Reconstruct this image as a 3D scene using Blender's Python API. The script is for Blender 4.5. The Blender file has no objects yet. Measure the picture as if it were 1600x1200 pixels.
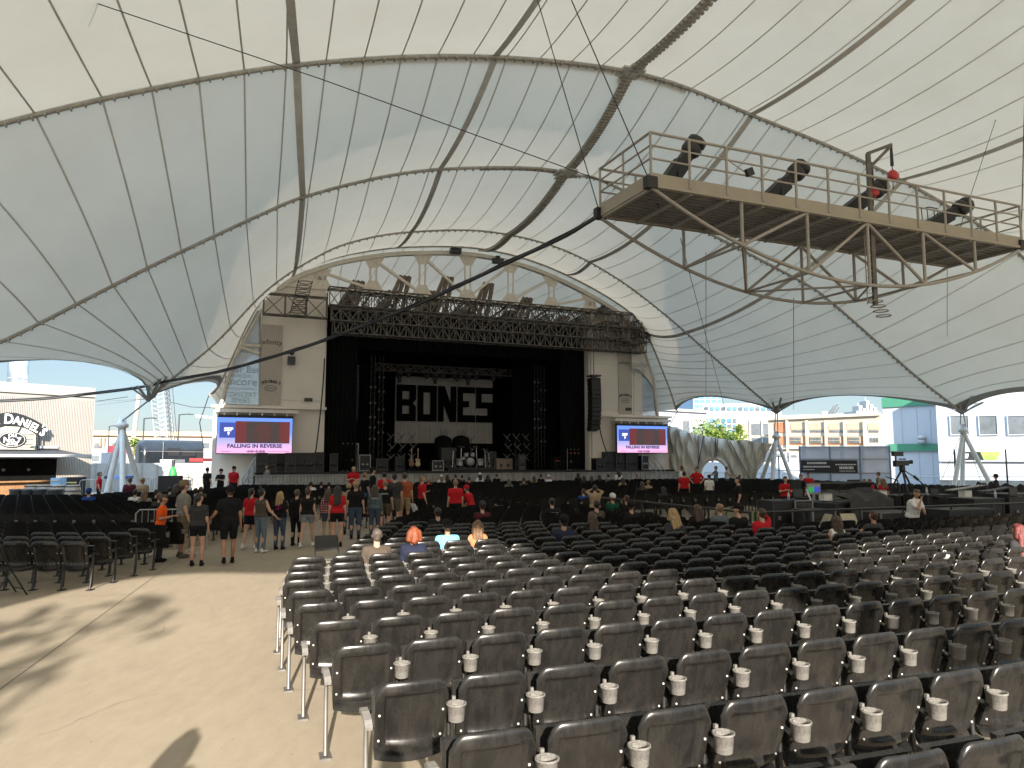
import bpy, bmesh, math, random
import numpy as np
from mathutils import Vector, Matrix
R = math.radians
random.seed(7)
sc = bpy.context.scene
col = sc.collection

# ------------------------------------------------------------ camera
CZ = 2.3
PITCH = math.atan(.1)
cam = bpy.data.cameras.new('camera')
cam.sensor_width = 36; cam.lens = 1150 / 1600 * 36
cam.clip_start = .05; cam.clip_end = 3000
camo = bpy.data.objects.new('camera', cam); col.objects.link(camo)
camo.location = (0, 0, CZ); camo.rotation_euler = (math.pi / 2 + PITCH, 0, 0)
sc.camera = camo

# ------------------------------------------------------------ light
SUN_EL = R(19.8)          # low evening sun behind the camera
SHX, SHY = -math.sin(R(8.7)), math.cos(R(8.7))   # direction shadows fall in
w = bpy.data.worlds.new('World'); sc.world = w; w.use_nodes = True
nt = w.node_tree; bg = nt.nodes['Background']
sky = nt.nodes.new('ShaderNodeTexSky'); sky.sky_type = 'NISHITA'; sky.sun_disc = False
sky.sun_elevation = SUN_EL; sky.sun_rotation = math.atan2(-SHX, -SHY)
sky.air_density = 1.0; sky.dust_density = .6; sky.ozone_density = 1.6
mxw = nt.nodes.new('ShaderNodeMix'); mxw.data_type = 'RGBA'; mxw.inputs[0].default_value = .68     # thin even haze evens out the low-sun sky
mxw.inputs[7].default_value = (2.25, 3.05, 3.85, 1)
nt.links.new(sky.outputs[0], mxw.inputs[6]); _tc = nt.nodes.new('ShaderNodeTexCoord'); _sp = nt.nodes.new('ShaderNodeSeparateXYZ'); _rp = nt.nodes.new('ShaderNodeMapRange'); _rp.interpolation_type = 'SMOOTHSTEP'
_rp.inputs[1].default_value = .18; _rp.inputs[2].default_value = .75; _rp.inputs[3].default_value = 1.0; _rp.inputs[4].default_value = 5.8      # added brightening of the unseen upper sky, to light the roof fabric
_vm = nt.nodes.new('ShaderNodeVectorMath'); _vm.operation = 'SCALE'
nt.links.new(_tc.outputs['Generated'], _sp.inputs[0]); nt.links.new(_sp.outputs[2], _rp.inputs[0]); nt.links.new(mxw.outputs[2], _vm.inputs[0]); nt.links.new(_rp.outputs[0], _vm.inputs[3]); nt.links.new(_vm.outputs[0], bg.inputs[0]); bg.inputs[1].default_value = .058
sl = bpy.data.lights.new('sun', 'SUN'); sl.energy = 4.2; sl.angle = R(.55); sl.color = (1, .90, .78)
so = bpy.data.objects.new('sun', sl); col.objects.link(so)
sd = Vector((SHX * math.cos(SUN_EL), SHY * math.cos(SUN_EL), -math.sin(SUN_EL)))
so.rotation_euler = sd.to_track_quat('-Z', 'Y').to_euler(); so.location = (10, -60, 40)
sc.view_settings.view_transform = 'Standard'; sc.view_settings.look = 'None'
sc.view_settings.exposure = 1.68; sc.view_settings.gamma = 1.0
sc.cycles.max_bounces = 6; sc.cycles.diffuse_bounces = 4; sc.cycles.transparent_max_bounces = 8
sc.cycles.glossy_bounces = 2; sc.cycles.transmission_bounces = 3
sc.cycles.caustics_reflective = False; sc.cycles.caustics_refractive = False

# ------------------------------------------------------------ frames of reference
AX = R(22.7); CA, SA = math.cos(AX), math.sin(AX)
def L(t, s, z=0.0):                   # pavilion frame: t across, s towards the stage
    return Vector((t * CA - s * SA, t * SA + s * CA, z))
def toL(x, y): return (x * CA + y * SA, -x * SA + y * CA)
CP, SP = math.cos(PITCH), math.sin(PITCH)
def ray(x, y):
    a, b = x - 800, 600 - y
    return (a, 1150 * CP - b * SP, 1150 * SP + b * CP)
def PD(x, y, D):                      # photo pixel at distance D ahead
    r = ray(x, y); k = D / r[1]; return Vector((r[0] * k, D, CZ + r[2] * k))
def PS(x, y, S):                      # photo pixel on the cross plane s = S -> (t, z)
    r = ray(x, y); t, s = toL(r[0], r[1]); k = S / s; return (t * k, CZ + r[2] * k)
def PZ(x, y, z):
    r = ray(x, y); k = (z - CZ) / r[2]; return Vector((r[0] * k, r[1] * k, z))
def PXZ(x, d, z):                     # column x of the photo, distance d, height z
    return Vector(((x - 800) / 1156 * d, d, z))

# ------------------------------------------------------------ materials
_mats = {}
def mat(name, c, rough=.7, metal=0., var=.15, scale=4., bump=0., bscale=60., spec=.5, c2=None, emit=0., detail=5.):
    if name in _mats: return _mats[name]
    m = bpy.data.materials.new(name); m.use_nodes = True; n = m.node_tree; b = n.nodes['Principled BSDF']
    b.inputs['Roughness'].default_value = rough; b.inputs['Metallic'].default_value = metal
    b.inputs['Specular IOR Level'].default_value = spec
    if len(c) == 3: c = (*c, 1)
    tc = n.nodes.new('ShaderNodeTexCoord')
    if var > 0 or c2:
        nz = n.nodes.new('ShaderNodeTexNoise'); nz.inputs['Scale'].default_value = scale; nz.inputs['Detail'].default_value = detail
        nz.inputs['Roughness'].default_value = .65
        n.links.new(tc.outputs['Object'], nz.inputs['Vector'])
        cr = n.nodes.new('ShaderNodeValToRGB'); cr.color_ramp.elements[0].position = .32; cr.color_ramp.elements[1].position = .68
        d = c2 if c2 else tuple(min(1, x * (1 + var)) for x in c[:3])
        cr.color_ramp.elements[0].color = tuple(x * (1 - (var if not c2 else 0)) for x in c[:3]) + (1,)
        cr.color_ramp.elements[1].color = (*d[:3], 1)
        n.links.new(nz.outputs[0], cr.inputs[0]); n.links.new(cr.outputs[0], b.inputs['Base Color'])
    else: b.inputs['Base Color'].default_value = c
    if bump > 0:
        n2 = n.nodes.new('ShaderNodeTexNoise'); n2.inputs['Scale'].default_value = bscale; n2.inputs['Detail'].default_value = 3
        n.links.new(tc.outputs['Object'], n2.inputs['Vector'])
        bp = n.nodes.new('ShaderNodeBump'); bp.inputs['Strength'].default_value = bump; bp.inputs['Distance'].default_value = .02
        n.links.new(n2.outputs[0], bp.inputs['Height']); n.links.new(bp.outputs[0], b.inputs['Normal'])
    if emit > 0:
        b.inputs['Emission Color'].default_value = c; b.inputs['Emission Strength'].default_value = emit
    _mats[name] = m; return m

# ------------------------------------------------------------ mesh builder
class MB:
    def __init__(s): s.v = []; s.f = []; s.m = []; s.s = []
    def add(s, vs, fs, mi=0, sm=False):
        o = len(s.v); s.v.extend(tuple(v) for v in vs)
        for f in fs: s.f.append(tuple(i + o for i in f)); s.m.append(mi); s.s.append(sm)
    def box(s, c, d, ax=None, mi=0):          # centre, full size, ax = (X,Y,Z) unit vectors
        c = Vector(c); X, Y, Z = ax if ax else (Vector((1, 0, 0)), Vector((0, 1, 0)), Vector((0, 0, 1)))
        hx, hy, hz = X * (d[0] / 2), Y * (d[1] / 2), Z * (d[2] / 2)
        vs = [c + hx * i + hy * j + hz * k for k in (-1, 1) for j in (-1, 1) for i in (-1, 1)]
        s.add(vs, [(0, 2, 3, 1), (4, 5, 7, 6), (0, 1, 5, 4), (2, 6, 7, 3), (0, 4, 6, 2), (1, 3, 7, 5)], mi)
    def beam(s, a, b, w=.1, h=None, mi=0, up=None):
        a = Vector(a); b = Vector(b); h = h or w; d = b - a; l = d.length
        if l < 1e-6: return
        Z = d / l; u = up or Vector((0, 0, 1))
        if abs(Z.dot(u)) > .98: u = Vector((0, 1, 0))
        X = Z.cross(u).normalized(); Y = X.cross(Z)
        s.box((a + b) / 2, (w, h, l), (X, Y, Z), mi)
    def tube(s, a, b, r, r2=None, n=8, mi=0, cap=True, sm=True):
        s.path([a, b], [r, r if r2 is None else r2], n, mi, cap, sm)
    def path(s, pts, r, n=8, mi=0, cap=True, sm=True):
        pts = [Vector(p) for p in pts]; k = len(pts)
        rs = r if isinstance(r, (list, tuple)) else [r] * k
        vs = []; px = None
        for i, p in enumerate(pts):
            d = (pts[min(i + 1, k - 1)] - pts[max(i - 1, 0)])
            if d.length < 1e-9: d = Vector((0, 0, 1))
            d.normalize()
            if px is None:
                u = Vector((0, 0, 1)) if abs(d.z) < .9 else Vector((1, 0, 0)); px = d.cross(u).normalized()
            else: px = (px - d * px.dot(d)).normalized()
            py = d.cross(px)
            for j in range(n):
                a = 2 * math.pi * j / n; vs.append(p + (px * math.cos(a) + py * math.sin(a)) * rs[i])
        fs = [(i * n + j, i * n + (j + 1) % n, (i + 1) * n + (j + 1) % n, (i + 1) * n + j) for i in range(k - 1) for j in range(n)]
        s.add(vs, fs, mi, sm)
        if cap:
            s.add(vs[:n], [tuple(range(n - 1, -1, -1))], mi); s.add(vs[-n:], [tuple(range(n))], mi)
    def lathe(s, c, prof, n=16, mi=0, ax=None, sm=True):      # prof = [(r, z)...]
        c = Vector(c); X, Y, Z = ax if ax else (Vector((1, 0, 0)), Vector((0, 1, 0)), Vector((0, 0, 1)))
        vs = [c + (X * math.cos(2 * math.pi * j / n) + Y * math.sin(2 * math.pi * j / n)) * r + Z * z for r, z in prof for j in range(n)]
        k = len(prof)
        s.add(vs, [(i * n + j, i * n + (j + 1) % n, (i + 1) * n + (j + 1) % n, (i + 1) * n + j) for i in range(k - 1) for j in range(n)], mi, sm)
    def ball(s, c, r, n=10, m=6, mi=0, sc3=(1, 1, 1)):
        c = Vector(c); vs = [c + Vector((0, 0, -r * sc3[2]))]
        for i in range(1, m):
            a = -math.pi / 2 + math.pi * i / m
            for j in range(n):
                b = 2 * math.pi * j / n
                vs.append(c + Vector((math.cos(a) * math.cos(b) * r * sc3[0], math.cos(a) * math.sin(b) * r * sc3[1], math.sin(a) * r * sc3[2])))
        vs.append(c + Vector((0, 0, r * sc3[2]))); T = len(vs) - 1
        fs = [(0, 1 + (j + 1) % n, 1 + j) for j in range(n)]
        fs += [(1 + (i - 1) * n + j, 1 + (i - 1) * n + (j + 1) % n, 1 + i * n + (j + 1) % n, 1 + i * n + j) for i in range(1, m - 1) for j in range(n)]
        fs += [(T, 1 + (m - 2) * n + j, 1 + (m - 2) * n + (j + 1) % n) for j in range(n)]
        s.add(vs, fs, mi, True)
    def grid(s, P, mi=0, sm=True):            # P[i][j] points
        n, m = len(P), len(P[0])
        s.add([p for row in P for p in row], [(i * m + j, i * m + j + 1, (i + 1) * m + j + 1, (i + 1) * m + j) for i in range(n - 1) for j in range(m - 1)], mi, sm)
    def poly(s, pts, th, nrm, mi=0):          # planar outline with thickness
        pts = [Vector(p) for p in pts]; nrm = Vector(nrm).normalized() * th; n = len(pts)
        vs = pts + [p + nrm for p in pts]
        s.add(vs, [tuple(range(n - 1, -1, -1)), tuple(range(n, 2 * n))] + [(i, (i + 1) % n, n + (i + 1) % n, n + i) for i in range(n)], mi)
    def mesh(s, name, mats, M=None):
        me = bpy.data.meshes.new(name)
        v = s.v
        if M is not None: v = [tuple(M @ Vector(p)) for p in v]
        me.from_pydata(v, [], s.f)
        for m in (mats if isinstance(mats, (list, tuple)) else [mats]): me.materials.append(m)
        if s.f:
            me.polygons.foreach_set('material_index', s.m); me.polygons.foreach_set('use_smooth', s.s)
        me.update(); return me
    def build(s, name, mats, parent=None, label=None, cat=None, group=None, kind=None):
        M = XF[parent.name].inverted() if parent is not None and parent.name in XF else None
        o = bpy.data.objects.new(name, s.mesh(name, mats, M)); col.objects.link(o)
        if parent is not None:
            o.parent = parent
            if parent.name in XF: XF[o.name] = XF[parent.name]
        if label: o['label'] = label
        if cat: o['category'] = cat
        if group: o['group'] = group
        if kind: o['kind'] = kind
        return o
XF = {}
def thing(name, label, cat, loc=(0, 0, 0), rz=0., group=None):
    o = bpy.data.objects.new(name, None); col.objects.link(o); o.location = loc; o.rotation_euler = (0, 0, rz)
    o.empty_display_size = .2
    XF[o.name] = Matrix.Translation(Vector(loc)) @ Matrix.Rotation(rz, 4, 'Z')
    o['label'] = label; o['category'] = cat
    if group: o['group'] = group
    return o
def copy_tree(o, parent=None):
    c = o.copy(); col.objects.link(c); c.parent = parent
    for ch in KIDS(o): copy_tree(ch, c)
    return c
_kids = {}
def KIDS(o):
    return [c for c in o.children]
def text_mesh(txt, size, mats, origin, X, Y, ext=.01, align='CENTER', name='lettering', parent=None, xs=1.0, bold=0.):
    cu = bpy.data.curves.new('t', 'FONT'); cu.body = txt; cu.size = size; cu.align_x = align; cu.extrude = ext; cu.offset = bold
    cu.resolution_u = 3; cu.space_character = 1.02
    o = bpy.data.objects.new('t', cu); me = bpy.data.meshes.new_from_object(o); bpy.data.objects.remove(o); bpy.data.curves.remove(cu)
    X = Vector(X).normalized(); Y = Vector(Y).normalized(); Z = X.cross(Y)
    M = Matrix((X, Y, Z)).transposed().to_4x4(); M = Matrix.Translation(Vector(origin)) @ M @ Matrix.Diagonal((xs, 1, 1, 1))
    mb = MB(); mb.add([M @ v.co for v in me.vertices], [tuple(p.vertices) for p in me.polygons]); bpy.data.meshes.remove(me)
    if parent is None: return mb
    return mb.build(name, mats, parent)
XL, YL, ZL = L(1, 0), L(0, 1), Vector((0, 0, 1)); AXL = (XL, YL, ZL)

# ------------------------------------------------------------ ground
def concrete():
    m = bpy.data.materials.new('concrete'); m.use_nodes = True; n = m.node_tree; b = n.nodes['Principled BSDF']; lk = n.links.new
    tc = n.nodes.new('ShaderNodeTexCoord')
    def noise(scale, det, x=1):
        mp = n.nodes.new('ShaderNodeMapping'); mp.inputs['Scale'].default_value = (1, x, 1); mp.inputs['Rotation'].default_value = (0, 0, .5)
        z = n.nodes.new('ShaderNodeTexNoise'); z.inputs['Scale'].default_value = scale; z.inputs['Detail'].default_value = det; z.inputs['Roughness'].default_value = .7
        lk(tc.outputs['Object'], mp.inputs[0]); lk(mp.outputs[0], z.inputs['Vector']); return z
    a, b2, c = noise(.5, 6), noise(7, 9, .3), noise(120, 2)
    r1 = n.nodes.new('ShaderNodeValToRGB'); r1.color_ramp.elements[0].position = .3; r1.color_ramp.elements[1].position = .7
    r1.color_ramp.elements[0].color = (.31, .265, .20, 1); r1.color_ramp.elements[1].color = (.36, .31, .235, 1); lk(a.outputs[0], r1.inputs[0])
    r2 = n.nodes.new('ShaderNodeValToRGB'); r2.color_ramp.elements[0].position = .33; r2.color_ramp.elements[1].position = .62
    r2.color_ramp.elements[0].color = (.88, .87, .86, 1); r2.color_ramp.elements[1].color = (1, 1, 1, 1); lk(b2.outputs[0], r2.inputs[0])
    r3 = n.nodes.new('ShaderNodeValToRGB'); r3.color_ramp.elements[0].position = .25; r3.color_ramp.elements[1].position = .42
    r3.color_ramp.elements[0].color = (.7, .68, .66, 1); r3.color_ramp.elements[1].color = (1, 1, 1, 1); lk(c.outputs[0], r3.inputs[0])
    def mul(x, y):
        k = n.nodes.new('ShaderNodeMix'); k.data_type = 'RGBA'; k.blend_type = 'MULTIPLY'; k.inputs[0].default_value = 1
        lk(x, k.inputs[6]); lk(y, k.inputs[7]); return k.outputs[2]
    lk(mul(mul(r1.outputs[0], r2.outputs[0]), r3.outputs[0]), b.inputs['Base Color']); b.inputs['Roughness'].default_value = .85
    bp = n.nodes.new('ShaderNodeBump'); bp.inputs['Strength'].default_value = .18; bp.inputs['Distance'].default_value = .02
    lk(b2.outputs[0], bp.inputs['Height']); lk(bp.outputs[0], b.inputs['Normal']); return m
MCON = concrete()
def sheet(name, pts, z, m, kind='structure'):
    mb = MB(); mb.add([(p[0], p[1], z) for p in pts], [tuple(range(len(pts)))]); return mb.build(name, m, kind=kind)
MASPH = mat('asphalt', (.16, .16, .165), .9, var=.2, scale=2, bump=.3)
g = sheet('ground', [(-1500, -1500), (1500, -1500), (1500, 1500), (-1500, 1500)], -.02, MASPH)
cc = [L(-16, -25), L(52, -25), L(52, 72), L(-16, 72)]
sheet('pavement', cc, 0, MCON)
# saw-cut joints in the slab
mj = MB(); MJ = mat('joint_dark', (.13, .11, .09), .9, var=.2)
def strip(mb, a, b, w, z):
    a = Vector((a[0], a[1], z)); b = Vector((b[0], b[1], z)); d = (b - a).normalized(); q = Vector((-d.y, d.x, 0)) * w / 2
    mb.add([a - q, b - q, b + q, a + q], [(0, 1, 2, 3)])
a_, b_ = PZ(0, 1077, 0), PZ(240, 902, 0)
dj = (b_ - a_).normalized(); nj = Vector((dj.y, -dj.x, 0))
strip(mj, a_ - dj * 9, b_ + dj * 22, .012, .004)
for k in range(-1, 4):
    c0 = PZ(62, 1035, 0) + dj * (k * 4.5 - 0.2); strip(mj, c0 - nj * (6 if k != 1 else 3), c0 + nj * .02, .007, .0042)
mbr = MB(); mbr.box(L(6, -1.5, .3), (14, 2.6, .6), AXL); mbr.build('terrace', MCON, kind='structure')
rk = random.Random(4)
for cx, cy, n_, an in ((120, 1000, 16, .5), (330, 960, 12, 2.2), (60, 1150, 14, 1.1), (400, 1080, 10, .2)):
    p = PZ(cx, cy, 0); q = Vector((math.cos(an), math.sin(an), 0))
    for k in range(n_):
        an += rk.uniform(-.45, .45); r2_ = p + Vector((math.cos(an), math.sin(an), 0)) * rk.uniform(.06, .14); strip(mj, p, r2_, rk.uniform(.002, .0045), .0046 + .0001 * k); p = r2_
for k in range(12):
    p = PZ(rk.uniform(-20, 470), rk.uniform(915, 1190), 0); r_ = rk.uniform(.004, .009); mj.add([(p.x + r_ * math.cos(a) * 1.3, p.y + r_ * math.sin(a), .006) for a in [i * math.pi / 4 for i in range(8)]], [tuple(range(8))])
mj.build('pavement_joints', MJ, kind='structure')
# ------------------------------------------------------------ tensile roof
def crm(pts, n):                       # smooth resample by arc length
    P = [Vector(p) for p in pts]; out = []
    for i in range(len(P) - 1):
        p0, p1, p2, p3 = P[max(i - 1, 0)], P[i], P[i + 1], P[min(i + 2, len(P) - 1)]
        for k in range(24):
            f = k / 24
            out.append(.5 * ((2 * p1) + (p2 - p0) * f + (2 * p0 - 5 * p1 + 4 * p2 - p3) * f * f + (3 * p1 - p0 - 3 * p2 + p3) * f ** 3))
    out.append(P[-1]); ln = [0]
    for a, b in zip(out, out[1:]): ln.append(ln[-1] + (b - a).length)
    res = []; j = 0
    for i in range(n):
        d = ln[-1] * i / (n - 1)
        while j < len(ln) - 2 and ln[j + 1] < d: j += 1
        f = (d - ln[j]) / max(1e-9, ln[j + 1] - ln[j]); res.append(out[j].lerp(out[j + 1], min(1, max(0, f))))
    return res
NU = 145
SDD, SC_, SB_, SA_ = 47.2, 39.3, 31.0, 24.5
def arch(S, px, pre=(), post=()):
    pts = [(t, S, z) for t, z in pre] + [(PS(x, y, S)[0], S, PS(x, y, S)[1]) for x, y in px] + [(t, S, z) for t, z in post]
    return crm(pts, NU)
AD = arch(SDD, [(327, 616), (345, 595), (400, 480), (450, 430), (500, 408), (560, 393), (640, 384), (750, 387), (850, 413), (950, 463), (1003, 508), (1040, 590), (1057, 640)])
AC = arch(SC_, [(232, 618), (280, 580), (340, 530), (420, 448), (500, 396), (560, 373), (640, 360), (760, 359), (870, 384), (960, 430), (1040, 490), (1120, 560), (1213, 641)])
AB = arch(SB_, [(0, 530), (160, 450), (260, 400), (410, 330), (480, 302), (600, 272), (700, 260), (830, 259), (900, 270), (970, 292), (1240, 430), (1300, 470), (1380, 540), (1440, 592), (1503, 641)], pre=[(-9.4, 5.2)])
AA = arch(SA_, [(0, 188), (230, 135), (460, 97), (700, 83), (900, 95), (1040, 122), (1180, 178), (1330, 240), (1470, 312), (1600, 400)], pre=[(-15, 5.2), (-11, 9.2)], post=[(44, 9), (47.5, 5.2)])
AZ = crm([(-17, 14, 5.2), (-12, 14, 9.2), (-5, 14, 13), (2, 14, 16), (9, 14, 17.8), (16.5, 14, 18.6), (24, 14, 18), (31, 14, 15.8), (38, 14, 12.4), (44, 14, 9), (49, 14, 5.2)], NU)
# rear edge: its scallops are what lets the low sun in
RE = [(-17, -4, 5.0), (-13, -4, 7.0), (-10, -4, 6.4), (-8.2, -4.3, 5.2), (-7.3, -4, 6.5), (-6.4, -3.9, 7.35), (-5, -3.8, 7.5), (-3.4, -3.9, 7.3), (-2.2, -4, 7.3), (-.3, -4, 7.3), (.8, -4, 7.15), (1.5, -4, 6.15), (2.7, -4, 5.4), (3.8, -4.2, 4.9), (5.2, -4, 5.5), (8, -4, 6.1), (12, -4, 6.5), (16, -4, 6.4), (20, -4, 5.9), (24, -4.2, 5), (29, -4, 6.3), (34, -4.2, 5), (40, -4, 6.3), (49, -4, 5)]
AR = crm(RE, NU)
AE = crm([(1, 66, 6), (3, 66, 10.5), (7, 66, 13.4), (12, 66, 15.2), (17, 66, 15.8), (22, 66, 15.2), (27, 66, 13.2), (31, 66, 10.5), (33, 66, 6)], NU)
def near_u(P, S, x, y):
    t, z = PS(x, y, S); k = min(range(NU), key=lambda i: (P[i].x - t) ** 2 + (P[i].z - z) ** 2); return k / (NU - 1)
def remap(P, ctl):                     # ctl: (seam coordinate, present fraction) pairs; slide the points so that seams meet the arches where they should
    c = sorted([(0., 0.)] + ctl + [(1., 1.)]); out = []
    for i in range(NU):
        w_ = i / (NU - 1)
        for (w0, u0), (w1, u1) in zip(c, c[1:]):
            if w0 <= w_ <= w1: u_ = u0 + (u1 - u0) * (w_ - w0) / max(1e-9, w1 - w0); break
        x_ = u_ * (NU - 1); k = min(NU - 2, int(x_)); out.append(P[k].lerp(P[k + 1], x_ - k))
    return out
cA = [(near_u(AB, SB_, *b), near_u(AA, SA_, *a)) for a, b in (((105, 160), (202, 428)), ((262, 128), (309, 374)), ((402, 103), (406, 332)), ((582, 89), (542, 285)), ((990, 112), (880, 266)), ((1178, 178), (1040, 330)), ((1410, 280), (1240, 430)))]
AA = remap(AA, cA); AZ = remap(AZ, cA)
cC = [(near_u(AB, SB_, *b), near_u(AC, SC_, *a)) for a, b in (((270, 585), (202, 428)), ((340, 530), (309, 374)), ((410, 458), (406, 332)), ((640, 360), (690, 262)), ((795, 362), (880, 266)), ((925, 409), (1040, 330)), ((1075, 520), (1240, 430)))]
AC = remap(AC, cC)
cD = [(near_u(AC, SC_, *a), near_u(AD, SDD, *b)) for a, b in (((340, 530), (365, 560)), ((440, 430), (452, 428)), ((640, 360), (615, 387)), ((795, 362), (752, 387)), ((925, 409), (880, 428)), ((1075, 520), (1010, 520)))]
AD0 = AD; AD = remap(AD, cD)
ROWS = [AR, AZ, AA, AB, AC, AD, AE]; NV = 14
SAG = [1.2, .45, .4, .4, .35, .6]
def surf(bay, u, f):
    A0, B0 = ROWS[bay], ROWS[bay + 1]; x = u * (NU - 1); i = min(NU - 2, int(x)); g = x - i
    p = A0[i].lerp(A0[i + 1], g).lerp(B0[i].lerp(B0[i + 1], g), f)
    q = 4 * f * (1 - f)
    if bay == 0: e = 0
    else: e = max(math.exp(-u / .05), math.exp(-(1 - u) / .05))
    sg = SAG[bay] * q * math.sin(math.pi * min(1, max(0, u))) ** .6
    side = 1 if u < .5 else -1
    dt = e * q * (1.7 if side > 0 else 1.3) * side; dz = e * q * (1.1 if side > 0 else .95)
    if bay in (5,): dt *= .1; dz *= .1
    return Vector((p.x + dt, p.y, p.z - sg + dz))
def SW(bay, u, f, off=0.0):
    p = surf(bay, u, f); return L(p.x, p.y, p.z - off)
def fabric():
    m = bpy.data.materials.new('tent_fabric'); m.use_nodes = True; n = m.node_tree; lk = n.links.new
    n.nodes.remove(n.nodes['Principled BSDF']); out = n.nodes['Material Output']
    d = n.nodes.new('ShaderNodeBsdfDiffuse'); t = n.nodes.new('ShaderNodeBsdfTranslucent'); mx = n.nodes.new('ShaderNodeMixShader')
    tc = n.nodes.new('ShaderNodeTexCoord'); nz = n.nodes.new('ShaderNodeTexNoise'); nz.inputs['Scale'].default_value = .35; nz.inputs['Detail'].default_value = 8; nz.inputs['Roughness'].default_value = .6
    lk(tc.outputs['Object'], nz.inputs['Vector'])
    for sh, c0, c1 in ((d, (.80, .785, .72, 1), (.86, .845, .78, 1)), (t, (.80, .70, .545, 1), (.87, .77, .61, 1))):
        r = n.nodes.new('ShaderNodeValToRGB'); r.color_ramp.elements[0].position = .3; r.color_ramp.elements[1].position = .7
        r.color_ramp.elements[0].color = c0; r.color_ramp.elements[1].color = c1; lk(nz.outputs[0], r.inputs[0]); lk(r.outputs[0], sh.inputs[0])
    mx.inputs[0].default_value = .145; lk(d.outputs[0], mx.inputs[1]); lk(t.outputs[0], mx.inputs[2]); w2 = n.nodes.new('ShaderNodeTexNoise'); w2.inputs['Scale'].default_value = .9; w2.inputs['Detail'].default_value = 4; lk(tc.outputs['Object'], w2.inputs['Vector'])
    bp = n.nodes.new('ShaderNodeBump'); bp.inputs['Strength'].default_value = .35; bp.inputs['Distance'].default_value = .12; lk(w2.outputs[0], bp.inputs['Height']); lk(bp.outputs[0], d.inputs['Normal'])
    lk(mx.outputs[0], out.inputs[0]); return m
MFAB = fabric()
MSEAM = mat('seam_grey', (.60, .585, .54), .8, var=.1, scale=2); MBAND = mat('seam_band', (.56, .545, .50), .8, var=.1, scale=2)
MCABLE = mat('arch_cable_dark', (.36, .335, .29), .6, var=.2); MBLK = mat('black_rubber', (.018, .018, .018), .5, var=.3)
tent = thing('tent_roof', 'white tensile fabric canopy with dark seams and arched cables over the whole seating area', 'tent roof', L(16.8, 40, 0))
mb = MB()
for bay in range(6):
    mb.grid([[SW(bay, j / (NU - 1), i / NV) for j in range(NU)] for i in range(NV + 1)])
mb.build('canopy', MFAB, tent)
def ribbon(mb, fpos, w, off=.03, n=12):
    # fpos: list of (bay, u, f); ribbon widened along u
    a = [];
    for bay, u, f in fpos:
        p = SW(bay, u, f, off); e = 1e-3
        q = SW(bay, min(1, u + e), f, off) - SW(bay, max(0, u - e), f, off)
        q = q.normalized() * (w / 2); a.append([p - q, p + q])
    mb.grid(a)
NP = 41
mb = MB()
for bay in range(6):
    for k in range(1, NP):
        ribbon(mb, [(bay, k / NP, i / NV) for i in range(NV + 1)], .06 if bay < 3 else .05)
mb.build('seams', MSEAM, tent)
def u_of(bay_row, x, y, S):
    t, z = PS(x, y, S); P = ROWS[bay_row]; k = min(range(NU), key=lambda i: (P[i].x - t) ** 2 + (P[i].z - z) ** 2); return k / (NU - 1)
def band(us, w, m, name, off=.05, rod=None):
    # us: {row: u}; rows 1..5 = Z A B C D
    ks = sorted(us); mb = MB(); pos = []
    for r0, r1 in zip(ks, ks[1:]):
        for i in range(NV + 1):
            f = i / NV; pos.append((r0, us[r0] * (1 - f) + us[r1] * f, f))
    ribbon(mb, pos, w * .8, off)
    return mb.build(name, m, tent), pos
uA = lambda x, y: u_of(2, x, y, SA_); uB = lambda x, y: u_of(3, x, y, SB_); uC = lambda x, y: u_of(4, x, y, SC_); uD = lambda x, y: u_of(5, x, y, SDD)
for c in [((465, 97), (478, 300), (462, 420), (452, 430)), ((780, 88), (690, 262), (640, 360), (615, 387)), ((1178, 178), (1040, 330), (925, 408), (880, 428)), ((1410, 280), (1240, 430), (1075, 520), (1010, 520))]:
    ua, ub, uc, ud = uA(*c[0]), uB(*c[1]), uC(*c[2]), uD(*c[3])
    band({1: ua + (ua - ub) * .9, 2: ua, 3: ub, 4: uc, 5: ud}, .34, MBAND, 'seam_band')
ua, ub, uc, ud = uA(990, 112), uB(880, 265), uC(795, 362), uD(752, 387)
_, pos = band({1: ua + (ua - ub) * .9, 2: ua, 3: ub, 4: uc, 5: ud}, .5, MBAND, 'ridge_band')
mb = MB()
for k, (bay, u, f) in enumerate(pos[:-1]):
    p = SW(bay, u, f, .16); b2, u2, f2 = pos[k + 1]; q = SW(b2, u2, f2, .16)
    if (q - p).length < .01: continue
    mb.tube(p, q, .07, n=6)
    for j in range(3): mb.box(p.lerp(q, j / 3), (.42, .12, .1), AXL)
mb.build('ridge_cable', MCABLE, tent)
for row, r, off in ((1, .08, .1), (2, .075, .12), (3, .07, .12), (4, .055, .1), (5, .07, .08)):
    mb = MB(); P = [L(p.x, p.y, p.z - off) for p in ROWS[row]]; mb.path(P, r, 6)
    tot = 0
    for a, b in zip(P, P[1:]):
        n = max(1, int((b - a).length / .34))
        if row in (2, 3): 
            for j in range(n): mb.box(a.lerp(b, j / n) - Vector((0, 0, .07)), (.05, .2, .09), AXL)
        elif row == 4:
            for j in range(n): mb.box(a.lerp(b, j / n) - Vector((0, 0, .05)), (.06, .2, .08), AXL)
    mb.build('arch_cable', MCABLE, tent)
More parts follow.
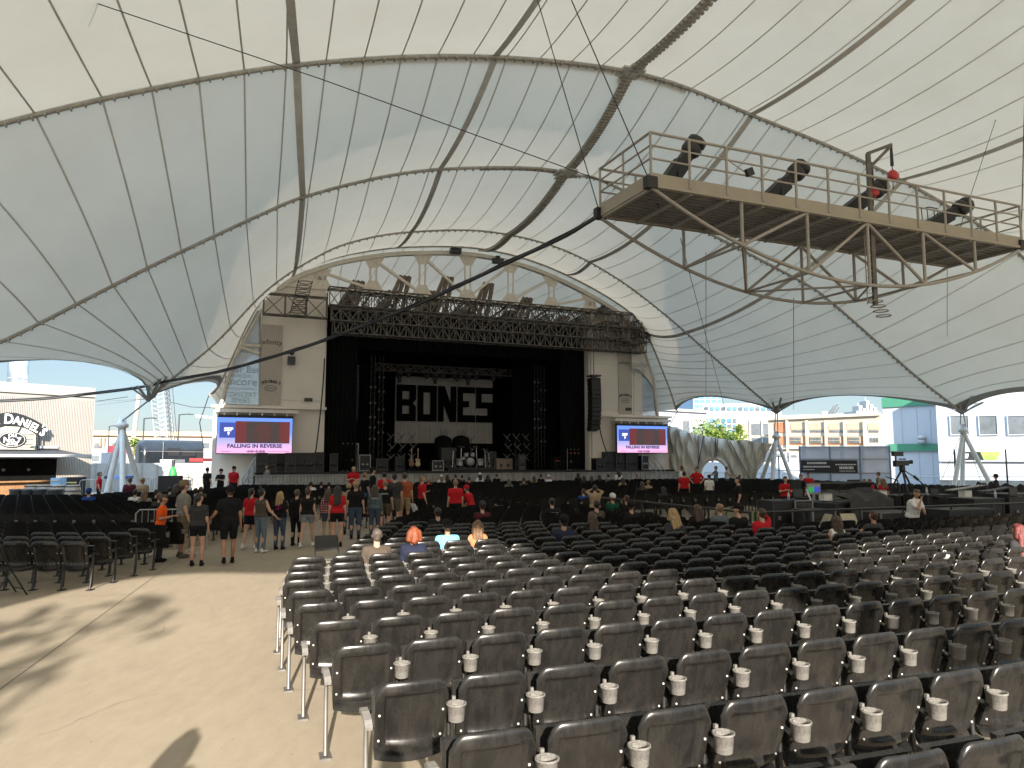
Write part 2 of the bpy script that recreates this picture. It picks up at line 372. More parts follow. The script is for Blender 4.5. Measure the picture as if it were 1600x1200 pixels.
# reinforcing strips beside the ridge on the two nearest arches
for row, ul, ur in ((2, uA(540, 88), uA(1076, 137)), (3, uB(755, 258), uB(905, 272))):
    mb = MB(); P = ROWS[row]; i0, i1 = int(ul * (NU - 1)), int(ur * (NU - 1))
    mb.grid([[L(P[i].x, P[i].y + dy, P[i].z - .06 - abs(dy) * .15) for i in range(i0, i1 + 1)] for dy in (-.05, .38)], sm=False)
    mb.build('reinforcing_strip', MBAND, tent)
    P0 = P[int((ua if row == 2 else ub) * (NU - 1))]
    mb = MB(); mb.box(L(P0.x, P0.y, P0.z - .16), (1.0, .8, .08), AXL); mb.box(L(P0.x, P0.y, P0.z - .19), (.6, 1.4, .08), AXL); mb.build('clamp_plate', MBAND, tent)
# edge hems (thick grey border of the scallops)
MHEM = mat('hem_grey', (.30, .30, .285), .8, var=.08)
for side in (0, 1):
    mb = MB()
    for bay in range(1, 5):
        pts = [SW(bay, side, i / 24) for i in range(25)]
        mb.path(pts, .05, 6)
        inn = [SW(bay, .012 if side == 0 else .988, i / 24, .02) for i in range(25)]
        mb.grid([[p - Vector((0, 0, .02)) for p in pts], inn])
    mb.build('edge_hem', MHEM, tent)
mb = MB(); mb.path([L(p.x, p.y, p.z) for p in AR], .06, 6); mb.build('edge_hem', MHEM, tent)
# scalloped cones where the roof meets each mast
MWST = mat('white_steel', (.62, .63, .62), .45, var=.08); MGST = mat('galvanised_steel', (.35, .35, .34), .45, .6, var=.15)
def mast(t, s, z, apex_px, D, label, feet):
    c = L(t, s, z); th = thing('tent_mast', label, 'mast', (c.x, c.y, 0), 0, 'masts at the edges of the tent roof')
    # membrane plate: shallow dish with radial arms under it
    mb = MB(); d = (L(16.8, s + 1) - L(t, s)).normalized()
    X = Vector((-d.y, d.x, 0))
    n = 20
    rim = [c + X * (math.cos(2 * math.pi * k / n) * 1.35) + d * (math.sin(2 * math.pi * k / n) * .8) + Vector((0, 0, .5 + .62 * max(0, math.sin(2 * math.pi * k / n)))) for k in range(n)]
    mid = [c + (p - c) * .35 + Vector((0, 0, -.0)) for p in rim]
    mid = [Vector((p.x, p.y, c.z + .12)) for p in mid]
    mb.grid([[*rim, rim[0]], [r.lerp(c, .04) + Vector((0, 0, .05)) for r in (*rim, rim[0])]])
    for k in range(0, n, 2):
        a, b = rim[k], mid[k]; mb.beam(a, b, .14, .03); mb.beam(b, c - Vector((0, 0, .15)), .1, .04)
    mb.grid([[*mid, mid[0]], [c - Vector((0, 0, .15))] * (n + 1)])
    mb.build('mast_cone', MHEM, th)
    ap = PD(*apex_px, D); mb = MB()
    for q in (-.18, .18): mb.tube(c - Vector((0, 0, .1)) + X * q * .5, ap + X * q + Vector((0, 0, .2)), .035, n=6)
    mb.build('tie_rod', MGST, th)
    mb = MB(); mb.lathe(ap, [(.0, .35), (.16, .35), (.2, .1), (.28, .05), (.28, -.1), (.17, -.15), (.17, -.45), (.0, -.45)], 12); mb.build('mast_head', MWST, th)
    for (fx, fD) in feet:
        f = PXZ(fx, fD, 0); mb = MB(); mb.tube(ap - Vector((0, 0, .15)), f, .12, .14, 12); mb.box(f + Vector((0, 0, .03)), (.6, .6, .06)); mb.build('mast_leg', MWST, th)
    return c, ap
pC0, pC1, pB1 = AC[0], AC[-1], AB[-1]
mL, aL = mast(pC0.x, pC0.y, pC0.z - .15, (191, 664), 35.6, 'white tripod mast under the roof corner beside the corrugated bar building', [(166, 35.2), (230, 37.0), (196, 34)])
mR, aR = mast(pC1.x, pC1.y, pC1.z - .1, (1213, 682), 50.4, 'slim white tripod mast between the draped tarp wall and mesh fence', [(1182, 51.5), (1242, 50.2), (1203, 49)])
mQ, aQ = mast(pB1.x, pB1.y, pB1.z - .1, (1505, 672), 45.2, 'white tripod mast standing before the pale blue building with windows', [(1485, 44.8), (1553, 45.0), (1500, 47)])
# guy cables from the masts back to the ground and off the stage tip
mb = MB()
for a, x1, y1, D, lb in ((aL, 165, 745, 36, 'left mast to the barricades'), (aL, 155, 760, 35, 'left mast to the seats'), (aR, 1190, 750, 50, 'middle mast beside the tarp'), (aQ, 1470, 752, 44, 'right mast leaning left'), (aQ, 1533, 752, 46, 'right mast leaning right'), (mL, 140, 628, 60, 'left roof cone back to the bar building, upper'), (mL, 143, 634, 60, 'left roof cone back to the bar building, lower')):
    mb = MB(); mb.tube(a, PD(x1, y1, D), .018, n=5); mb.build('stay_cable', MGST, label='thin steel stay from the ' + lb, cat='cable')
# rear masts (behind the photographer, they carry the rear edge)
for k, (t, z) in enumerate(((3.8, 4.9), (-8.2, 5.2), (24, 5), (34, 5))):
    c = L(t, -4.2); th = thing('tent_mast', 'white pole mast carrying the rear edge of the roof, number apart by its place', 'mast', (c.x, c.y, 0), 0, 'masts of the rear roof edge')
    th['label'] = 'white pole mast under the rear roof edge, %s behind the camera' % ('nearest', 'leftmost', 'second to the right', 'rightmost')[k]
    mb = MB(); mb.tube(L(t, -4.2, 0), L(t, -4.2, z), .12, n=10); mb.build('mast_leg', MWST, th)
    mb = MB(); mb.lathe(L(t, -4.2, z - .3), [(.1, 0), (.5, .25), (1.1, .75)], 14); mb.build('mast_cone', MHEM, th)
# ------------------------------------------------------------ stage house
MCREAM = mat('cream_panel', (.74, .67, .585), .75, var=.05, scale=.6); MCREAM2 = mat('cream_steel', (.68, .62, .52), .6, var=.08)
MSTRIP = mat('taupe_banner', (.46, .41, .35), .8, var=.05); MWHT = mat('white_paint', (.39, .39, .38), .6, var=.06)
MBLACK = mat('black_drape', (.006, .006, .006), .95, var=.3, scale=3, spec=.1); MBLK2 = mat('black_case', (.010, .010, .011), .55, var=.3)
MTRUSS = mat('truss_metal', (.12, .108, .094), .55, .4, var=.25); MBROWN = mat('brown_steel', (.23, .175, .125), .7, var=.2)
MLOGO = mat('logo_black', (.02, .02, .02), .7, var=0); MALU = mat('case_edge_aluminium', (.26, .26, .255), .45, .6, var=.1)
MGREYT = mat('dark_grey_gear', (.032, .032, .034), .5, var=.3); MDECK = mat('stage_deck_black', (.012, .012, .012), .6, var=.3, scale=8)
def zD(t):                              # height of the stage arch at t
    for a, b in zip(AD, AD[1:]):
        if a.x <= t <= b.x or b.x <= t <= a.x: return a.z + (b.z - a.z) * (t - a.x) / max(1e-6, b.x - a.x)
    return AD[0].z
house = thing('stage_house', 'big stage building with cream side walls, white arched roof truss and black opening', 'stage', L(16.8, 52))
def wallpoly(mb, pts, s=48.0, th=.3, mi=0): mb.poly([L(t, s, z) for t, z in pts], th, YL, mi)
for sd, o, i_, lo in ((0, 3.1, 7.0, .5), (1, 30.9, 26.5, 33.2)):
    mb = MB(); n = 7
    top = [(o + (i_ - o) * k / n) for k in range(n + 1)]
    pts = [(o, 5.4)] + [(t, min(zD(t) - .25, 15.2) if sd == 0 else min(zD(t) - .2, 13.1)) for t in top] + [(i_, 5.4)]
    if sd == 1: pts = pts[::-1]
    wallpoly(mb, pts); 
    a, b = min(lo, i_), max(lo, i_)
    wallpoly(mb, [(a, 0), (b, 0), (b, 5.396), (a, 5.396)], 47.97)
    mb.box(L((a + b) / 2, 47.9, 5.4), (b - a + .3, .5, .16), AXL)
    mb.box(L(i_, 50.2, 6.5), (.25, 4, 13), AXL)
    for zz in (9.3, 5.9):
        mb.box(L((o + i_) / 2, 47.985, zz), (abs(i_ - o), .02, .03), AXL, 1)
    mb.build('side_wall', [MCREAM, MSEAM], house)
    # taupe sponsor strip
    c = 3.75 if sd == 0 else 29.35; wd = 1.25 if sd == 0 else 1.15
    mb = MB(); mb.box(L(c, 47.94, 8.1), (wd, .04, 5.0), AXL); st = mb.build('banner_strip', MSTRIP, house)
    text_mesh('xfinity', .46 if sd == 0 else .40, MLOGO, L(c, 47.915, 9.35), XL, ZL, .004, parent=st, xs=1.05)
    for k, ch in enumerate("JACK DANIEL'S"):
        a = (k - 6) / 6; mbx = text_mesh(ch, .24, MLOGO, L(c + a * .5, 47.915, 6.95 - a * a * .1), XL + ZL * (-a * .35), ZL + XL * (a * .35), .004, bold=.006)
        mbx.build('lettering', MLOGO, st)
    mb = MB(); ring = [L(c + .34 * math.cos(q), 47.91, 6.6 + .17 * math.sin(q)) for q in [2 * math.pi * k / 20 for k in range(21)]]; mb.path(ring, .014, 5); mb.build('oval', MLOGO, st)
    text_mesh('Old No.7', .13, MLOGO, L(c, 47.915, 6.56), XL, ZL, .004, parent=st)
    mb = MB()
    mb.box(L(o + (.35 if sd == 0 else -.9) + (2.6 if sd == 0 else -.4), 47.9, 5.95), (.5, .05, .22), AXL)
    if sd == 0:
        p = PS(456, 552, 47.7); mb.lathe(L(p[0], 47.7, p[1] + .1), [(0, .18), (.16, .1), (.18, -.05), (.1, -.2), (0, -.2)], 10); mb.box(L(p[0], 47.8, p[1] - .45), (.45, .3, .5), AXL)
    mb.build('wall_fixture', MGREYT, house)
# arch truss: front one, then four behind it that follow the fabric down
def arch_truss(fun, s, posts, m, w, name, gus=True):
    w *= 1.25
    mb = MB(); t0, t1 = 4.0, 31.2; n = 40
    top = [L(t0 + (t1 - t0) * k / n, s, fun(t0 + (t1 - t0) * k / n)) for k in range(n + 1)]
    if s < 49:
        for a, b in zip(top, top[1:]): mb.beam(a, b, w * 1.6, w * 1.3)
    zb = 13.25 if s < 49 else 12.0
    mb.beam(L(t0, s, zb), L(t1 + .2, s, zb), w * 1.3, w * 1.1)
    if s > 49:
        for t in posts:
            for q, e in ((-2.1, -.5), (-1.5, -.2), (-.7, .1)): mb.beam(L(t + q, s, zb), L(t + e, s + .4, fun(t) - .1), .2, .26)
        return mb.build(name, m, house)
    for k, t in enumerate(posts):
        a, b = L(t, s, zb), L(t, s, fun(t))
        for q in (-.2, .2): mb.beam(a + XL * q, b + XL * q, w * .55, w * .8)
        if gus:
            mb.poly([L(t - .75, s - .06, fun(t)), L(t - .3, s - .06, fun(t) - .8), L(t + .3, s - .06, fun(t) - .8), L(t + .75, s - .06, fun(t))], .05, YL); mb.poly([L(t - .8, s - .06, zb), L(t + .8, s - .06, zb), L(t + .3, s - .06, zb + .8), L(t - .3, s - .06, zb + .8)], .05, YL)
    for k in range(len(posts) - 1):
        ta, tb = posts[k], posts[k + 1]
        if k < 3: mb.beam(L(ta, s, fun(ta) - .2), L(tb, s, zb + .2), w * .8)
        if k >= 3: mb.beam(L(ta, s, zb + .2), L(tb, s, fun(tb) - .2), w * .8)
        if k in (1, 2, 3) and s > 49: mb.beam(L(ta, s, zb + .2), L(tb, s, fun(tb) - .2), w * .6)
    return mb.build(name, m, house)
posts = [PS(x, 440, 48)[0] for x in (448, 500, 583, 660, 731, 798, 862, 922, 975)]
arch_truss(lambda t: zD(t) - .32, 48.05, posts[1:], MCREAM2, .17, 'arch_truss')
for s_ in (51.5, 55, 58.5, 62):
    f = (s_ - SDD) / (66 - SDD)
    def fn(t, f=f):
        best = min(range(0, NU, 2), key=lambda i: abs(surf(5, i / (NU - 1), f).x - t)); return surf(5, best / (NU - 1), f).z - .3
    arch_truss(fn, s_, posts[1:], MBROWN, .2, 'arch_truss', False)
mb = MB()
for t in posts[1:]:
    for zz, m_ in ((13.3, .1),): mb.beam(L(t, 48, zz), L(t, 62, 12.1), .12)
for k in range(len(posts) - 2): mb.beam(L(posts[k + 1], 51.5, 12.2), L(posts[k + 2], 55, 13.4), .05); mb.beam(L(posts[k + 1], 55, 14), L(posts[k + 2], 51.5, 12.2), .05)
mb.build('purlins', MBROWN, house)
for x, y in ((712, 392), (778, 408), (942, 485)):
    p = PS(x, y, 47.6); mb = MB(); mb.box(L(p[0], 47.6, p[1]), (.75, .4, .35), AXL); mb.tube(L(p[0] - .15, 47.6, p[1] + .3), L(p[0] + .15, 47.6, p[1] + .3), .1, n=8)
    mb.build('loudspeaker_box', MGREYT, house)
# black box of the stage
mb = MB()
mb.box(L(16.8, 60, 6.3), (24, .2, 12), AXL); mb.box(L(6.9, 54.2, 6.3), (.15, 11.4, 12), AXL); mb.box(L(26.7, 54.2, 6.3), (.15, 11.4, 12), AXL)
mb.box(L(16.8, 54.6, 12.35), (20, 11, .1), AXL)
mb.build('black_walls', MBLACK, house)
def drape(t0, t1, z0, z1, s, name='stage_drape', amp=.1, wl=.28, m=None):
    n = max(4, int((t1 - t0) / (wl / 5))); P = []
    for zz in (z0, z1):
        P.append([L(t0 + (t1 - t0) * k / n, s + amp * math.sin((t0 + (t1 - t0) * k / n) * 2 * math.pi / wl + math.sin(k * .13)) * (1 if zz < z1 - 1 else .7), zz) for k in range(n + 1)])
    mb = MB(); mb.grid(P); return mb.build(name, m or MDRP, house)
MDRP = mat('drape_fold_black', (.003, .003, .0033), .95, var=.3, scale=2, spec=.2)
drape(7.1, 9.3, 1.42, 12, 48.9); drape(24.3, 26.5, 1.42, 12, 48.9); drape(9, 25, 1.42, 11, 59.2); drape(7.2, 11.5, 1.42, 11, 53.5); drape(22.4, 26.4, 1.42, 11, 53.5)
drape(7.1, 26.5, 9.6, 12.1, 49.6, amp=.08)
mb = MB(); mb.box(L(18, 53.6, .7), (30.2, 13.0, 1.38), AXL)
mb.build('deck', MDECK, house)
MSK = mat('skirt_grey', (.27, .265, .25), .7, var=.25, scale=1.5)
mb = MB(); n = 150
for k in range(n):
    t = 2.9 + 30.3 * k / n; mb.box(L(t + .1, 46.35 + (.03 if k % 2 else 0), .62), (.185, .06, 1.22), AXL)
mb.box(L(18.05, 46.33, 1.25), (30.4, .14, .05), AXL)
mb.build('skirt', MSK, house)
# clear corner glazing with the printed scrims, left and right
MSCR = bpy.data.materials.new('scrim_print'); MSCR.use_nodes = True
_n = MSCR.node_tree; _b = _n.nodes['Principled BSDF']; _b.inputs['Base Color'].default_value = (.55, .62, .70, 1); _b.inputs['Roughness'].default_value = .8
_tr = _n.nodes.new('ShaderNodeBsdfTransparent'); _tl = _n.nodes.new('ShaderNodeBsdfTranslucent'); _tl.inputs[0].default_value = (.7, .76, .82, 1)
_m1 = _n.nodes.new('ShaderNodeMixShader'); _m2 = _n.nodes.new('ShaderNodeMixShader'); _m1.inputs[0].default_value = .5; _m2.inputs[0].default_value = .45
_n.links.new(_b.outputs[0], _m1.inputs[1]); _n.links.new(_tl.outputs[0], _m1.inputs[2]); _n.links.new(_m1.outputs[0], _m2.inputs[1]); _n.links.new(_tr.outputs[0], _m2.inputs[2]); _n.links.new(_m2.outputs[0], _n.nodes['Material Output'].inputs[0])
MSLT = mat('scrim_letter', (.36, .41, .47), .8, var=0)
for sd, px in ((0, [(349, 632), (354, 600), (367, 560), (384, 520), (402, 487), (406, 487), (406, 634)]), (1, [(989, 652), (989, 578), (997, 578), (1010, 592), (1021, 606), (1024, 640), (1026, 653)])):
    S0 = 48.1; P2 = [PS(x, y, S0) for x, y in px]
    th = thing('corner_scrim', ('tall pale blue printed scrim in the white frame beside the left stage wall' if sd == 0 else 'short pale blue printed scrim in the frame beside the right stage wall'), 'banner', L(P2[0][0], S0, 0))
    mb = MB(); mb.poly([L(t, S0, z) for t, z in P2][::(1 if sd else -1)], .01, YL); mb.build('scrim', MSCR, th)
    mb = MB(); pp = [L(t, S0 - .05, z) for t, z in P2]
    for a, b in zip(pp, pp[1:] + pp[:1]): mb.beam(a, b, .12, .1)
    mb.build('frame', MWHT, th)
    cx = (376, 1006)[sd]
    for txt, y, sz in ((('Leader', 541, .62), ('Bank', 551, .5), ('Leader Bank', 582, .62), ('PAVILION', 590, .3), ('Encore', 602, .72), ('BOSTON HARBOR', 609, .2), ('CONCERT', 620, .42), ('SERIES', 629, .42)), (('Leader', 572, .5), ('Leader Bank', 606, .42), ('Encore', 624, .5), ('CONCERT', 637, .3), ('SERIES', 645, .3)))[sd]:
        if sd == 1 and txt == 'Leader': continue
        p = PS(cx + (8 if (sd == 0 and y < 560) else 0), y, S0); text_mesh(txt, sz, MSLT, L(p[0], S0 - .03, p[1]), XL, ZL, .003, parent=th, xs=.92 if sd == 0 else .8)
    if sd == 0:
        a, b = PS(366, 539, 47.9), PS(407, 541, 47.9); mb = MB(); mb.tube(L(a[0], 47.9, a[1]), L(b[0], 47.9, b[1]), .12, n=8)
        b = PS(405, 553, 47.9); mb.tube(L(a[0], 47.9, a[1]), L(b[0], 47.9, b[1]), .12, n=8); mb.build('outrigger', MCREAM2, th)
    else:
        p = PS(1001, 573, 47.4); text_mesh('Leader', .62, MSLT, L(p[0], 47.6, p[1]), XL, ZL, .003, parent=th); p = PS(1001, 582, 47.4); text_mesh('Bank', .55, MSLT, L(p[0], 47.6, p[1]), XL, ZL, .003, parent=th)
        mb = MB(); q = [PS(x, y, 47.75) for x, y in ((987, 548), (1003, 540), (1016, 585), (1022, 606), (1009, 588), (997, 577), (987, 577))]; mb.poly([L(t, 47.75, z) for t, z in q], .03, YL); mb.build('upper_flap', MCREAM, th)
# slim outer posts of the glazed corners
for sd, a, b in ((0, (341, 640), (409, 484)), (1, (1029, 655), (1003, 535))):
    mb = MB(); p, q = PS(*a, 47.9), PS(*b, 47.9); mid = ((p[0] * .5 + q[0] * .5) + (-.35 if sd == 0 else .35), (p[1] + q[1]) / 2)
    mb.path([L(p[0], 47.9, p[1] - .3), L(mid[0], 47.9, mid[1]), L(q[0], 47.9, q[1])], .1, 8); mb.build('corner_post', MCREAM2, house)
# ------------------------------------------------------------ trusses in the rig
def truss(a, b, up=1.0, wd=.7, step=.9, name='box_truss', label=None, r=.045, sag=0):
    a, b = Vector(a), Vector(b); d = (b - a); l = d.length; d /= l; side = d.cross(ZL).normalized() * wd / 2; n = max(2, int(l / step)); mb = MB()
    crn = [side, -side, -side - ZL * up, side - ZL * up]
    for c in crn: mb.tube(a + c, b + c, r, n=5)
    for k in range(n + 1):
        p = a + d * (l * k / n); q = a + d * (l * min(n, k + 1) / n)
        for i in range(4): mb.beam(p + crn[i], p + crn[(i + 1) % 4], r * 1.2)
        if k < n:
            for i in range(4): 
                x, y = (p + crn[i], q + crn[(i + 1) % 4]) if (k + i) % 2 else (q + crn[i], p + crn[(i + 1) % 4]); mb.beam(x, y, r * 1.1)
    return mb.build(name, MTRUSS, None, label, 'truss', 'lattice trusses of the stage rig')
truss(L(7, 46.9, 13.05), L(30.9, 46.9, 13.05), 1.15, .8, .8, label='long lattice truss across the top of the stage opening, frontmost of the rig')
truss(L(7.2, 46.9, 11.7), L(30.8, 46.9, 11.7), .75, .5, .55, label='shallow lattice truss slung directly below the frontmost long truss')
truss(L(7.4, 47.3, 11.0), L(30.6, 47.3, 11.0), .8, .9, .42, label='dense lattice truss slung lowest across the stage opening')
truss(L(8.4, 48.1, 13.1), L(30.2, 48.1, 13.1), 1.0, .8, .55, label='lattice truss tucked close behind the frontmost long truss')
truss(L(3.1, 46.9, 12.35), L(6.9, 46.9, 12.35), 1.3, .5, 1.1, label='short lattice truss crossing the cream wall left of the opening')
for k, (s_, z_, t0, t1) in enumerate(((48.6, 12.2, 7.4, 26.4), (50, 11.6, 7.6, 26.3), (51.6, 11.5, 8, 26), (53.3, 11.2, 8, 26))):
    truss(L(t0, s_, z_), L(t1, s_, z_), .9, .7, .75, label='lattice truss inside the stage roof, %s row behind the opening' % ('first', 'second', 'third', 'fourth')[k])
for k, t in enumerate((8.3, 11.2, 14.1, 17, 19.9, 22.8, 25.4)):
    truss(L(t, 47.4, 12.6), L(t, 55, 12.1), .8, .55, .8, label='%s cross truss from the left running back into the stage roof' % ('first', 'second', 'third', 'fourth', 'fifth', 'sixth', 'seventh')[k])
for k, (t, z_) in enumerate(((27.6, 12.3), (29.4, 12.0), (30.6, 12.6))):
    truss(L(t, 46.3, z_), L(t, 48, z_), 1.2, 1.3, .5, label='%s short truss bay in front of the right stage wall' % ('first', 'second', 'third')[k])
# caged ladder / hoop bay seen on the left small truss
th = thing('cage_ladder', 'round caged ladder hanging beside the short left truss', 'ladder', L(5.2, 46.5, 0)); mb = MB()
for k in range(9):
    c = L(5.0 + k * .06, 46.5, 11.0 + k * .27); ring = [c + XL * (.42 * math.cos(q)) + YL * (.42 * math.sin(q)) for q in [2 * math.pi * i / 12 for i in range(13)]]; mb.path(ring, .03, 4)
mb.build('hoops', MTRUSS, th); mb = MB()
for q in (-.42, .42): mb.tube(L(5.0 + q, 46.5, 10.9), L(5.5 + q, 46.5, 13.3), .03, n=5)
mb.build('rails', MTRUSS, th)

# ------------------------------------------------------------ banner with big letters
MBAN = mat('banner_white', (.36, .345, .32), .9, var=.06, scale=1.2); MINK = mat('banner_ink', (.004, .004, .004), .95, var=0, spec=.05)
ban = thing('backdrop_banner', 'large white backdrop banner with huge black block letters at the back of the stage', 'banner', L(17, 56.2, 0))
(tb0, zb1), (tb1, _), (_, zb0) = PS(618, 587, 56.2), PS(770, 591, 56.2), PS(618, 692, 56.2)
n = 90; mb = MB()
mb.grid([[L(tb0 + (tb1 - tb0) * k / n, 56.2 + .05 * math.sin(k * 1.9) * (1 - z_) ** .5 + .02 * math.sin(k * .7), zb0 + (zb1 - zb0) * z_) for k in range(n + 1)] for z_ in (0, .25, .5, .75, 1)])
mb.build('cloth', MBAN, ban)
def rct(x0, y0, x1, y1): return [(x0, y0), (x1, y0), (x1, y1), (x0, y1)]
G = {'B': [rct(0, 0, .3, 1), rct(.3, .82, .66, 1), rct(.3, .42, .66, .6), rct(.3, 0, .66, .2), [(.66, 0), (1, 0), (1, .4), (.84, .5), (.66, .5)], [(.66, .5), (.84, .5), (1, .6), (1, 1), (.66, 1)]],
     'O': [rct(0, 0, .31, 1), rct(.66, 0, 1, 1), rct(.31, .8, .66, 1), rct(.31, 0, .66, .2)],
     'N': [rct(0, 0, .31, 1), rct(.68, 0, 1, 1), [(.31, 1), (.31, .47), (.65, 0), (.68, 0), (.68, .53), (.36, 1)]],
     'E': [rct(0, 0, .31, 1), rct(.31, .82, 1, 1), rct(.31, .42, .65, .6), rct(.31, 0, 1, .2)],
     'S': [rct(0, .4, .33, 1), rct(.33, .82, 1, 1), rct(.33, .4, .67, .58), rct(.67, 0, 1, .58), rct(0, 0, .67, .2)]}
for ch, x0, x1 in (('B', 145, 350), ('O', 365, 572), ('N', 585, 785), ('E', 798, 995), ('S', 1005, 1195)):
    mb = MB()
    for pl in G[ch]:
        mb.poly([L(tb0 + (tb1 - tb0) * ((x0 + (x1 - x0) * x - 135) / 1065), 56.1, zb0 + (zb1 - zb0) * (.325 + .545 * y)) for x, y in pl], .012, -YL)
    mb.build('letter', MINK, ban)
# ------------------------------------------------------------ video screens
def scr_mat(name, c0, c1=None):
    m = bpy.data.materials.new(name); m.use_nodes = True; n = m.node_tree; b = n.nodes['Principled BSDF']; b.inputs['Base Color'].default_value = (.01, .01, .01, 1); b.inputs['Roughness'].default_value = .4
    if c1:
        tc = n.nodes.new('ShaderNodeTexCoord'); sp = n.nodes.new('ShaderNodeSeparateXYZ'); r = n.nodes.new('ShaderNodeValToRGB'); n.links.new(tc.outputs['Generated'], sp.inputs[0]); n.links.new(sp.outputs[2], r.inputs[0])
        r.color_ramp.elements[0].color = (*c1, 1); r.color_ramp.elements[1].color = (*c0, 1); r.color_ramp.elements[0].position = .05; r.color_ramp.elements[1].position = .6
        e = r.color_ramp.elements.new(.28); e.color = (.42, .36, .62, 1)
        n.links.new(r.outputs[0], b.inputs['Emission Color'])
    else: b.inputs['Emission Color'].default_value = (*c0, 1)
    b.inputs['Emission Strength'].default_value = .5; return m
SBG = scr_mat('screen_gradient', (.12, .24, .78), (.85, .38, .62)); SNV = scr_mat('screen_navy', (.035, .06, .30)); SRD = scr_mat('screen_dark_red', (.11, .018, .02)); SDK = scr_mat('screen_dark_grey', (.040, .028, .027))
SWH = scr_mat('screen_white', (.9, .9, 1)); SIN = scr_mat('screen_ink', (.012, .01, .08)); SFC = scr_mat('screen_face', (.066, .024, .022))
def screen(px, lab, S=47.2):
    (t0, z1), (t1, _), (_, z0) = PS(px[0], px[1], S), PS(px[2], px[3], S), PS(px[0], px[4], S)
    w_, h_ = t1 - t0, z1 - z0
    th = thing('video_screen', lab, 'screen', L((t0 + t1) / 2, S, 0), 0, 'video screens on both sides of the stage')
    P = lambda x, y, o=0: L(t0 + w_ * x, S - .1 - o, z0 + h_ * y)
    def panel(name, x0, y0, x1, y1, o, m): 
        mb = MB(); mb.poly([P(x0, y0, o), P(x1, y0, o), P(x1, y1, o), P(x0, y1, o)], .004, -YL); return mb.build(name, m, th)
    mb = MB(); mb.box(L((t0 + t1) / 2, S, (z0 + z1) / 2), (w_ + .06, .18, h_ + .1), AXL); mb.box(L((t0 + t1) / 2, S, z1 + .1), (w_ + .1, .25, .14), AXL); mb.build('cabinet', MBLK2, th)
    mb = MB(); mb.box(L((t0 + t1) / 2 + .1, S + .2, z1 + .42), (w_ + .5, .7, .2), AXL)
    for k in range(6): mb.box(L(t0 + w_ * (k + .5) / 6, S - .05, z1 + .24), (.06, .2, .2), AXL)
    mb.build('top_beam', MCREAM, th)
    panel('picture', 0, 0, 1, 1, 0, SBG); panel('date_box', .03, .43, .27, .86, .01, SNV)
    panel('film_still', .235, .28, .965, .9, .02, SRD); panel('still_centre', .38, .285, .83, .895, .026, SDK)
    mb = MB()
    for cx, cy, rx, ry in ((.60, .58, .115, .27),):
        mb.poly([P(cx + rx * math.cos(q), cy + ry * math.sin(q) * (1.0 if math.sin(q) > 0 else 1.05), .032) for q in [2 * math.pi * k / 28 for k in range(28)]], .003, -YL)
    mb.build('face', SFC, th); mb = MB()
    for cx, cy, rx, ry in ((.555, .65, .03, .018), (.645, .65, .03, .018), (.60, .45, .035, .012), (.60, .55, .008, .07), (.52, .5, .02, .14)):
        mb.poly([P(cx + rx * math.cos(q), cy + ry * math.sin(q), .038) for q in [2 * math.pi * k / 12 for k in range(12)]], .003, -YL)
    mb.build('face_features', SDK, th)
    text_mesh('SEP', h_ * .14, SWH, P(.148, .62, .02), XL, ZL, .003, parent=th, bold=.012, xs=1.15); text_mesh('9', h_ * .12, SWH, P(.148, .51, .02), XL, ZL, .003, parent=th, bold=.012)
    text_mesh('FALLING IN REVERSE', h_ * .145, SIN, P(.5, .155, .01), XL, ZL, .003, parent=th, bold=.012, xs=1.08)
    mb = MB()
    rr = random.Random(3)
    for k in range(14): x = .40 + k * .018; mb.box(P(x, .03 + .02, .012), (w_ * .012, .01, h_ * (.03 + .06 * rr.random())), AXL)
    mb.box(P(.12, .05, .012), (w_ * .12, .01, h_ * .012), AXL); mb.box(P(.82, .05, .012), (w_ * .3, .01, h_ * .01), AXL)
    mb.build('skyline_graphic', SIN, th)
screen((340, 652, 457, 652, 708), 'lit video screen with a film still hanging on the left stage wall')
screen((963, 665, 1041, 667, 707), 'lit video screen with a film still hanging on the right stage wall')
# ------------------------------------------------------------ gear on and over the stage
def case(x0, x1, y0, S, h=None, y1=None, edge=True, lab='', name='road_case', cat='case', m=None, dep=.8):
    t0 = PS(x0, y0, S)[0]; t1 = PS(x1, y0, S)[0]; z1 = PS(x0, y0, S)[1]; z0 = 1.4 if y1 is None else PS(x0, y1, S)[1]
    th = thing(name, lab, cat, L((t0 + t1) / 2, S + dep / 2, z0)); cz, hz = (z0 + z1) / 2, z1 - z0; w_ = t1 - t0
    mb = MB(); mb.box(L((t0 + t1) / 2, S + dep / 2, cz), (w_, dep, hz), AXL); mb.build('body', m or MBLK2, th)
    mb = MB(); e = .05
    for t in (t0, t1): mb.box(L(t, S - .005, cz), (e, e, hz + e), AXL)
    for z in (z0 + e / 2 + .01, z1): mb.box(L((t0 + t1) / 2, S - .008, z), (w_ - e, e, e), AXL)
    mb.build('edging', MALU if edge else MGREYT, th)
    mb = MB()
    for k in (0.3, .7): mb.lathe(L(t0 + w_ * k, S - .02, cz - hz * .1), [(0, 0), (.09, 0), (.11, .03), (0, .03)], 10, ax=(XL, ZL, -YL))
    mb.build('latches', MALU if edge else MGREYT, th); return th
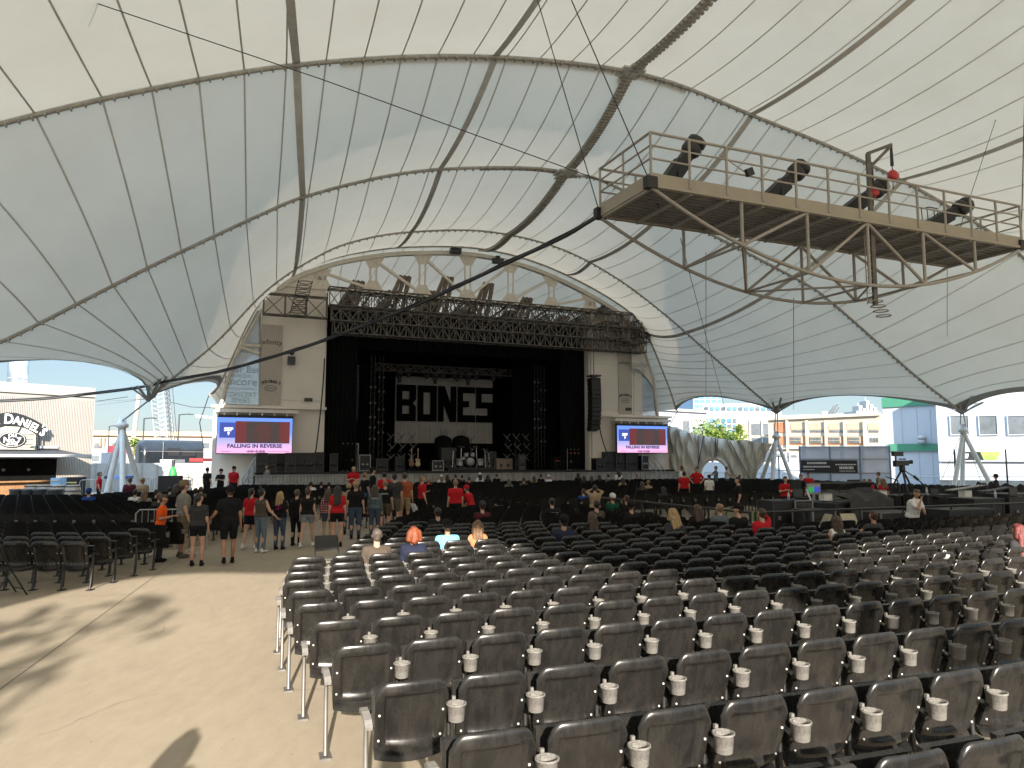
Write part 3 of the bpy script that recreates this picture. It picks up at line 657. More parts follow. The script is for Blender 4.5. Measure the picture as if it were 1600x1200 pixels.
G_ = [((516, 528, 709, 48.5), False, 'tall black cabinet at the far left of the stage'), ((532, 560, 693, 49.0), True, 'large black road case with silver edges, widest on stage left'), ((562, 579, 711, 48.8), True, 'black flight case with white print beside the widest case'),
      ((588, 606, 717, 49.2), False, 'low dark amplifier left of the guitars'), ((618, 632, 714, 49.5), False, 'black speaker cabinet behind the two guitars'), ((676, 693, 720, 48.6), True, 'small black case with a bright top edge near the stage centre'), ((690, 712, 700, 51.5), False, 'grey amplifier cabinet left of the drum kit'),
      ((757, 775, 706, 50.5), False, 'dark amplifier cabinet right of the drum kit'), ((775, 801, 716, 50.2), False, 'brown low cabinet at stage right of centre'), ((811, 821, 711, 49.0), False, 'grey standing case with a white hoop before it'), ((886, 907, 702, 49.0), True, 'road case with orange stripe between silver uprights'), ((867, 880, 714, 50), False, 'dark rack near the orange striped case')]
for (x0, x1, y0, S), e, lab in G_:
    th = case(x0, x1, y0, S, edge=e, lab=lab, m=MGREYT if 'grey' in lab else (MBROWN if 'brown' in lab else None))
    if 'orange' in lab:
        (ta, za), (tb, _) = PS(x0, y0 + 4, S), PS(x1, y0 + 4, S); mb = MB(); mb.box(L((ta + tb) / 2, S - .04, za - .1), (tb - ta - .1, .02, .1), AXL); mb.build('stripe', mat('orange_stripe', (.55, .16, .05), .6), th)
# side stacks at both wings
rr = random.Random(5)
k_ = 0
for x0, x1, y0, S in ((402, 418, 708, 46.7), (418, 432, 711, 46.8), (432, 446, 706, 47.3), (446, 462, 708, 47.0), (462, 476, 708, 47.2), (476, 492, 708, 47.2), (492, 506, 707, 47.5), (932, 946, 716, 47.2), (946, 962, 706, 47.4), (962, 978, 706, 47.3), (978, 996, 708, 47.2)):
    case(x0, x1, y0, S, edge=False, lab=('%s black cabinet from the left in the stack beside the %s screen' % (('first', 'second', 'third', 'fourth', 'fifth', 'sixth', 'seventh')[k_ % 7], 'left' if x0 < 700 else 'right')), name='subwoofer', cat='speaker'); k_ += 1
th = case(1003, 1013, 712, 46.9, edge=True, lab='white framed rack case standing alone below the right screen')
# line array on the right, plus the dark one on the left
def array(px, lab, S=47.0, n=12):
    x0, x1, y0, y1 = px; (t0, z1), (t1, _), (_, z0) = PS(x0, y0, S), PS(x1, y0, S), PS(x0, y1, S)
    th = thing('line_array', lab, 'speaker', L((t0 + t1) / 2, S, 0), 0, 'hanging line arrays'); h = (z1 - z0) / n
    for k in range(n):
        f = k / n; sh = -.25 * math.sin(f * 2.2) + .5 * f * f; a = -.05 - f * .25
        Yv = YL * math.cos(a) - ZL * math.sin(a) * -1; Zv = XL.cross(Yv)
        mb = MB(); mb.box(L((t0 + t1) / 2, S + .2 + sh * .6, z1 - h * (k + .5)), (t1 - t0, .7, h * .92), (XL, Yv, Zv)); mb.build('speaker_box', MBLK2, th)
    mb = MB(); mb.box(L((t0 + t1) / 2, S + .2, z1 + .15), (t1 - t0, .9, .12), AXL); mb.tube(L((t0 + t1) / 2, S + .2, z1 + .2), L((t0 + t1) / 2, S + .2, 11.4), .03, n=5); mb.build('fly_frame', MGREYT, th)
array((923, 937, 590, 672), 'long black line array hanging before the right edge of the stage opening'); array((543, 560, 575, 658), 'dim black line array hanging inside the left of the stage opening', 49.5)
# moving heads over the banner
k_ = 0
for x, y, big in ((624, 592, 1), (638, 588, 0), (667, 590, 0), (680, 594, 1), (692, 590, 0), (709, 592, 2), (720, 590, 0), (731, 596, 1), (744, 592, 0), (771, 594, 0), (780, 590, 0)):
    t, z = PS(x, y - 3, 54.8); c = L(t, 54.8, z); th = thing('moving_head', 'small black moving stage lamp over the banner, %s from the left' % ('first', 'second', 'third', 'fourth', 'fifth', 'sixth', 'seventh', 'eighth', 'ninth', 'tenth', 'eleventh')[k_], 'stage light', (c.x, c.y, c.z), 0, 'moving heads over the banner'); k_ += 1
    mb = MB(); mb.box(c + ZL * .32, (.42, .4, .2), AXL); mb.box(c + XL * .2 + ZL * .12, (.06, .14, .34), AXL); mb.box(c - XL * .2 + ZL * .12, (.06, .14, .34), AXL); mb.build('yoke', MBLK2, th)
    mb = MB(); dirv = Vector((0, 0, -1)) if big != 2 else (XL * .7 - ZL * .7); mb.tube(c + ZL * .1, c + ZL * .1 + dirv * (.55 if big else .35), .17, .13, 10); mb.build('lamp_head', MBLK2, th)
truss(L(10.5, 54.8, 9.35), L(23.5, 54.8, 9.35), .5, .5, .6, label='thin lattice truss carrying the lamps over the lettered banner')
# towers of lamps inside the opening
MLENS = mat('lamp_glass', (.16, .16, .17), .2, var=0)
for x, ys, S in ((582, (605, 630, 652, 668, 686), 51), (595, (590, 612, 640, 660, 676), 51.4), (838, (598, 627, 655, 669), 51), (848, (610, 640, 668, 690), 51.4)):
    t, _ = PS(x, 640, S); th = thing('lamp_tower', 'slim black lamp tower inside the stage opening near %s' % {582: 'the left drape', 595: 'the left edge of the banner', 838: 'the right drape', 848: 'the far right of the stage'}[x], 'lamp tower', L(t, S, 1.4), 0, 'lamp towers in the stage opening')
    mb = MB()
    for q in (-.14, .14): mb.tube(L(t + q, S, 1.4), L(t + q, S, 9.5), .025, n=5)
    for k in range(16): mb.beam(L(t - .14, S, 1.5 + k * .5), L(t + .14, S, 1.9 + k * .5), .02)
    mb.build('tower', MGREYT, th)
    for y in ys:
        z = PS(x, y, S)[1]; mb = MB()
        for q in (-.16, .16): mb.lathe(L(t + q, S - .12, z), [(0, 0), (.07, 0), (.09, .05), (.05, .2), (0, .2)], 8, ax=(XL, ZL, YL))
        mb.build('lamp', MLENS, th)
# angled bar racks (the little chevrons of light bars)
MSTAND_ = mat('bar_grey', (.12, .12, .12), .5)
def bars(px, S, flip, lab):
    th = thing('light_bar_rack', lab, 'light rack', L(PS(px[0], px[1], S)[0], S, 1.4)); mb = MB(); t0, z0 = PS(px[0], px[1], S)
    for i in range(3):
        for j in range(3):
            c = L(t0 + i * .78 + (j % 2) * .1, S, z0 - j * .75 + (i * .02)); d = (XL * (1 if flip else -1) + ZL).normalized(); e = (XL * (-1 if flip else 1) + ZL).normalized()
            if abs(i - 1) + j > 3: continue
            mb.beam(c - d * .42, c + d * .42, .05); mb.beam(c, c + e * .42, .05)
            mb.lathe(c - YL * .05, [(0, 0), (.08, 0), (.08, .08), (0, .08)], 8, ax=(XL, ZL, YL))
    mb.build('bars', MSTAND_, th); mb = MB()
    for i in range(3): mb.tube(L(t0 + i * .78, S + .1, 1.4), L(t0 + i * .78, S + .1, z0), .02, n=5)
    mb.build('stands', MGREYT, th)
bars((611, 683, ), 52.5, True, 'rack of small diagonal light bars at the left of the lettered banner'); bars((792, 684), 52.5, False, 'rack of small diagonal light bars at the right of the lettered banner'); bars((706, 688), 53.5, True, 'rack of diagonal light bars standing at the banner centre')
# drum kit
t0, z0 = PS(733, 726, 50.5); MCH = mat('chrome', (.6, .6, .6), .2, .9, var=0); MSH = mat('drum_shell', (.30, .30, .29), .35, .2, var=.1)
th = thing('drum_kit', 'pale silver drum kit with cymbals at the centre of the stage', 'drum kit', L(t0, 50.5, 1.4))
mb = MB(); mb.box(L(t0, 51, 1.5), (3.6, 2.4, .2), AXL); mb.build('riser', MDECK, th)
for dx, z, r, h, ax in ((0, 2.0, .3, .5, 'Y'), (-.75, 1.98, .24, .5, 'Z'), (.8, 1.98, .26, .5, 'Z'), (-.25, 2.5, .17, .28, 'Z'), (.22, 2.52, .17, .28, 'Z'), (-.5, 2.25, .18, .22, 'Z')):
    mb = MB(); A_ = (XL, ZL, -YL) if ax == 'Y' else AXL; c = L(t0 + dx, 50.4, z) - A_[2] * h / 2; mb.lathe(c, [(0, 0), (r, 0), (r * 1.05, .03), (r, .05), (r, h - .05), (r * 1.05, h - .03), (r, h), (0, h)], 16, ax=A_); mb.build('drum', MSH, th)
for dx, z in ((-1.2, 2.9), (-.6, 3.1), (.55, 3.1), (1.2, 2.9), (1.5, 2.7)):
    mb = MB(); c = L(t0 + dx, 50.5, z); mb.lathe(c, [(0, .03), (.08, .02), (.27, -.02)], 16, ax=(XL, (YL + ZL * .3).normalized(), (ZL - YL * .3).normalized())); mb.tube(c, L(t0 + dx * 1.05, 50.5, 1.6), .018, n=5)
    for q in range(3): mb.tube(L(t0 + dx * 1.05, 50.5, 1.95), L(t0 + dx * 1.05, 50.5, 1.6) + XL * .25 * math.cos(q * 2.1) + YL * .25 * math.sin(q * 2.1), .014, n=5)
    mb.build('cymbal', MCH, th)
# guitars on stands
for k, (x, m_) in enumerate(((643, mat('guitar_brown', (.16, .07, .03), .35)), (653, mat('guitar_cream', (.42, .34, .2), .35)))):
    t, z = PS(x, 726, 48.7); c = L(t, 48.7, 1.65 + .1); th = thing('electric_guitar', ('dark brown' if k == 0 else 'cream bodied') + ' electric guitar standing upright on the stage', 'guitar', L(t, 48.7, 1.4)); mb = MB()
    out = [(-.05, .46), (-.15, .5), (-.17, .38), (-.11, .27), (-.19, .13), (-.14, 0), (0, -.04), (.14, 0), (.19, .13), (.11, .27), (.16, .36), (.12, .46), (.05, .42)]
    mb.poly([c + XL * a + ZL * b for a, b in out], .045, YL); mb.build('guitar_body', m_, th)
    mb = MB(); mb.beam(c + ZL * .3, c + ZL * 1.0, .055, .03); mb.box(c + ZL * 1.08, (.09, .03, .18), AXL); mb.build('neck', mat('maple', (.35, .24, .13), .5), th)
    mb = MB()
    for q in (-.2, 0, .2): mb.tube(L(t + q, 48.7 + abs(q), 1.4), c + YL * .05 + ZL * .1, .015, n=5)
    mb.build('guitar_stand', MGREYT, th)
# two dark covered shapes standing before the banner
for k, x in enumerate((692, 720)):
    t, z = PS(x, 706, 53); th = thing('covered_equipment', ('tall dark covered stack before the banner, with thin rods on top' if k == 0 else 'dark covered stack with curved stands before the banner'), 'covered gear', L(t, 53, 1.4)); mb = MB()
    z1 = PS(x, 681, 53)[1]; mb.lathe(L(t, 53, 1.4), [(.75, 0), (.72, (z1 - 1.4) * .7), (.6, (z1 - 1.4) * .93), (.3, z1 - 1.4), (0, z1 - 1.35)], 14); mb.build('cover', MBLACK, th); mb = MB()
    for q in range(4): mb.tube(L(t - .25 + q * .17, 53, z1 - .1), L(t - .2 + q * .2, 53, z1 + .5 - .1 * (q % 2)), .02, n=5)
    mb.build('rods', MBLK2, th)
# steps and handrails at both ends of the stage
for sd, (x0, x1) in enumerate(((380, 398), (1022, 1042))):
    th = thing('stage_steps', 'grey metal steps with handrails at the %s end of the stage' % ('left', 'right')[sd], 'steps', L(PS(x0, 740, 46.6)[0], 46.6)); ta, tb = PS(x0, 740, 46.6)[0], PS(x1, 740, 46.6)[0]
    mb = MB(); 
    if sd: ta, tb = tb, ta
    for k in range(7): mb.box(L(ta + (tb - ta) * (k + .5) / 7, 46.9, .1 + k * .2), (abs(tb - ta) / 7, .9, .05), AXL)
    mb.build('treads', MGST, th); mb = MB()
    for q in (46.5, 47.3):
        for zz in (.5, .95): mb.tube(L(ta, q, .1 + zz), L(tb, q, 1.4 + zz), .025, n=6)
        for f in (0, .5, 1): p = ta + (tb - ta) * f; mb.tube(L(p, q, .1 + 1.3 * f), L(p, q, 1.05 + 1.3 * f), .025, n=6)
    mb.build('handrail', MGST, th)
# slack cables hanging by the walls
for k, (a, b, S, lab) in enumerate((((507, 560), (493, 708), 47.3, 'black cable hanging down the left edge of the stage opening'), ((936, 658), (950, 712), 46.8, 'pair of black cables fanning down beside the right line array'))):
    mb = MB(); (ta, za), (tb, zb) = PS(*a, S), PS(*b, S); mb.path([L(ta + (tb - ta) * f ** 1.6, S, za + (zb - za) * f) for f in [i / 8 for i in range(9)]], .045, 6); mb.build('hanging_cable', MBLK, label=lab, cat='cable')
# ------------------------------------------------------------ suspended spotlight platform
MTAN = mat('tan_painted_steel', (.30, .275, .235), .55, var=.08, scale=2); MTAN2 = mat('tan_toe_board', (.30, .265, .205), .6, var=.06, scale=1.5); MDKG = mat('deck_underside', (.19, .18, .165), .6, var=.2, scale=2)
PH, PT0, PT1, PS0, PS1 = 8.9, 9.87, 23.7, 14.8, 17.3
pl = thing('spotlight_platform', 'long tan steel platform with railings and curved underside trusses hanging from the roof', 'platform', L(16.8, 16, PH))
mb = MB(); mb.box(L((PT0 + PT1) / 2, (PS0 + PS1) / 2, PH + .1), (PT1 - PT0 - .1, PS1 - PS0 - .1, .05), AXL)
for k in range(12): mb.box(L((PT0 + PT1) / 2, PS0 + .12 + k * (PS1 - PS0 - .24) / 11, PH + .05), (PT1 - PT0 - .12, .09, .06), AXL)
mb.build('deck', MDKG, pl)
mb = MB(); nb = 12
for k in range(nb + 1): mb.box(L(PT0 + .05 + (PT1 - PT0 - .1) * k / nb, (PS0 + PS1) / 2, PH - .0), (.09, PS1 - PS0, .1), AXL)
mb.build('cross_beams', MTAN, pl)
mb = MB()
for s_ in (PS0, PS1): mb.box(L((PT0 + PT1) / 2, s_, PH + .2), (PT1 - PT0, .05, .32), AXL); mb.box(L((PT0 + PT1) / 2, s_ - .02, PH + .02), (PT1 - PT0 + .06, .12, .07), AXL)
for t_ in (PT0, PT1): mb.box(L(t_, (PS0 + PS1) / 2, PH + .18), (.05, PS1 - PS0 - .06, .34), AXL)
mb.build('toe_board', MTAN2, pl)
mb = MB()
for s_ in (PS0, PS1):
    for k in range(nb + 1): t = PT0 + (PT1 - PT0) * k / nb; mb.tube(L(t, s_ - .03, PH + .1), L(t, s_ - .03, PH + 1.38), .036, n=6)
    for zz, r in ((1.38, .036), (1.05, .025), (.72, .025)): mb.tube(L(PT0, s_ - .03, PH + zz), L(PT1, s_ - .03, PH + zz), r, n=6)
for t in (PT0, PT1):
    for zz, r in ((1.38, .036), (1.05, .025), (.72, .025)): mb.tube(L(t, PS0, PH + zz), L(t, PS1, PH + zz), r, n=6)
    mb.tube(L(t, 16.05, PH + .1), L(t, 16.05, PH + 1.38), .03, n=6)
mb.build('railing', MTAN, pl)
sagf = lambda f: 1.8 * 4 * f * (1 - f)
for s_ in (PS0, PS1):
    mb = MB(); P = [L(PT0 + (PT1 - PT0) * k / 28, s_, PH - sagf(k / 28)) for k in range(29)]; mb.path(P, .05, 8)
    nodes = [0, .2, .36, .52, .68, .84, 1]
    for i, f in enumerate(nodes[1:-1], 1):
        t = PT0 + (PT1 - PT0) * f; mb.tube(L(t, s_, PH), L(t, s_, PH - sagf(f)), .048, n=8)
        if i in (1, 2):
            f2 = nodes[i + 1]; mb.tube(L(t, s_, PH - sagf(f)), L(PT0 + (PT1 - PT0) * f2, s_, PH), .045, n=8)
        if i in (3, 4):
            f2 = nodes[i + 1]; mb.tube(L(t, s_, PH), L(PT0 + (PT1 - PT0) * f2, s_, PH - sagf(f2)), .045, n=8)
    mb.build('bow_truss', MTAN, pl)
mb = MB()
for f in (.2, .36, .52, .68, .84): t = PT0 + (PT1 - PT0) * f; z = PH - sagf(f); mb.tube(L(t, PS0, z), L(t, PS1, z), .035, n=6)
for f, g_ in ((.2, .36), (.52, .36), (.52, .68), (.84, .68)): mb.tube(L(PT0 + (PT1 - PT0) * f, PS0, PH - sagf(f)), L(PT0 + (PT1 - PT0) * g_, PS1, PH - sagf(g_)), .032, n=6)
mb.build('truss_ties', MTAN, pl)
# jib crane with two red chain hoists
tj = PT0 + (PT1 - PT0) * .545
mb = MB(); b0 = L(tj, PS0 + .15, PH - 2.3); b1 = L(tj, PS0 + .15, PH + 2.15); mb.beam(b0, b1, .11); mb.beam(b1, b1 + XL * .95 + ZL * .42, .09); mb.beam(b1 - ZL * .45, b1 + XL * .9 + ZL * .34, .07)
mb.build('jib', MTRUSS, pl)
mb = MB()
for k in range(9): mb.tube(b0 + XL * -.3 + ZL * (.1 + k * .22), b0 + XL * -.05 + ZL * (.1 + k * .22), .014, n=5)
mb.tube(b0 - XL * .3, b0 - XL * .3 + ZL * 2.1, .016, n=5); mb.build('access_ladder', MTAN, pl)
mb = MB()
for k in range(4):
    c = b0 + ZL * (.1 - .13 * k) + XL * (.1 * k); mb.path([c + XL * (.2 * math.cos(q)) + YL * (.2 * math.sin(q)) for q in [i * math.pi / 5 for i in range(11)]], .018, 4)
mb.build('ladder_cage', MTAN, pl)
MRED = mat('hoist_red', (.42, .03, .03), .4, var=.1)
for k, (p, ln) in enumerate(((b1 + XL * .95 + ZL * .38, .75), (b1 + XL * .12 - ZL * .25, .75))):
    th = thing('chain_hoist', ('red chain hoist hanging from the tip of the jib arm' if k == 0 else 'red chain hoist hanging close to the jib mast'), 'hoist', p)
    mb = MB(); mb.tube(p, p - ZL * ln * .8, .035, .05, n=6); mb.tube(p - ZL * ln * .8, p - ZL * (ln + .55), .015, n=5); mb.build('chain_fall', MBLK, th)
    mb = MB(); mb.lathe(p - ZL * (ln + .3), [(0, 0), (.1, .02), (.15, .12), (.14, .22), (.08, .3), (0, .32)], 10); mb.box(p - ZL * (ln + .14) + XL * .12, (.16, .12, .12), AXL); mb.build('hoist_body', MRED, th)
# follow spots
for k, (x, y) in enumerate(((1056, 252), (1216, 277), (1340, 303), (1472, 328))):
    t, z = PS(x, y, 15.7); c = L(t, 15.7, PH + .95); nm = ('first', 'second', 'third', 'fourth')[k]
    th = thing('follow_spot', '%s black follow spot from the left on the hanging platform' % nm, 'spotlight', L(t, 15.7, PH + .13), 0, 'follow spots on the platform')
    lean = (.95, .75, .62, .5)[k]; d = (XL * math.cos(lean) * .9 + ZL * math.sin(lean) - YL * .25).normalized(); sd_ = d.cross(YL).normalized(); up = sd_.cross(d)
    mb = MB(); mb.box(c - d * .25, (.40, .34, 1.05), (sd_, up, d)); mb.box(c - d * .5 + sd_ * -.26, (.36, .4, .5), (sd_, up, d)); mb.tube(c - d * .75, c - d * 1.05, .18, .15, 10)
    mb.box(c + d * .4, (.30, .28, .55), (sd_, up, d)); mb.build('lamp_housing', MBLK2, th)
    mb = MB(); mb.lathe(c + d * .6, [(.0, -.05), (.21, -.05), (.27, .05), (.27, .2), (.23, .22), (.23, .26), (.27, .28), (.26, .42), (.2, .46), (.17, .44), (.0, .36)], 9, ax=(sd_, up, d)); mb.box(c + d * .72 - sd_ * -.2, (.12, .1, .2), (sd_, up, d)); mb.build('front_barrel', MBLK, th)
    mb = MB(); 
    for q in (-1, 1): mb.beam(c + up * .17 * q, c + up * .17 * q - ZL * .45, .05)
    mb.beam(c - ZL * .45, c - ZL * .72, .09)
    for q in range(3): mb.tube(c - ZL * .55, c - ZL * .82 + XL * .28 * math.cos(q * 2.1 + .5) + YL * .28 * math.sin(q * 2.1 + .5), .025, n=5)
    mb.build('stand', MBLK, th)
t, z = PS(1169, 270, 14.75); th = thing('work_light', 'small square work light clipped to the platform railing', 'lamp', L(t, 14.75, z)); mb = MB(); mb.box(L(t, 14.7, z), (.22, .1, .2), ((XL * .9 + ZL * .4).normalized(), YL, (ZL * .9 - XL * .4).normalized())); mb.build('lamp_box', MBLK2, th); mb = MB(); mb.tube(L(t - .9, 14.75, PH + 1.15), L(t - .1, 14.75, z), .015, n=5); mb.build('bracket', MTAN, th)
mb = MB(); t, z = PS(1452, 328, 15.2); mb.path([L(t - .35, 15.2, PH + .9), L(t, 15.2, PH + 1.0), L(t + .35, 15.2, PH + 1.0)], .02, 5)
for q in (-.35, -.1, .2, .35): mb.tube(L(t + q, 15.2, PH + .96), L(t + q + .03, 15.2, PH + .5), .014, n=5)
mb.build('folding_stool', MBLK, label='small black frame stool beside the fourth spotlight on the platform', cat='stool')
# suspension wires
def wire(name, pts, r, lab, cat='cable', m=None, n=5):
    mb = MB(); mb.path(pts, r, n); return mb.build(name, m or MBLK, label=lab, cat=cat)
def pw(x, y, S): t, z = PS(x, y, S); return L(t, S, z)
c1, c2, c3, c4 = L(PT0, PS0, PH + .1), L(PT0, PS1, PH + .1), L(PT1, PS0, PH + .1), L(PT1, PS1, PH + .1)
wire('suspension_wire', [c1, pw(893, 0, 15.2)], .016, 'steel wire rising from the front left platform corner')
wire('suspension_wire', [c2, pw(840, 0, 18.2)], .016, 'steel wire rising from the rear left platform corner')
wire('suspension_wire', [c3, L(PT1 + .9, PS0, PH + 6.5)], .016, 'steel wire rising from the front right platform corner')
wire('suspension_wire', [c4, pw(1598, 60, 20)], .012, 'steel wire rising behind the fourth spotlight')
for k, cc_ in enumerate((c1, c2, c3)):
    mb = MB(); mb.box(cc_, (.3, .2, .3), AXL); mb.build('corner_bracket', MBLK2, pl)
for k, (x, y0, y1, S) in enumerate(((1103, 395, 640, 19), (1240, 466, 640, 17.6), (1480, 416, 560, 17.6), (1063, 372, 640, 18.6))):
    wire('hanging_line', [pw(x, y0, S), pw(x - (k == 3) * -70, y1, S + (22 if k in (0, 3) else 18))], .012, 'thin line hanging down under the platform, %s from the left' % ('second', 'third', 'rightmost', 'leftmost')[k])
# heavy black feeder cable from the platform corner down to the left mast and away
Dm = 35.0; pts = []
for x, y, D in ((945, 332, 19.9), (915, 350, 20.3), (880, 371, 20.9), (800, 408, 22.4), (700, 455, 24.5), (650, 477, 25.6), (600, 497, 26.7), (550, 516, 27.9), (510, 531, 28.8), (470, 545, 29.7), (440, 554, 30.4), (400, 566, 31.3), (340, 582, 32.7), (280, 593, 34), (240, 601, 34.9), (205, 608, 34.6), (130, 617, 33.8), (60, 624, 33), (-40, 629, 32)):
    pts.append(tuple(PD(x, y, D)))
mb = MB(); P = crm(pts, 90); mb.path(P, .05, 6); mb.path([p + Vector((0, 0, .07)) + Vector((.03 * math.sin(i), 0, 0)) for i, p in enumerate(P)], .03, 5)
mb.build('feeder_cable', MBLK, label='thick black cable sagging across the stage from the platform corner to the left mast', cat='cable')
wire('long_wire', [PD(118, -6, 17), PD(500, 123, 18.2), PD(950, 286, 19.9)], .014, 'thin dark wire crossing the roof diagonally from the top left')
def plastic():
    m = bpy.data.materials.new('seat_black_plastic'); m.use_nodes = True; n = m.node_tree; b = n.nodes['Principled BSDF']; lk = n.links.new
    tc = n.nodes.new('ShaderNodeTexCoord'); oi = n.nodes.new('ShaderNodeObjectInfo'); ad = n.nodes.new('ShaderNodeVectorMath'); ad.operation = 'ADD'
    cm = n.nodes.new('ShaderNodeCombineXYZ'); mu = n.nodes.new('ShaderNodeMath'); mu.operation = 'MULTIPLY'; mu.inputs[1].default_value = 53
    lk(oi.outputs['Random'], mu.inputs[0]); lk(mu.outputs[0], cm.inputs[0]); lk(mu.outputs[0], cm.inputs[2]); lk(tc.outputs['Object'], ad.inputs[0]); lk(cm.outputs[0], ad.inputs[1])
    mp = n.nodes.new('ShaderNodeMapping'); mp.inputs['Scale'].default_value = (9, 9, 3); lk(ad.outputs[0], mp.inputs[0])
    z = n.nodes.new('ShaderNodeTexNoise'); z.inputs['Scale'].default_value = 1.2; z.inputs['Detail'].default_value = 7; z.inputs['Roughness'].default_value = .7; lk(mp.outputs[0], z.inputs['Vector'])
    r = n.nodes.new('ShaderNodeValToRGB'); r.color_ramp.elements[0].position = .38; r.color_ramp.elements[1].position = .85
    r.color_ramp.elements[0].color = (.010, .0098, .0095, 1); r.color_ramp.elements[1].color = (.028, .0255, .0225, 1); lk(z.outputs[0], r.inputs[0]); lk(r.outputs[0], b.inputs['Base Color'])
    r2 = n.nodes.new('ShaderNodeMapRange'); r2.inputs[1].default_value = .3; r2.inputs[2].default_value = .75; r2.inputs[3].default_value = .20; r2.inputs[4].default_value = .36; lk(z.outputs[0], r2.inputs[0]); lk(r2.outputs[0], b.inputs['Roughness'])
    b.inputs['Specular IOR Level'].default_value = .5; return m
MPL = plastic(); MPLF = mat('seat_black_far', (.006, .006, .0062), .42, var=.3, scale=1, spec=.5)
MCUP = mat('cup_grey', (.155, .148, .135), .8, var=.35, scale=30, bump=.25, bscale=90); MARM = mat('arm_grey', (.22, .21, .20), .6, var=.2, scale=12); MBOLT = mat('bolt_steel', (.75, .75, .72), .3, .3, var=0); MSTL = mat('stanchion_steel', (.30, .29, .28), .35, .75, var=.2)
MLEGB = mat('stanchion_black', (.02, .02, .02), .45, var=.2)
# ------------------------------------------------------------ where the seats stand
PITCHX = .555
seats = []          # (X, Y, yaw, row, index, block, is_end)
LE = [(.95, 2.4), (.42, 3.2), (-.08, 4.04), (-.63, 4.93), (-1.13, 5.88), (-1.54, 6.73), (-1.91, 7.52), (-2.2, 8.24), (-2.47, 8.94), (-2.64, 9.58), (-2.79, 10.22), (-2.96, 10.96)]
d_ = 11.75; x_ = -2.4
while d_ < 22: LE.append((x_, d_)); d_ += .83; x_ = -2.4 - .25 * math.sin((d_ - 11) / 11 * 3.1)
def FOH(t, s): return 11.2 < t < 26.5 and 13.6 < s < 21.5
for r, (X, Y) in enumerate(LE):
    i = 0
    while i < 70:
        t, s = toL(X, Y); ph = AX + (t - 16.8) / 247
        if t < 25.6 and not FOH(t, s) and not (FOH(t, s + .6)): seats.append((X, Y, ph, r, i, 'R', i == 0))
        elif t > 27.5: seats.append((X, Y, ph, r, i, 'Q', False))
        X += PITCHX * math.cos(ph); Y += PITCHX * math.sin(ph); i += 1
LR = 0
Y = 12.95
while Y < 41:
    if not (16.9 < Y < 18.6):
        X = -7.62 - (.0 if Y < 17 else .3) - .02 * (Y - 13); i = 0
        while X > -.74 * Y - .5 and X > -23 and i < 60:
            ok = not (X < -17 and Y > 30)
            if Y > 32 and X < -14.5: ok = False
            if ok: seats.append((X, Y, R(2.0), LR, i, 'L', i == 0))
            X -= .50 * math.cos(R(2)); i += 1; 
            Yk = Y - .50 * math.sin(R(2)) * i
        LR += 1
    Y += .78
s = 24.0; rr_ = 0
while s < 43.5:
    t = 4.2 + .0 * s; i = 0
    while t < 37:
        sx = s + (t - 16.8) ** 2 / 494
        aisle = (9.6 < t < 10.9) or (22.6 < t < 23.9)
        p = L(t, sx)
        if not aisle and not (p.x < -5.6) and not FOH(t, sx) : seats.append((p.x, p.y, AX + (t - 16.8) / 247, rr_, i, 'F', False))
        t += PITCHX; i += 1
    s += .86; rr_ += 1
def inview(X, Y):
    if Y < 1: return False
    px = 800 + 1156 * X / Y; py = 715 + 1156 * 1.45 / Y
    return -70 < px < 1680 and py < 1330
vis = [q for q in seats if inview(q[0], q[1])]
vis.sort(key=lambda q: math.hypot(q[0], q[1]))
near, rest = vis[:300], vis[300:]
ORD_ = ('first', 'second', 'third', 'fourth', 'fifth')
# ------------------------------------------------------------ people
V3 = Vector
def cap(mb, a, ra, b, rb, fl=1.0, wd=None, n=12, m=4):
    """closed tapered capsule; fl squeezes it across wd"""
    a, b = V3(a), V3(b); d = b - a; l = d.length
    D = d / l if l > 1e-6 else V3((0, 0, 1)); w = V3(wd) if wd else V3((1, 0, 0))
    if abs(w.dot(D)) > .95: w = V3((0, 1, 0))
    X = (w - D * w.dot(D)).normalized(); Y = D.cross(X); rings = []
    for i in range(1, m + 1): q = -math.pi / 2 + math.pi / 2 * i / m; rings.append((a + D * (ra * math.sin(q)), ra * math.cos(q)))
    for i in range(m + 1): q = math.pi / 2 * i / m; rings.append((b + D * (rb * math.sin(q)), rb * math.cos(q))) if i < m else None
    vs = [a - D * ra]
    for c, r in rings:
        for j in range(n): t = 2 * math.pi * j / n; vs.append(c + X * (r * math.cos(t)) + Y * (r * fl * math.sin(t)))
    vs.append(b + D * rb); T = len(vs) - 1; k = len(rings)
    fs = [(0, 1 + (j + 1) % n, 1 + j) for j in range(n)] + [(1 + i * n + j, 1 + i * n + (j + 1) % n, 1 + (i + 1) * n + (j + 1) % n, 1 + (i + 1) * n + j) for i in range(k - 1) for j in range(n)] + [(T, 1 + (k - 1) * n + j, 1 + (k - 1) * n + (j + 1) % n) for j in range(n)]
    mb.add(vs, fs, 0, True)
def fuse(mb, vox, it=2):
    me = bpy.data.meshes.new('f'); me.from_pydata(mb.v, [], mb.f); o = bpy.data.objects.new('f', me); col.objects.link(o)
    r = o.modifiers.new('r', 'REMESH'); r.mode = 'VOXEL'; r.voxel_size = vox
    s_ = o.modifiers.new('s', 'SMOOTH'); s_.iterations = it; s_.factor = .5
    dg = bpy.context.evaluated_depsgraph_get(); ev = o.evaluated_get(dg); m2 = ev.to_mesh()
    out = MB(); out.add([v.co.copy() for v in m2.vertices], [tuple(p.vertices) for p in m2.polygons], 0, True); ev.to_mesh_clear()
    bpy.data.objects.remove(o); bpy.data.meshes.remove(me); return out
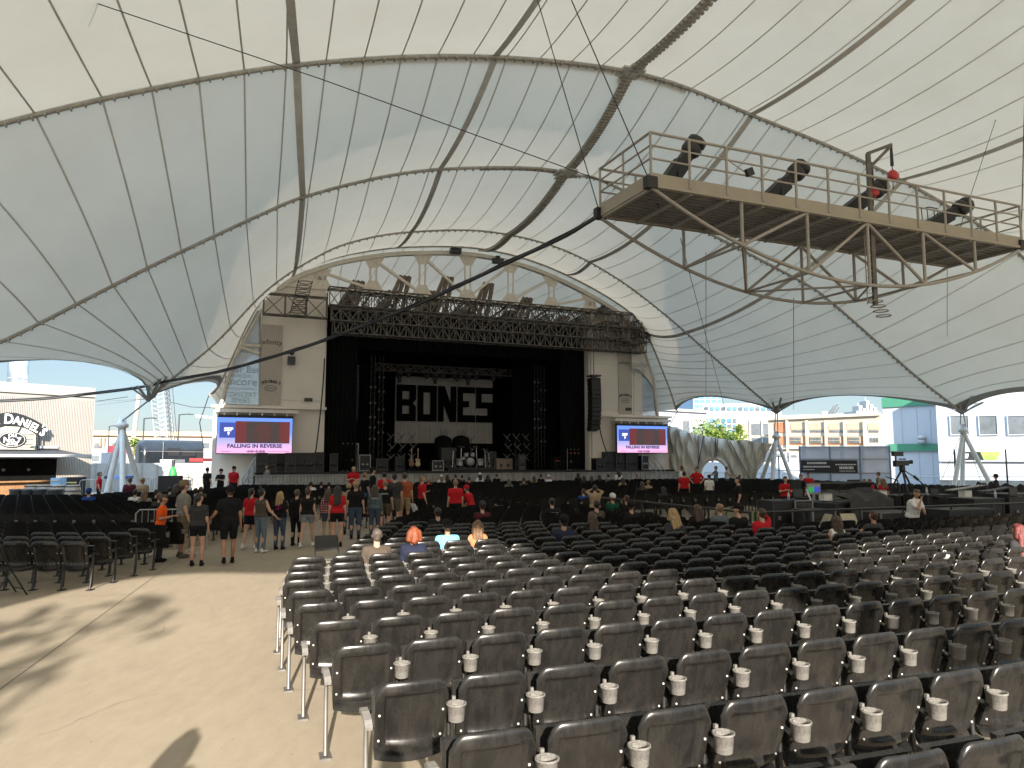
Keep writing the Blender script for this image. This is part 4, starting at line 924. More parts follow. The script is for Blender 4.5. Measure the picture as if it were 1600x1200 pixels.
SK = {'f': mat('skin_fair', (.46, .27, .19), .55, var=.05, scale=8), 't': mat('skin_tan', (.36, .19, .12), .55, var=.05, scale=8), 'b': mat('skin_brown', (.16, .085, .05), .55, var=.05, scale=8)}
MEYE = mat('eye_dark', (.03, .02, .02), .2, var=0); MLIP = mat('lip', (.32, .11, .09), .5, var=0)
def cloth(name, c, c2=None): return mat('cloth_' + name, c, .9, var=.14, scale=9, bump=.35, bscale=14, c2=c2, spec=.2)
def hairm(name, c): return mat('hair_' + name, c, .45, var=.35, scale=26, bump=.6, bscale=70, spec=.5)
COL = dict(orange=(.75, .10, .012), grey=(.20, .19, .165), dgrey=(.035, .035, .037), black=(.009, .009, .010), khaki=(.17, .135, .085), red=(.40, .012, .018), taupe=(.075, .06, .047), jeans=(.05, .07, .11), ljeans=(.12, .15, .19), denim=(.17, .19, .21), navy=(.016, .020, .042), cyan=(.16, .50, .68), white=(.62, .61, .6), green=(.01, .07, .04), teal=(.08, .11, .12), rust=(.28, .075, .035), maroon=(.07, .012, .02), blue=(.02, .06, .22), slate=(.10, .125, .145), peach=(.45, .19, .09), tan=(.28, .21, .13), brownj=(.10, .09, .07))
HC = dict(dark=(.012, .009, .007), brown=(.05, .025, .012), lbrown=(.14, .075, .035), blond=(.30, .19, .085), ginger=(.20, .05, .018), redh=(.15, .032, .03), greyh=(.075, .06, .05), sand=(.22, .13, .07))
def plaid():
    m = bpy.data.materials.new('cloth_plaid'); m.use_nodes = True; n = m.node_tree; b = n.nodes['Principled BSDF']; tc = n.nodes.new('ShaderNodeTexCoord'); lk = n.links.new
    k = []
    for dr in ('X', 'Z'):
        w_ = n.nodes.new('ShaderNodeTexWave'); w_.bands_direction = dr; w_.inputs['Scale'].default_value = 7; lk(tc.outputs['Object'], w_.inputs[0]); k.append(w_)
    mx = n.nodes.new('ShaderNodeMath'); mx.operation = 'MULTIPLY'; lk(k[0].outputs[1], mx.inputs[0]); lk(k[1].outputs[1], mx.inputs[1]); r = n.nodes.new('ShaderNodeValToRGB'); r.color_ramp.interpolation = 'CONSTANT'
    r.color_ramp.elements[0].color = (.03, .008, .012, 1); r.color_ramp.elements[1].color = (.38, .03, .035, 1); r.color_ramp.elements[1].position = .12; e = r.color_ramp.elements.new(.5); e.color = (.6, .45, .45, 1)
    lk(mx.outputs[0], r.inputs[0]); lk(r.outputs[0], b.inputs['Base Color']); b.inputs['Roughness'].default_value = .9; return m
MPLAID = plaid()
ARMS = {   # (elbow, wrist) for the right arm in body space relative to the shoulder; x is outward
    'down': ((.05, -.03, -.27), (.075, .05, -.52)), 'out': ((.12, .04, -.25), (.24, .16, -.42)), 'phone': ((.04, .02, -.27), (-.04, .26, -.20)), 'hip': ((.17, -.05, -.22), (.04, .05, -.38)),
    'lap': ((.03, .04, -.26), (-.05, .27, -.30)), 'chin': ((-.02, .24, -.13), (-.10, .20, .10)), 'rail': ((-.02, .20, -.20), (-.20, .34, -.19)), 'up': ((.14, .05, .20), (-.02, .02, .36)), 'head': ((.12, .14, .10), (-.08, .06, .20)),
    'cross': ((.06, .10, -.24), (-.16, .22, -.18)), 'reach': ((.10, .18, -.18), (.12, .42, -.24)), 'wide': ((.24, -.02, -.10), (.46, -.04, -.07)), 'phoneup': ((.02, .10, -.24), (-.06, .27, -.06))}
STCK = {}
def person(x, y, D, lab, sit=False, yaw=0., sh='black', sl='short', bt='shorts', bc='black', hair='short', hc='brown', hat=None, skin='f', fem=False, wide=1.0, al='down', ar='down', step=0., bow=0., turn=0., extra=None, shoes='black', group=None, X=None, H=None, tee=None, loc=None):
    if loc is None:
        if sit:
            best = min(seats, key=lambda q: abs(800 + 1156 * q[0] / max(1, q[1]) - x) / 9 + abs((2.3 - (y - 715) * (q[1] + .235) / 1156) - 1.22) / .035 + (0 if q[1] > 3 else 99))
            D = best[1] + .235 * math.cos(best[2]); yaw += math.degrees(best[2])
        T = 2.3 - (y - 715) * D / 1156; sc_ = T / ((1.31 - bow * .25) if sit else 1.75); sc_ = max(.78, min(1.12, sc_))
        X0 = (x - 800) / 1156 * D; pos = V3((X0, D, 0))
    else: pos = V3(loc); sc_ = (H or 1.75) / 1.75; D = 6
    if group is None: group = 'people seated among the seats' if sit else 'people standing in the aisles'
    th = thing('person', lab, 'person', pos, R(yaw), group)
    M = XF[th.name]; S_ = sc_; fine = D < 24
    vx = .0125 if D < 24 else .018
    dz = -.44 if sit else 0
    bw = wide; sx = .155 if fem else .178; hp = 1.08 if fem else 1.0
    def body(p):                                   # torso frame: lean about the pelvis
        p = V3(p); z = p.z - .95; c, s_ = math.cos(bow), math.sin(bow); return V3((p.x, p.y * c + z * s_, .95 + z * c - p.y * s_ + dz))
    hipz = .93 + dz
    legs = []
    for k in (-1, 1):
        if sit: legs.append([(k * .10, .02, hipz + .02), (k * .13, .43, .50), (k * .13, .42, .09)])
        else: legs.append([(k * .092, 0, hipz), (k * .10 + k * .01, step * k * .12 + .02, .50), (k * .11, step * k * .26 - (.05 if step * k < 0 else 0), .085 + (.03 if step * k < 0 else 0))])
    arms = []
    for k, a in ((-1, al), (1, ar)):
        e, w_ = ARMS[a]; s0 = V3((k * sx, 0, 1.395)); arms.append([body(s0), body(s0 + V3((k * e[0], e[1], e[2]))), body(s0 + V3((k * w_[0], w_[1], w_[2])))])
    ct, st = math.cos(turn), math.sin(turn)
    def hd(p): p = V3(p); q = V3((p.x * ct - p.y * st, p.x * st + p.y * ct, p.z)); return body(q)
    def U(p): return V3(p) * S_
    def c_(mb, a, ra, b, rb, fl=1.0, wd=None): cap(mb, U(a), ra * S_, U(b), rb * S_, fl, wd)
    def torso(mb, g):
        c_(mb, body((-.09 * bw, 0, 1.33)), .107 * bw + g, body((.09 * bw, 0, 1.33)), .107 * bw + g)
        c_(mb, body((-sx + .03, 0, 1.40)), .058 + g, body((sx - .03, 0, 1.40)), .058 + g)
        for k in (-1, 1): c_(mb, body((k * .075 * bw, 0, 1.32)), .11 * bw + g, body((k * .058 * bw, .005 * bw, 1.08)), (.092 if fem else .10) * bw + g)
        c_(mb, body((-.07 * bw, 0, 1.0)), .105 * hp * bw + g, body((.07 * bw, 0, 1.0)), .105 * hp * bw + g)
    # skin: one continuous surface
    mb = MB(); torso(mb, 0)
    c_(mb, body((0, -.015, 1.40)), .06, hd((0, 0, 1.555)), .05)
    c_(mb, hd((0, -.012, 1.65)), .082, hd((0, .02, 1.625)), .078); c_(mb, hd((0, .03, 1.60)), .062, hd((0, .045, 1.565)), .042)
    c_(mb, hd((0, .085, 1.635)), .013, hd((0, .108, 1.61)), .016)
    for k in (-1, 1): c_(mb, hd((k * .082, -.005, 1.635)), .014, hd((k * .084, -.01, 1.61)), .012)
    for k in (0, 1):
        s0, e0, w0 = arms[k]; c_(mb, s0, .052 * bw ** .4, e0, .040); c_(mb, e0, .040, w0, .026)
        h_, kn, an = legs[k]; q = V3(kn) + (V3(an) - V3(kn)) * .32 + V3((0, -.02, 0))
        c_(mb, V3(h_), .088 * hp * bw ** .6, V3(kn), .056); c_(mb, V3(kn), .052, q, .054); c_(mb, q, .054, V3(an), .036)
        f = V3(an); c_(mb, f + V3((0, -.03, -.04)), .036, f + V3((0, .13, -.05)), .032)
        d = (V3(w0) - V3(e0)).normalized(); c_(mb, V3(w0), .027, V3(w0) + d * .075, .034, .5, (1, 0, 0) if abs(d.x) < .6 else (0, 0, 1))
    bd = fuse(mb, vx * S_)
    for k in (0, 1):                              # fingers: four uneven, curled, and a thumb off the side of the palm
        e0, w0 = V3(arms[k][1]), V3(arms[k][2]); d = (w0 - e0).normalized(); wdv = V3((1, 0, 0)) if abs(d.x) < .6 else V3((0, 0, 1)); wdv = (wdv - d * wdv.dot(d)).normalized(); nn = d.cross(wdv)
        if not fine: continue
        curl = nn * (1 if nn.y > 0 else -1)
        for j in range(4):
            o_ = (j - 1.5) * .0165; L_ = (.064, .076, .072, .055)[j]; b0 = w0 + d * .085 + wdv * o_; b1 = b0 + d * L_ * .45 + curl * .006; b2 = b1 + (d * .8 + curl * .6).normalized() * L_ * .33; b3 = b2 + (d * .4 + curl).normalized() * L_ * .25
            bd.path([U(b0), U(b1), U(b2), U(b3)], [.0095 * S_, .009 * S_, .0082 * S_, .006 * S_], 6)
        kk = -1 if k else 1; b0 = w0 + d * .03 + wdv * kk * .024; b1 = b0 + (d + wdv * kk * .9).normalized() * .035; b2 = b1 + (d + wdv * kk * .2 + curl * .4).normalized() * .03
        bd.path([U(b0), U(b1), U(b2)], [.012 * S_, .010 * S_, .007 * S_], 6)
    for k in (-1, 1): bd.ball(U(hd((k * .031, .088, 1.648))), .011 * S_, 8, 6, 1)
    bd.ball(U(hd((0, .089, 1.578))), .02 * S_, 8, 5, 2, (1, .45, .35))
    def put(mb_, name, m_): 
        me = mb_.mesh(name, m_); o = bpy.data.objects.new(name, me); col.objects.link(o); o.parent = th; return o
    put(bd, 'body', [SK[skin], MEYE, MLIP])
    # shirt
    m_sh = MPLAID if sh == 'plaid' else cloth(sh, COL[sh])
    mb = MB(); torso(mb, .014)
    if sl != 'none':
        for k in (0, 1):
            s0, e0, w0 = arms[k]; c_(mb, s0, .068 * bw ** .4, V3(s0).lerp(V3(e0), .62), .062)
            if sl == 'long': c_(mb, V3(s0).lerp(V3(e0), .6), .058, e0, .052); c_(mb, e0, .052, V3(e0).lerp(V3(w0), .9), .038)
    if not sit: c_(mb, body((-.07 * bw, 0, 1.0)), .121 * hp * bw, body((.07 * bw, 0, 1.0)), .121 * hp * bw)
    if tee == 'polo': c_(mb, body((0, -.012, 1.45)), .068, body((0, -.005, 1.475)), .064)
    f_ = fuse(mb, vx * S_, 1); put(f_, 'shirt', m_sh)
    # lower half
    mb = MB(); top = body((-.07 * bw, 0, .97)), body((.07 * bw, 0, .97)); c_(mb, top[0], .116 * hp * bw, top[1], .116 * hp * bw)
    for k in (0, 1):
        h_, kn, an = map(V3, legs[k]); g = .018
        if bt == 'skirt': c_(mb, h_, .12, h_.lerp(kn, .7), .13)
        else:
            c_(mb, h_, .088 * hp * bw ** .6 + g, h_.lerp(kn, (.75 if not fem else .45) if bt == 'shorts' else 1), .082 if bt == 'shorts' else .068)
            if bt == 'pants': c_(mb, kn, .068, kn.lerp(an, .96), .055)
    put(fuse(mb, vx * S_, 1), 'trousers' if bt == 'pants' else bt, cloth(bc, COL[bc]))
    if not sit:
        for k in (0, 1):
            an = V3(legs[k][2]); mb = MB(); c_(mb, an + V3((0, -.045, -.04)), .046, an + V3((0, .06, -.035)), .047, .9); c_(mb, an + V3((0, .05, -.04)), .046, an + V3((0, .15, -.047)), .038, .8); c_(mb, an + V3((0, -.03, -.03)), .043, an + V3((0, -.02, .03)), .042)
            put(fuse(mb, .014 * S_, 1), 'shoe', cloth('shoe_' + shoes, COL[shoes]))
    # hair and hat
    if hair != 'bald':
        mb = MB(); z_ = 0
        c_(mb, hd((0, -.03, 1.668)), .087, hd((0, .018, 1.69)), .068); c_(mb, hd((-.05, -.03, 1.63)), .045, hd((.05, -.03, 1.63)), .045); c_(mb, hd((0, -.035, 1.66)), .084, hd((0, -.04, 1.59)), .06)
        if hair in ('long', 'bob', 'vlong'):
            zb = {'long': 1.36, 'bob': 1.53, 'vlong': 1.22}[hair]
            for k in (-1, 1): c_(mb, hd((k * .055, -.03, 1.66)), .055, hd((k * .085, -.03, max(zb, 1.50) + .02)), .045)
            c_(mb, hd((0, -.06, 1.64)), .082, hd((0, -.085, zb)), .06 if hair != 'bob' else .075)
            if hair != 'bob':
                for k in (-1, 1): c_(mb, hd((k * .055, -.07, 1.55)), .055, hd((k * .075, -.10, zb + .03 * k)), .04)
            else:
                for k in (-1, 1): c_(mb, hd((k * .06, -.045, 1.64)), .068, hd((k * .088, -.045, 1.545)), .055)
        if hair == 'tail': c_(mb, hd((0, -.11, 1.66)), .035, hd((0, -.14, 1.42)), .025)
        if hair == 'bun': c_(mb, hd((0, -.06, 1.77)), .045, hd((0, -.07, 1.79)), .04)
        put(fuse(mb, vx * S_ * .9, 1), 'hair', hairm(hc, HC[hc]))
    if hat:
        mb = MB(); c_(mb, hd((0, -.034, 1.682)), .101, hd((0, .012, 1.70)), .090); b_ = MB()
        back = hat.endswith('-'); hcx = hat.rstrip('-'); k = -1 if back else 1
        c_(mb, hd((0, .08 * k, 1.67)), .07, hd((0, .135 * k, 1.658)), .055, .16, (1, 0, 0)); put(fuse(mb, .011 * S_, 1), 'cap', cloth('cap_' + hcx, COL[hcx]))
    # prints and carried bits that belong to the clothing
    def tri(mb2, pts): mb2.poly([U(body(p)) for p in pts], .004 * S_, (0, -1, 0))
    if extra == 'backtext' or extra == 'backtext2' or extra == 'pink' or extra == 'mark' or extra == 'fronttext':
        rr2 = random.Random(len(lab)); mb2 = MB(); yb = -.136 * bw - .008 if extra != 'fronttext' else .136
        if extra == 'pink':
            for i in range(26): a, r_ = rr2.random() * 6.28, rr2.random() ** .6 * .10; cx, cz = r_ * math.cos(a), 1.27 + r_ * 1.1 * math.sin(a); tri(mb2, [(cx + rr2.uniform(-.03, .03), yb, cz + rr2.uniform(-.03, .03)) for _ in range(3)])
        else:
            for rw, (zz, hh) in enumerate(((1.315, .034), (1.265, .02)) if extra == 'backtext' else ((1.28, .045),)):
                xx = -.11
                while xx < .11:
                    w_ = rr2.uniform(.012, .022); q = rr2.random()
                    tri(mb2, [(xx, yb, zz), (xx + w_ * .35, yb, zz), (xx + w_ * .35, yb, zz + hh), (xx, yb, zz + hh)])
                    tri(mb2, [(xx + w_ * .36, yb, zz + hh * (.0 if q < .5 else .7)), (xx + w_, yb, zz + hh * (.0 if q < .5 else .7)), (xx + w_, yb, zz + hh * (.3 if q < .5 else 1)), (xx + w_ * .36, yb, zz + hh * (.3 if q < .5 else 1))])
                    xx += w_ + .007
        put(mb2, 'print', cloth('print_pink', (.55, .03, .25)) if extra == 'pink' else cloth('print_white', (.6, .6, .58)))
    return th, M, arms, S_
# --- group in the aisle on the left
P = person
P(255, 772, 16.6, 'boy in an orange t-shirt looking down at his hands by the barricade', yaw=-75, sh='orange', bc='dgrey', bt='pants', hair='short', hc='brown', al='phone', ar='phone', skin='t', bow=.08)
P(290, 751, 17.3, 'tall man in grey t-shirt, cap and khaki shorts beside the orange shirt boy', yaw=-50, sh='grey', bc='khaki', hair='short', hat='khaki', al='hip', ar='down', wide=1.12, shoes='brownj')
P(314, 770, 16.0, 'woman in charcoal t-shirt and black shorts reaching to the man in grey', yaw=10, sh='dgrey', bc='black', hair='tail', hc='dark', fem=True, al='reach', ar='down', turn=-.7, wide=1.1)
P(362, 759, 16.3, 'man all in black with cap, shorts and a cane in the aisle', yaw=28, sh='black', bc='black', hair='short', hat='black', al='out', ar='down', wide=1.12, skin='t', tee='polo', step=.5)
P(395, 762, 18.9, 'woman in red polo and black shorts partly behind the sleeveless woman', yaw=-10, sh='red', bc='black', hair='tail', hc='dark', fem=True, al='down', ar='down', shoes='white', step=.5)
P(411, 763, 18.2, 'woman in sleeveless taupe top and flared jeans with a jacket round her waist', yaw=-25, sh='taupe', sl='none', bc='ljeans', bt='pants', hair='bun', hc='dark', fem=True, ar='out', shoes='white')
P(440, 767, 18.8, 'blonde woman in black t-shirt with pink back print and jeans', yaw=-5, sh='black', bc='jeans', bt='pants', hair='long', hc='blond', fem=True, ar='phoneup', extra='pink', wide=1.1)
P(466, 764, 19.6, 'person in black carrying a yellow bag between two women', yaw=-8, sh='black', sl='long', bc='black', bt='pants', hair='short', hc='greyh', fem=True)
P(483, 762, 19.3, 'woman in black tank top and pale denim shorts walking away', yaw=0, sh='black', sl='none', bc='denim', hair='bun', hc='brown', fem=True, wide=1.08, step=1, shoes='white', al='down', ar='down')
P(514, 764, 20.2, 'woman in red plaid shirt and shorts beside the red t-shirt woman', yaw=10, sh='plaid', bc='jeans', hair='long', hc='brown', fem=True, sl='long')
P(529, 758, 19.4, 'woman in red t-shirt and black shorts with very long dark hair', yaw=12, sh='red', bc='black', hair='vlong', hc='dark', fem=True, al='down', ar='down', wide=1.05)
P(557, 752, 21.2, 'broad person in black t-shirt and jeans with pale backwards cap', yaw=5, sh='black', bc='jeans', bt='pants', hair='short', hc='blond', hat='tan-', wide=1.2)
P(546, 756, 22.5, 'person in tan top mostly hidden behind the pale cap', yaw=5, sh='tan', bc='jeans', bt='pants', hair='short', hc='dark', hat='tan')
P(587, 757, 21.6, 'woman in slate sweatshirt and jeans with long dark hair', yaw=5, sh='teal', sl='long', bc='jeans', bt='pants', hair='long', hc='brown', fem=True, wide=1.05, extra='mark')
P(603, 750, 23.0, 'person in long black t-shirt with white back print and shorts', yaw=0, sh='black', bc='taupe', hair='short', hc='sand', extra='backtext2')
P(617, 739, 24.0, 'man in charcoal t-shirt and khaki shorts with his back turned', yaw=10, sh='dgrey', bc='brownj', hair='short', hc='dark', wide=1.1)
P(633, 738, 24.6, 'man in rust orange t-shirt and tan shorts beside the charcoal shirt man', yaw=5, sh='rust', bc='tan', hair='short', hc='brown', wide=1.12)
P(601, 737, 28, 'person in red t-shirt with dark hair behind the group', yaw=15, sh='red', bc='black', hair='short', hc='dark')
P(571, 738, 29, 'person in black t-shirt and jeans near the red shirt steward', yaw=-40, sh='black', bc='jeans', bt='pants', hair='short', hc='sand')
P(583, 731, 31, 'person in black jacket and cap standing close to the stage skirt', yaw=-70, sh='black', sl='long', bc='jeans', bt='pants', hair='short', hat='black', hc='dark')
P(553, 728, 34, 'steward in red polo with folded arms before the stage', yaw=180, sh='red', bc='black', bt='pants', hair='bald', al='cross', ar='cross', tee='polo', wide=1.1)
P(660, 743, 24.8, 'steward in red shirt and black shorts by the white folding chair', yaw=-60, sh='red', bc='black', hair='short', hc='sand', al='phone', ar='down', shoes='white')
P(712, 749, 23.0, 'broad steward in red shirt and black trousers seen from behind', yaw=15, sh='red', bc='black', bt='pants', hair='short', hc='sand', wide=1.22)
P(737, 757, 23.4, 'steward in red shirt and cap leaning forward beside the broad steward', yaw=60, sh='red', bc='black', bt='shorts', hair='short', hat='red', bow=.35, al='reach', ar='reach')
# stewards by the left wing
P(157, 737, 33, 'steward in red polo standing left of the white mast leg', yaw=-60, sh='red', bc='black', bt='pants', hair='short', hc='greyh', tee='polo')
P(325, 730, 38, 'guard in black shirt and trousers beside the left screen wall', yaw=-20, sh='black', bc='black', bt='pants', hair='short', hc='dark')
P(346, 733, 38.5, 'person in black vest over white shirt next to the red polo steward', yaw=170, sh='black', bc='black', bt='pants', hair='short', hat='black', al='cross', ar='cross')
P(366, 729, 38, 'steward in red polo and dark cap in front of the left steps', yaw=180, sh='red', bc='black', bt='pants', hair='short', hat='black', tee='polo', wide=1.1)
P(417, 726, 44.5, 'person in pale grey shirt on the floor at the left stage corner', yaw=150, sh='grey', bc='black', bt='pants', hair='short', hc='sand')
# right side
P(1068, 736, 33, 'steward in red shirt with his back turned left of the tarp arch', yaw=0, sh='red', bc='black', bt='pants', hair='short', hc='dark', wide=1.15)
P(1064, 728, 41, 'person in white shirt turning beside the draped tarp', yaw=60, sh='white', bc='slate', bt='pants', hair='short', hc='brown')
P(1088, 730, 38, 'steward in red polo with hands on hips beside the tarp arch', yaw=170, sh='red', bc='black', bt='pants', hair='short', hc='brown', al='hip', ar='hip', tee='polo')
P(1107, 741, 33, 'person in cream t-shirt before the tarp arch', yaw=10, sh='white', bc='black', bt='pants', hair='short', hc='dark')
P(1118, 728, 47, 'person in pale blue shirt standing in the tarp archway, left one', yaw=90, sh='ljeans' if 'ljeans' in COL else 'white', bc='slate', bt='pants', hair='short', hc='dark', al='reach', ar='reach')
P(1135, 729, 47.5, 'person in white shirt standing in the tarp archway, right one', yaw=-90, sh='white', bc='slate', bt='pants', hair='short', hc='dark', al='reach', ar='reach')
P(1152, 745, 24, 'woman in black with hair tied up standing before the five pale chair backs', yaw=80, sh='black', bc='black', bt='pants', hair='bun', hc='dark', fem=True)
P(1226, 744, 27, 'steward in red shirt with folded arms beside the mixing area', yaw=170, sh='red', bc='black', bt='pants', hair='short', hc='brown', al='cross', ar='cross', wide=1.1)
P(1262, 738, 34, 'steward in red behind the mixing desks left of centre', yaw=150, sh='red', bc='black', bt='pants', hair='short', hc='brown')
P(1250, 741, 31, 'person in dark top beside the steward behind the mixing desks', yaw=120, sh='black', bc='black', bt='pants', hair='short', hc='brown')
P(1371, 737, 37, 'person in grey t-shirt and dark shorts before the mesh fence', yaw=60, sh='grey', bc='black', hair='short', hc='greyh')
P(1349, 748, 30, 'red shirt steward with dark hair, left of the pair behind the dark monitor', yaw=160, sh='red', bc='black', bt='pants', hair='short', hc='brown')
P(1357, 748, 30.5, 'red shirt steward with lighter hair, right of the pair behind the monitor', yaw=20, sh='red', bc='black', bt='pants', hair='short', hc='lbrown')
P(1378, 747, 28, 'woman in red top with long auburn hair by the mixing area', yaw=10, sh='red', bc='black', bt='pants', hair='long', hc='lbrown', fem=True)
P(1554, 741, 34, 'person in black cap and clothes standing right of the mast legs', yaw=60, sh='black', bc='black', bt='pants', hair='short', hat='black')
P(1601, 755, 24, 'person with dark hair cut off by the right edge', yaw=0, sh='dgrey', bc='black', bt='pants', hair='short', hc='dark')
mA = P(1420, 762, 18.3, 'grey haired man in white polo leaning on the railing with hand at chin', yaw=205, sh='white', bc='black', bt='shorts', hair='short', hc='greyh', skin='t', wide=1.15, al='rail', ar='chin', bow=.28, tee='polo', turn=-.5)
# seated, nearest first
P(591, 824, 11, 'seated man with cropped greying hair in brown t-shirt in the sun', sit=True, sh='taupe', hair='short', hc='greyh', wide=1.1, bc='jeans', bt='pants')
P(648, 821, 11, 'seated woman with ginger bob and navy t-shirt in the sun', sit=True, sh='navy', hair='bob', hc='ginger', fem=True, wide=1.15, bc='jeans', bt='pants')
P(700, 812, 11, 'seated man in black cap and bright cyan t-shirt in the sun', sit=True, sh='cyan', hair='short', hc='brown', hat='black', wide=1.2, bc='jeans', bt='pants', skin='t', extra='mark')
P(747, 811, 11, 'seated woman with long brown hair and bare shoulder in the sun', sit=True, sh='peach', sl='none', hair='long', hc='lbrown', fem=True, bc='jeans', bt='pants', turn=-.3)
P(685, 792, 15, 'seated man with short dark hair in shade behind the cyan shirt', sit=True, sh='black', hair='short', hc='dark', bc='jeans', bt='pants')
P(754, 783, 18, 'seated person in dark cap and maroon shirt', sit=True, sh='maroon', hair='short', hat='dgrey', bc='jeans', bt='pants')
P(862, 777, 17, 'seated man in black t-shirt with two lines of white back lettering', sit=True, sh='black', hair='short', hc='dark', extra='backtext', wide=1.15, bc='jeans', bt='pants')
P(880, 804, 12, 'seated man in dark cap and navy t-shirt with white back print', sit=True, sh='navy', hair='short', hat='black', hc='dark', extra='backtext2', wide=1.15, bc='jeans', bt='pants', skin='t')
P(924, 800, 12, 'seated woman with very long straight brown hair', sit=True, sh='black', hair='vlong', hc='brown', fem=True, bc='jeans', bt='pants')
P(911, 763, 24, 'seated child in blue shirt', sit=True, sh='blue', hair='short', hc='brown', bc='jeans', bt='pants')
P(929, 757, 22, 'person in leopard look top with arms raised to the head', sit=False, sh='tan', sl='long', hair='short', hc='dark', al='head', ar='head', fem=True)
P(931, 781, 18, 'seated person in taupe t-shirt beside the white cap', sit=True, sh='taupe', hair='short', hc='dark', bc='jeans', bt='pants')
P(956, 771, 18, 'seated person in white cap and dark green t-shirt', sit=True, sh='green', hair='short', hat='white', hc='brown', bc='jeans', bt='pants')
P(978, 773, 19, 'seated person in black with short hair behind the black cap man', sit=True, sh='black', hair='short', hc='brown', bc='jeans', bt='pants')
P(985, 783, 16, 'seated man in black cap and black t-shirt looking sideways', sit=True, sh='black', hair='short', hat='black', turn=-.9, bc='jeans', bt='pants', extra='mark')
P(1056, 797, 15, 'seated person with tousled blond hair bending low', sit=True, sh='dgrey', hair='long', hc='blond', fem=True, bow=.25, bc='jeans', bt='pants')
P(1087, 787, 15, 'seated woman with long chestnut hair in black', sit=True, sh='black', hair='long', hc='brown', fem=True, wide=1.1, bc='jeans', bt='pants')
P(1122, 786, 15, 'seated man with sandy hair in slate blue t-shirt', sit=True, sh='slate', hair='short', hc='sand', wide=1.25, bc='jeans', bt='pants')
P(1151, 787, 15.5, 'seated man in black cap turned left beside the slate blue shirt', sit=True, sh='black', hair='short', hat='black', turn=.9, wide=1.15, bc='jeans', bt='pants')
P(1187, 793, 15, 'seated person in dark red shirt holding a hand to the head', sit=True, sh='red', sl='long', hair='short', hc='brown', ar='head', bc='jeans', bt='pants')
P(1303, 804, 13.5, 'seated woman in white halter top with the man\'s arm round her', sit=True, sh='white', sl='none', hair='long', hc='brown', fem=True, bc='jeans', bt='pants', turn=-.5)
P(1360, 797, 13.5, 'seated man in grey t-shirt stretching his left arm round the woman', sit=True, sh='dgrey', hair='short', hc='brown', wide=1.2, bc='jeans', bt='pants', al='wide', skin='t')
P(1583, 817, 9.5, 'seated woman with long pinkish red hair at the right edge', sit=True, sh='dgrey', hair='vlong', hc='redh', fem=True, bc='jeans', bt='pants')
for x, y, sh, hr, hc, hat, lab in ((205, 743, 'maroon', 'short', 'greyh', None, 'seated person in maroon top near the white mast'), (225, 746, 'tan', 'short', 'sand', None, 'seated person in patterned beige top near the white mast'), (214, 764, 'white', 'short', 'dark', None, 'seated person with dark hair and white sleeve left of the aisle'), (229, 765, 'grey', 'long', 'lbrown', None, 'seated person with long fair hair left of the aisle'),
    (247, 764, 'black', 'short', 'dark', None, 'seated person in black with dark hair left of the aisle'), (252, 769, 'dgrey', 'short', 'lbrown', None, 'seated person turning round behind the orange shirt boy'), (268, 760, 'dgrey', 'short', 'dark', None, 'seated person in dark clothes just left of the tall man'), (278, 756, 'black', 'long', 'brown', None, 'seated woman in black near the low dark speaker'), (308, 762, 'black', 'short', 'dark', None, 'seated person with dark hair right of the tall man'), (316, 760, 'taupe', 'short', 'brown', None, 'seated person with brown hair right of the tall man'), (142, 763, 'blue', 'short', 'dark', 'blue', 'seated person in blue cap beside the red polo steward')):
    P(x, y, 25, lab, sit=True, sh=sh, hair=hr, hc=hc, hat=hat, bc='jeans', bt='pants')
fx = [(487, 752, 'white', 'dark', None), (503, 752, 'black', 'brown', None), (515, 753, 'dgrey', 'dark', None), (690, 742, 'white', 'sand', 'white'), (699, 742, 'black', 'dark', None), (712, 741, 'black', 'brown', None), (722, 742, 'taupe', 'dark', None), (733, 745, 'maroon', 'brown', None), (750, 739, 'white', 'dark', 'white'), (762, 742, 'black', 'dark', None), (776, 740, 'black', 'brown', None), (670, 748, 'red', 'sand', None), (795, 748, 'slate', 'greyh', None), (818, 746, 'taupe', 'brown', None), (834, 743, 'tan', 'brown', None), (845, 741, 'black', 'dark', None), (857, 742, 'white', 'dark', 'white'), (903, 739, 'black', 'dark', None), (912, 743, 'dgrey', 'dark', None), (924, 743, 'black', 'brown', None), (936, 742, 'black', 'dark', None), (950, 741, 'slate', 'dark', None), (966, 732, 'white', 'dark', None), (972, 746, 'tan', 'brown', None), (995, 741, 'black', 'sand', None), (1002, 752, 'dgrey', 'brown', None), (1035, 760, 'dgrey', 'dark', None), (1012, 750, 'tan', 'sand', None)]
nmw = {'white': 'white', 'black': 'black', 'dgrey': 'charcoal', 'taupe': 'taupe', 'maroon': 'maroon', 'red': 'red', 'slate': 'slate blue', 'tan': 'tan'}; hw_ = {'dark': 'dark', 'brown': 'brown', 'sand': 'sandy', 'greyh': 'grey'}
cnt = {}
for x, y, sh, hc, hat in fx:
    side = 'below the left wing' if x < 560 else 'before the banner' if x < 780 else 'before the right half of the stage' if x < 900 else 'below the right line array' if x < 960 else 'before the right screen'
    base = 'seated %s clothed person with %s' % (nmw[sh], 'white cap' if hat else hw_[hc] + ' hair'); key = (base, side); cnt[key] = cnt.get(key, 0) + 1
    P(x, y, 36, base + ', ' + ('another ' if cnt[key] > 1 else '') + side, sit=True, sh=sh, hair='long' if x % 3 == 0 else 'short', hc=hc, hat=hat, bc='jeans', bt='pants', group='people seated near the stage')
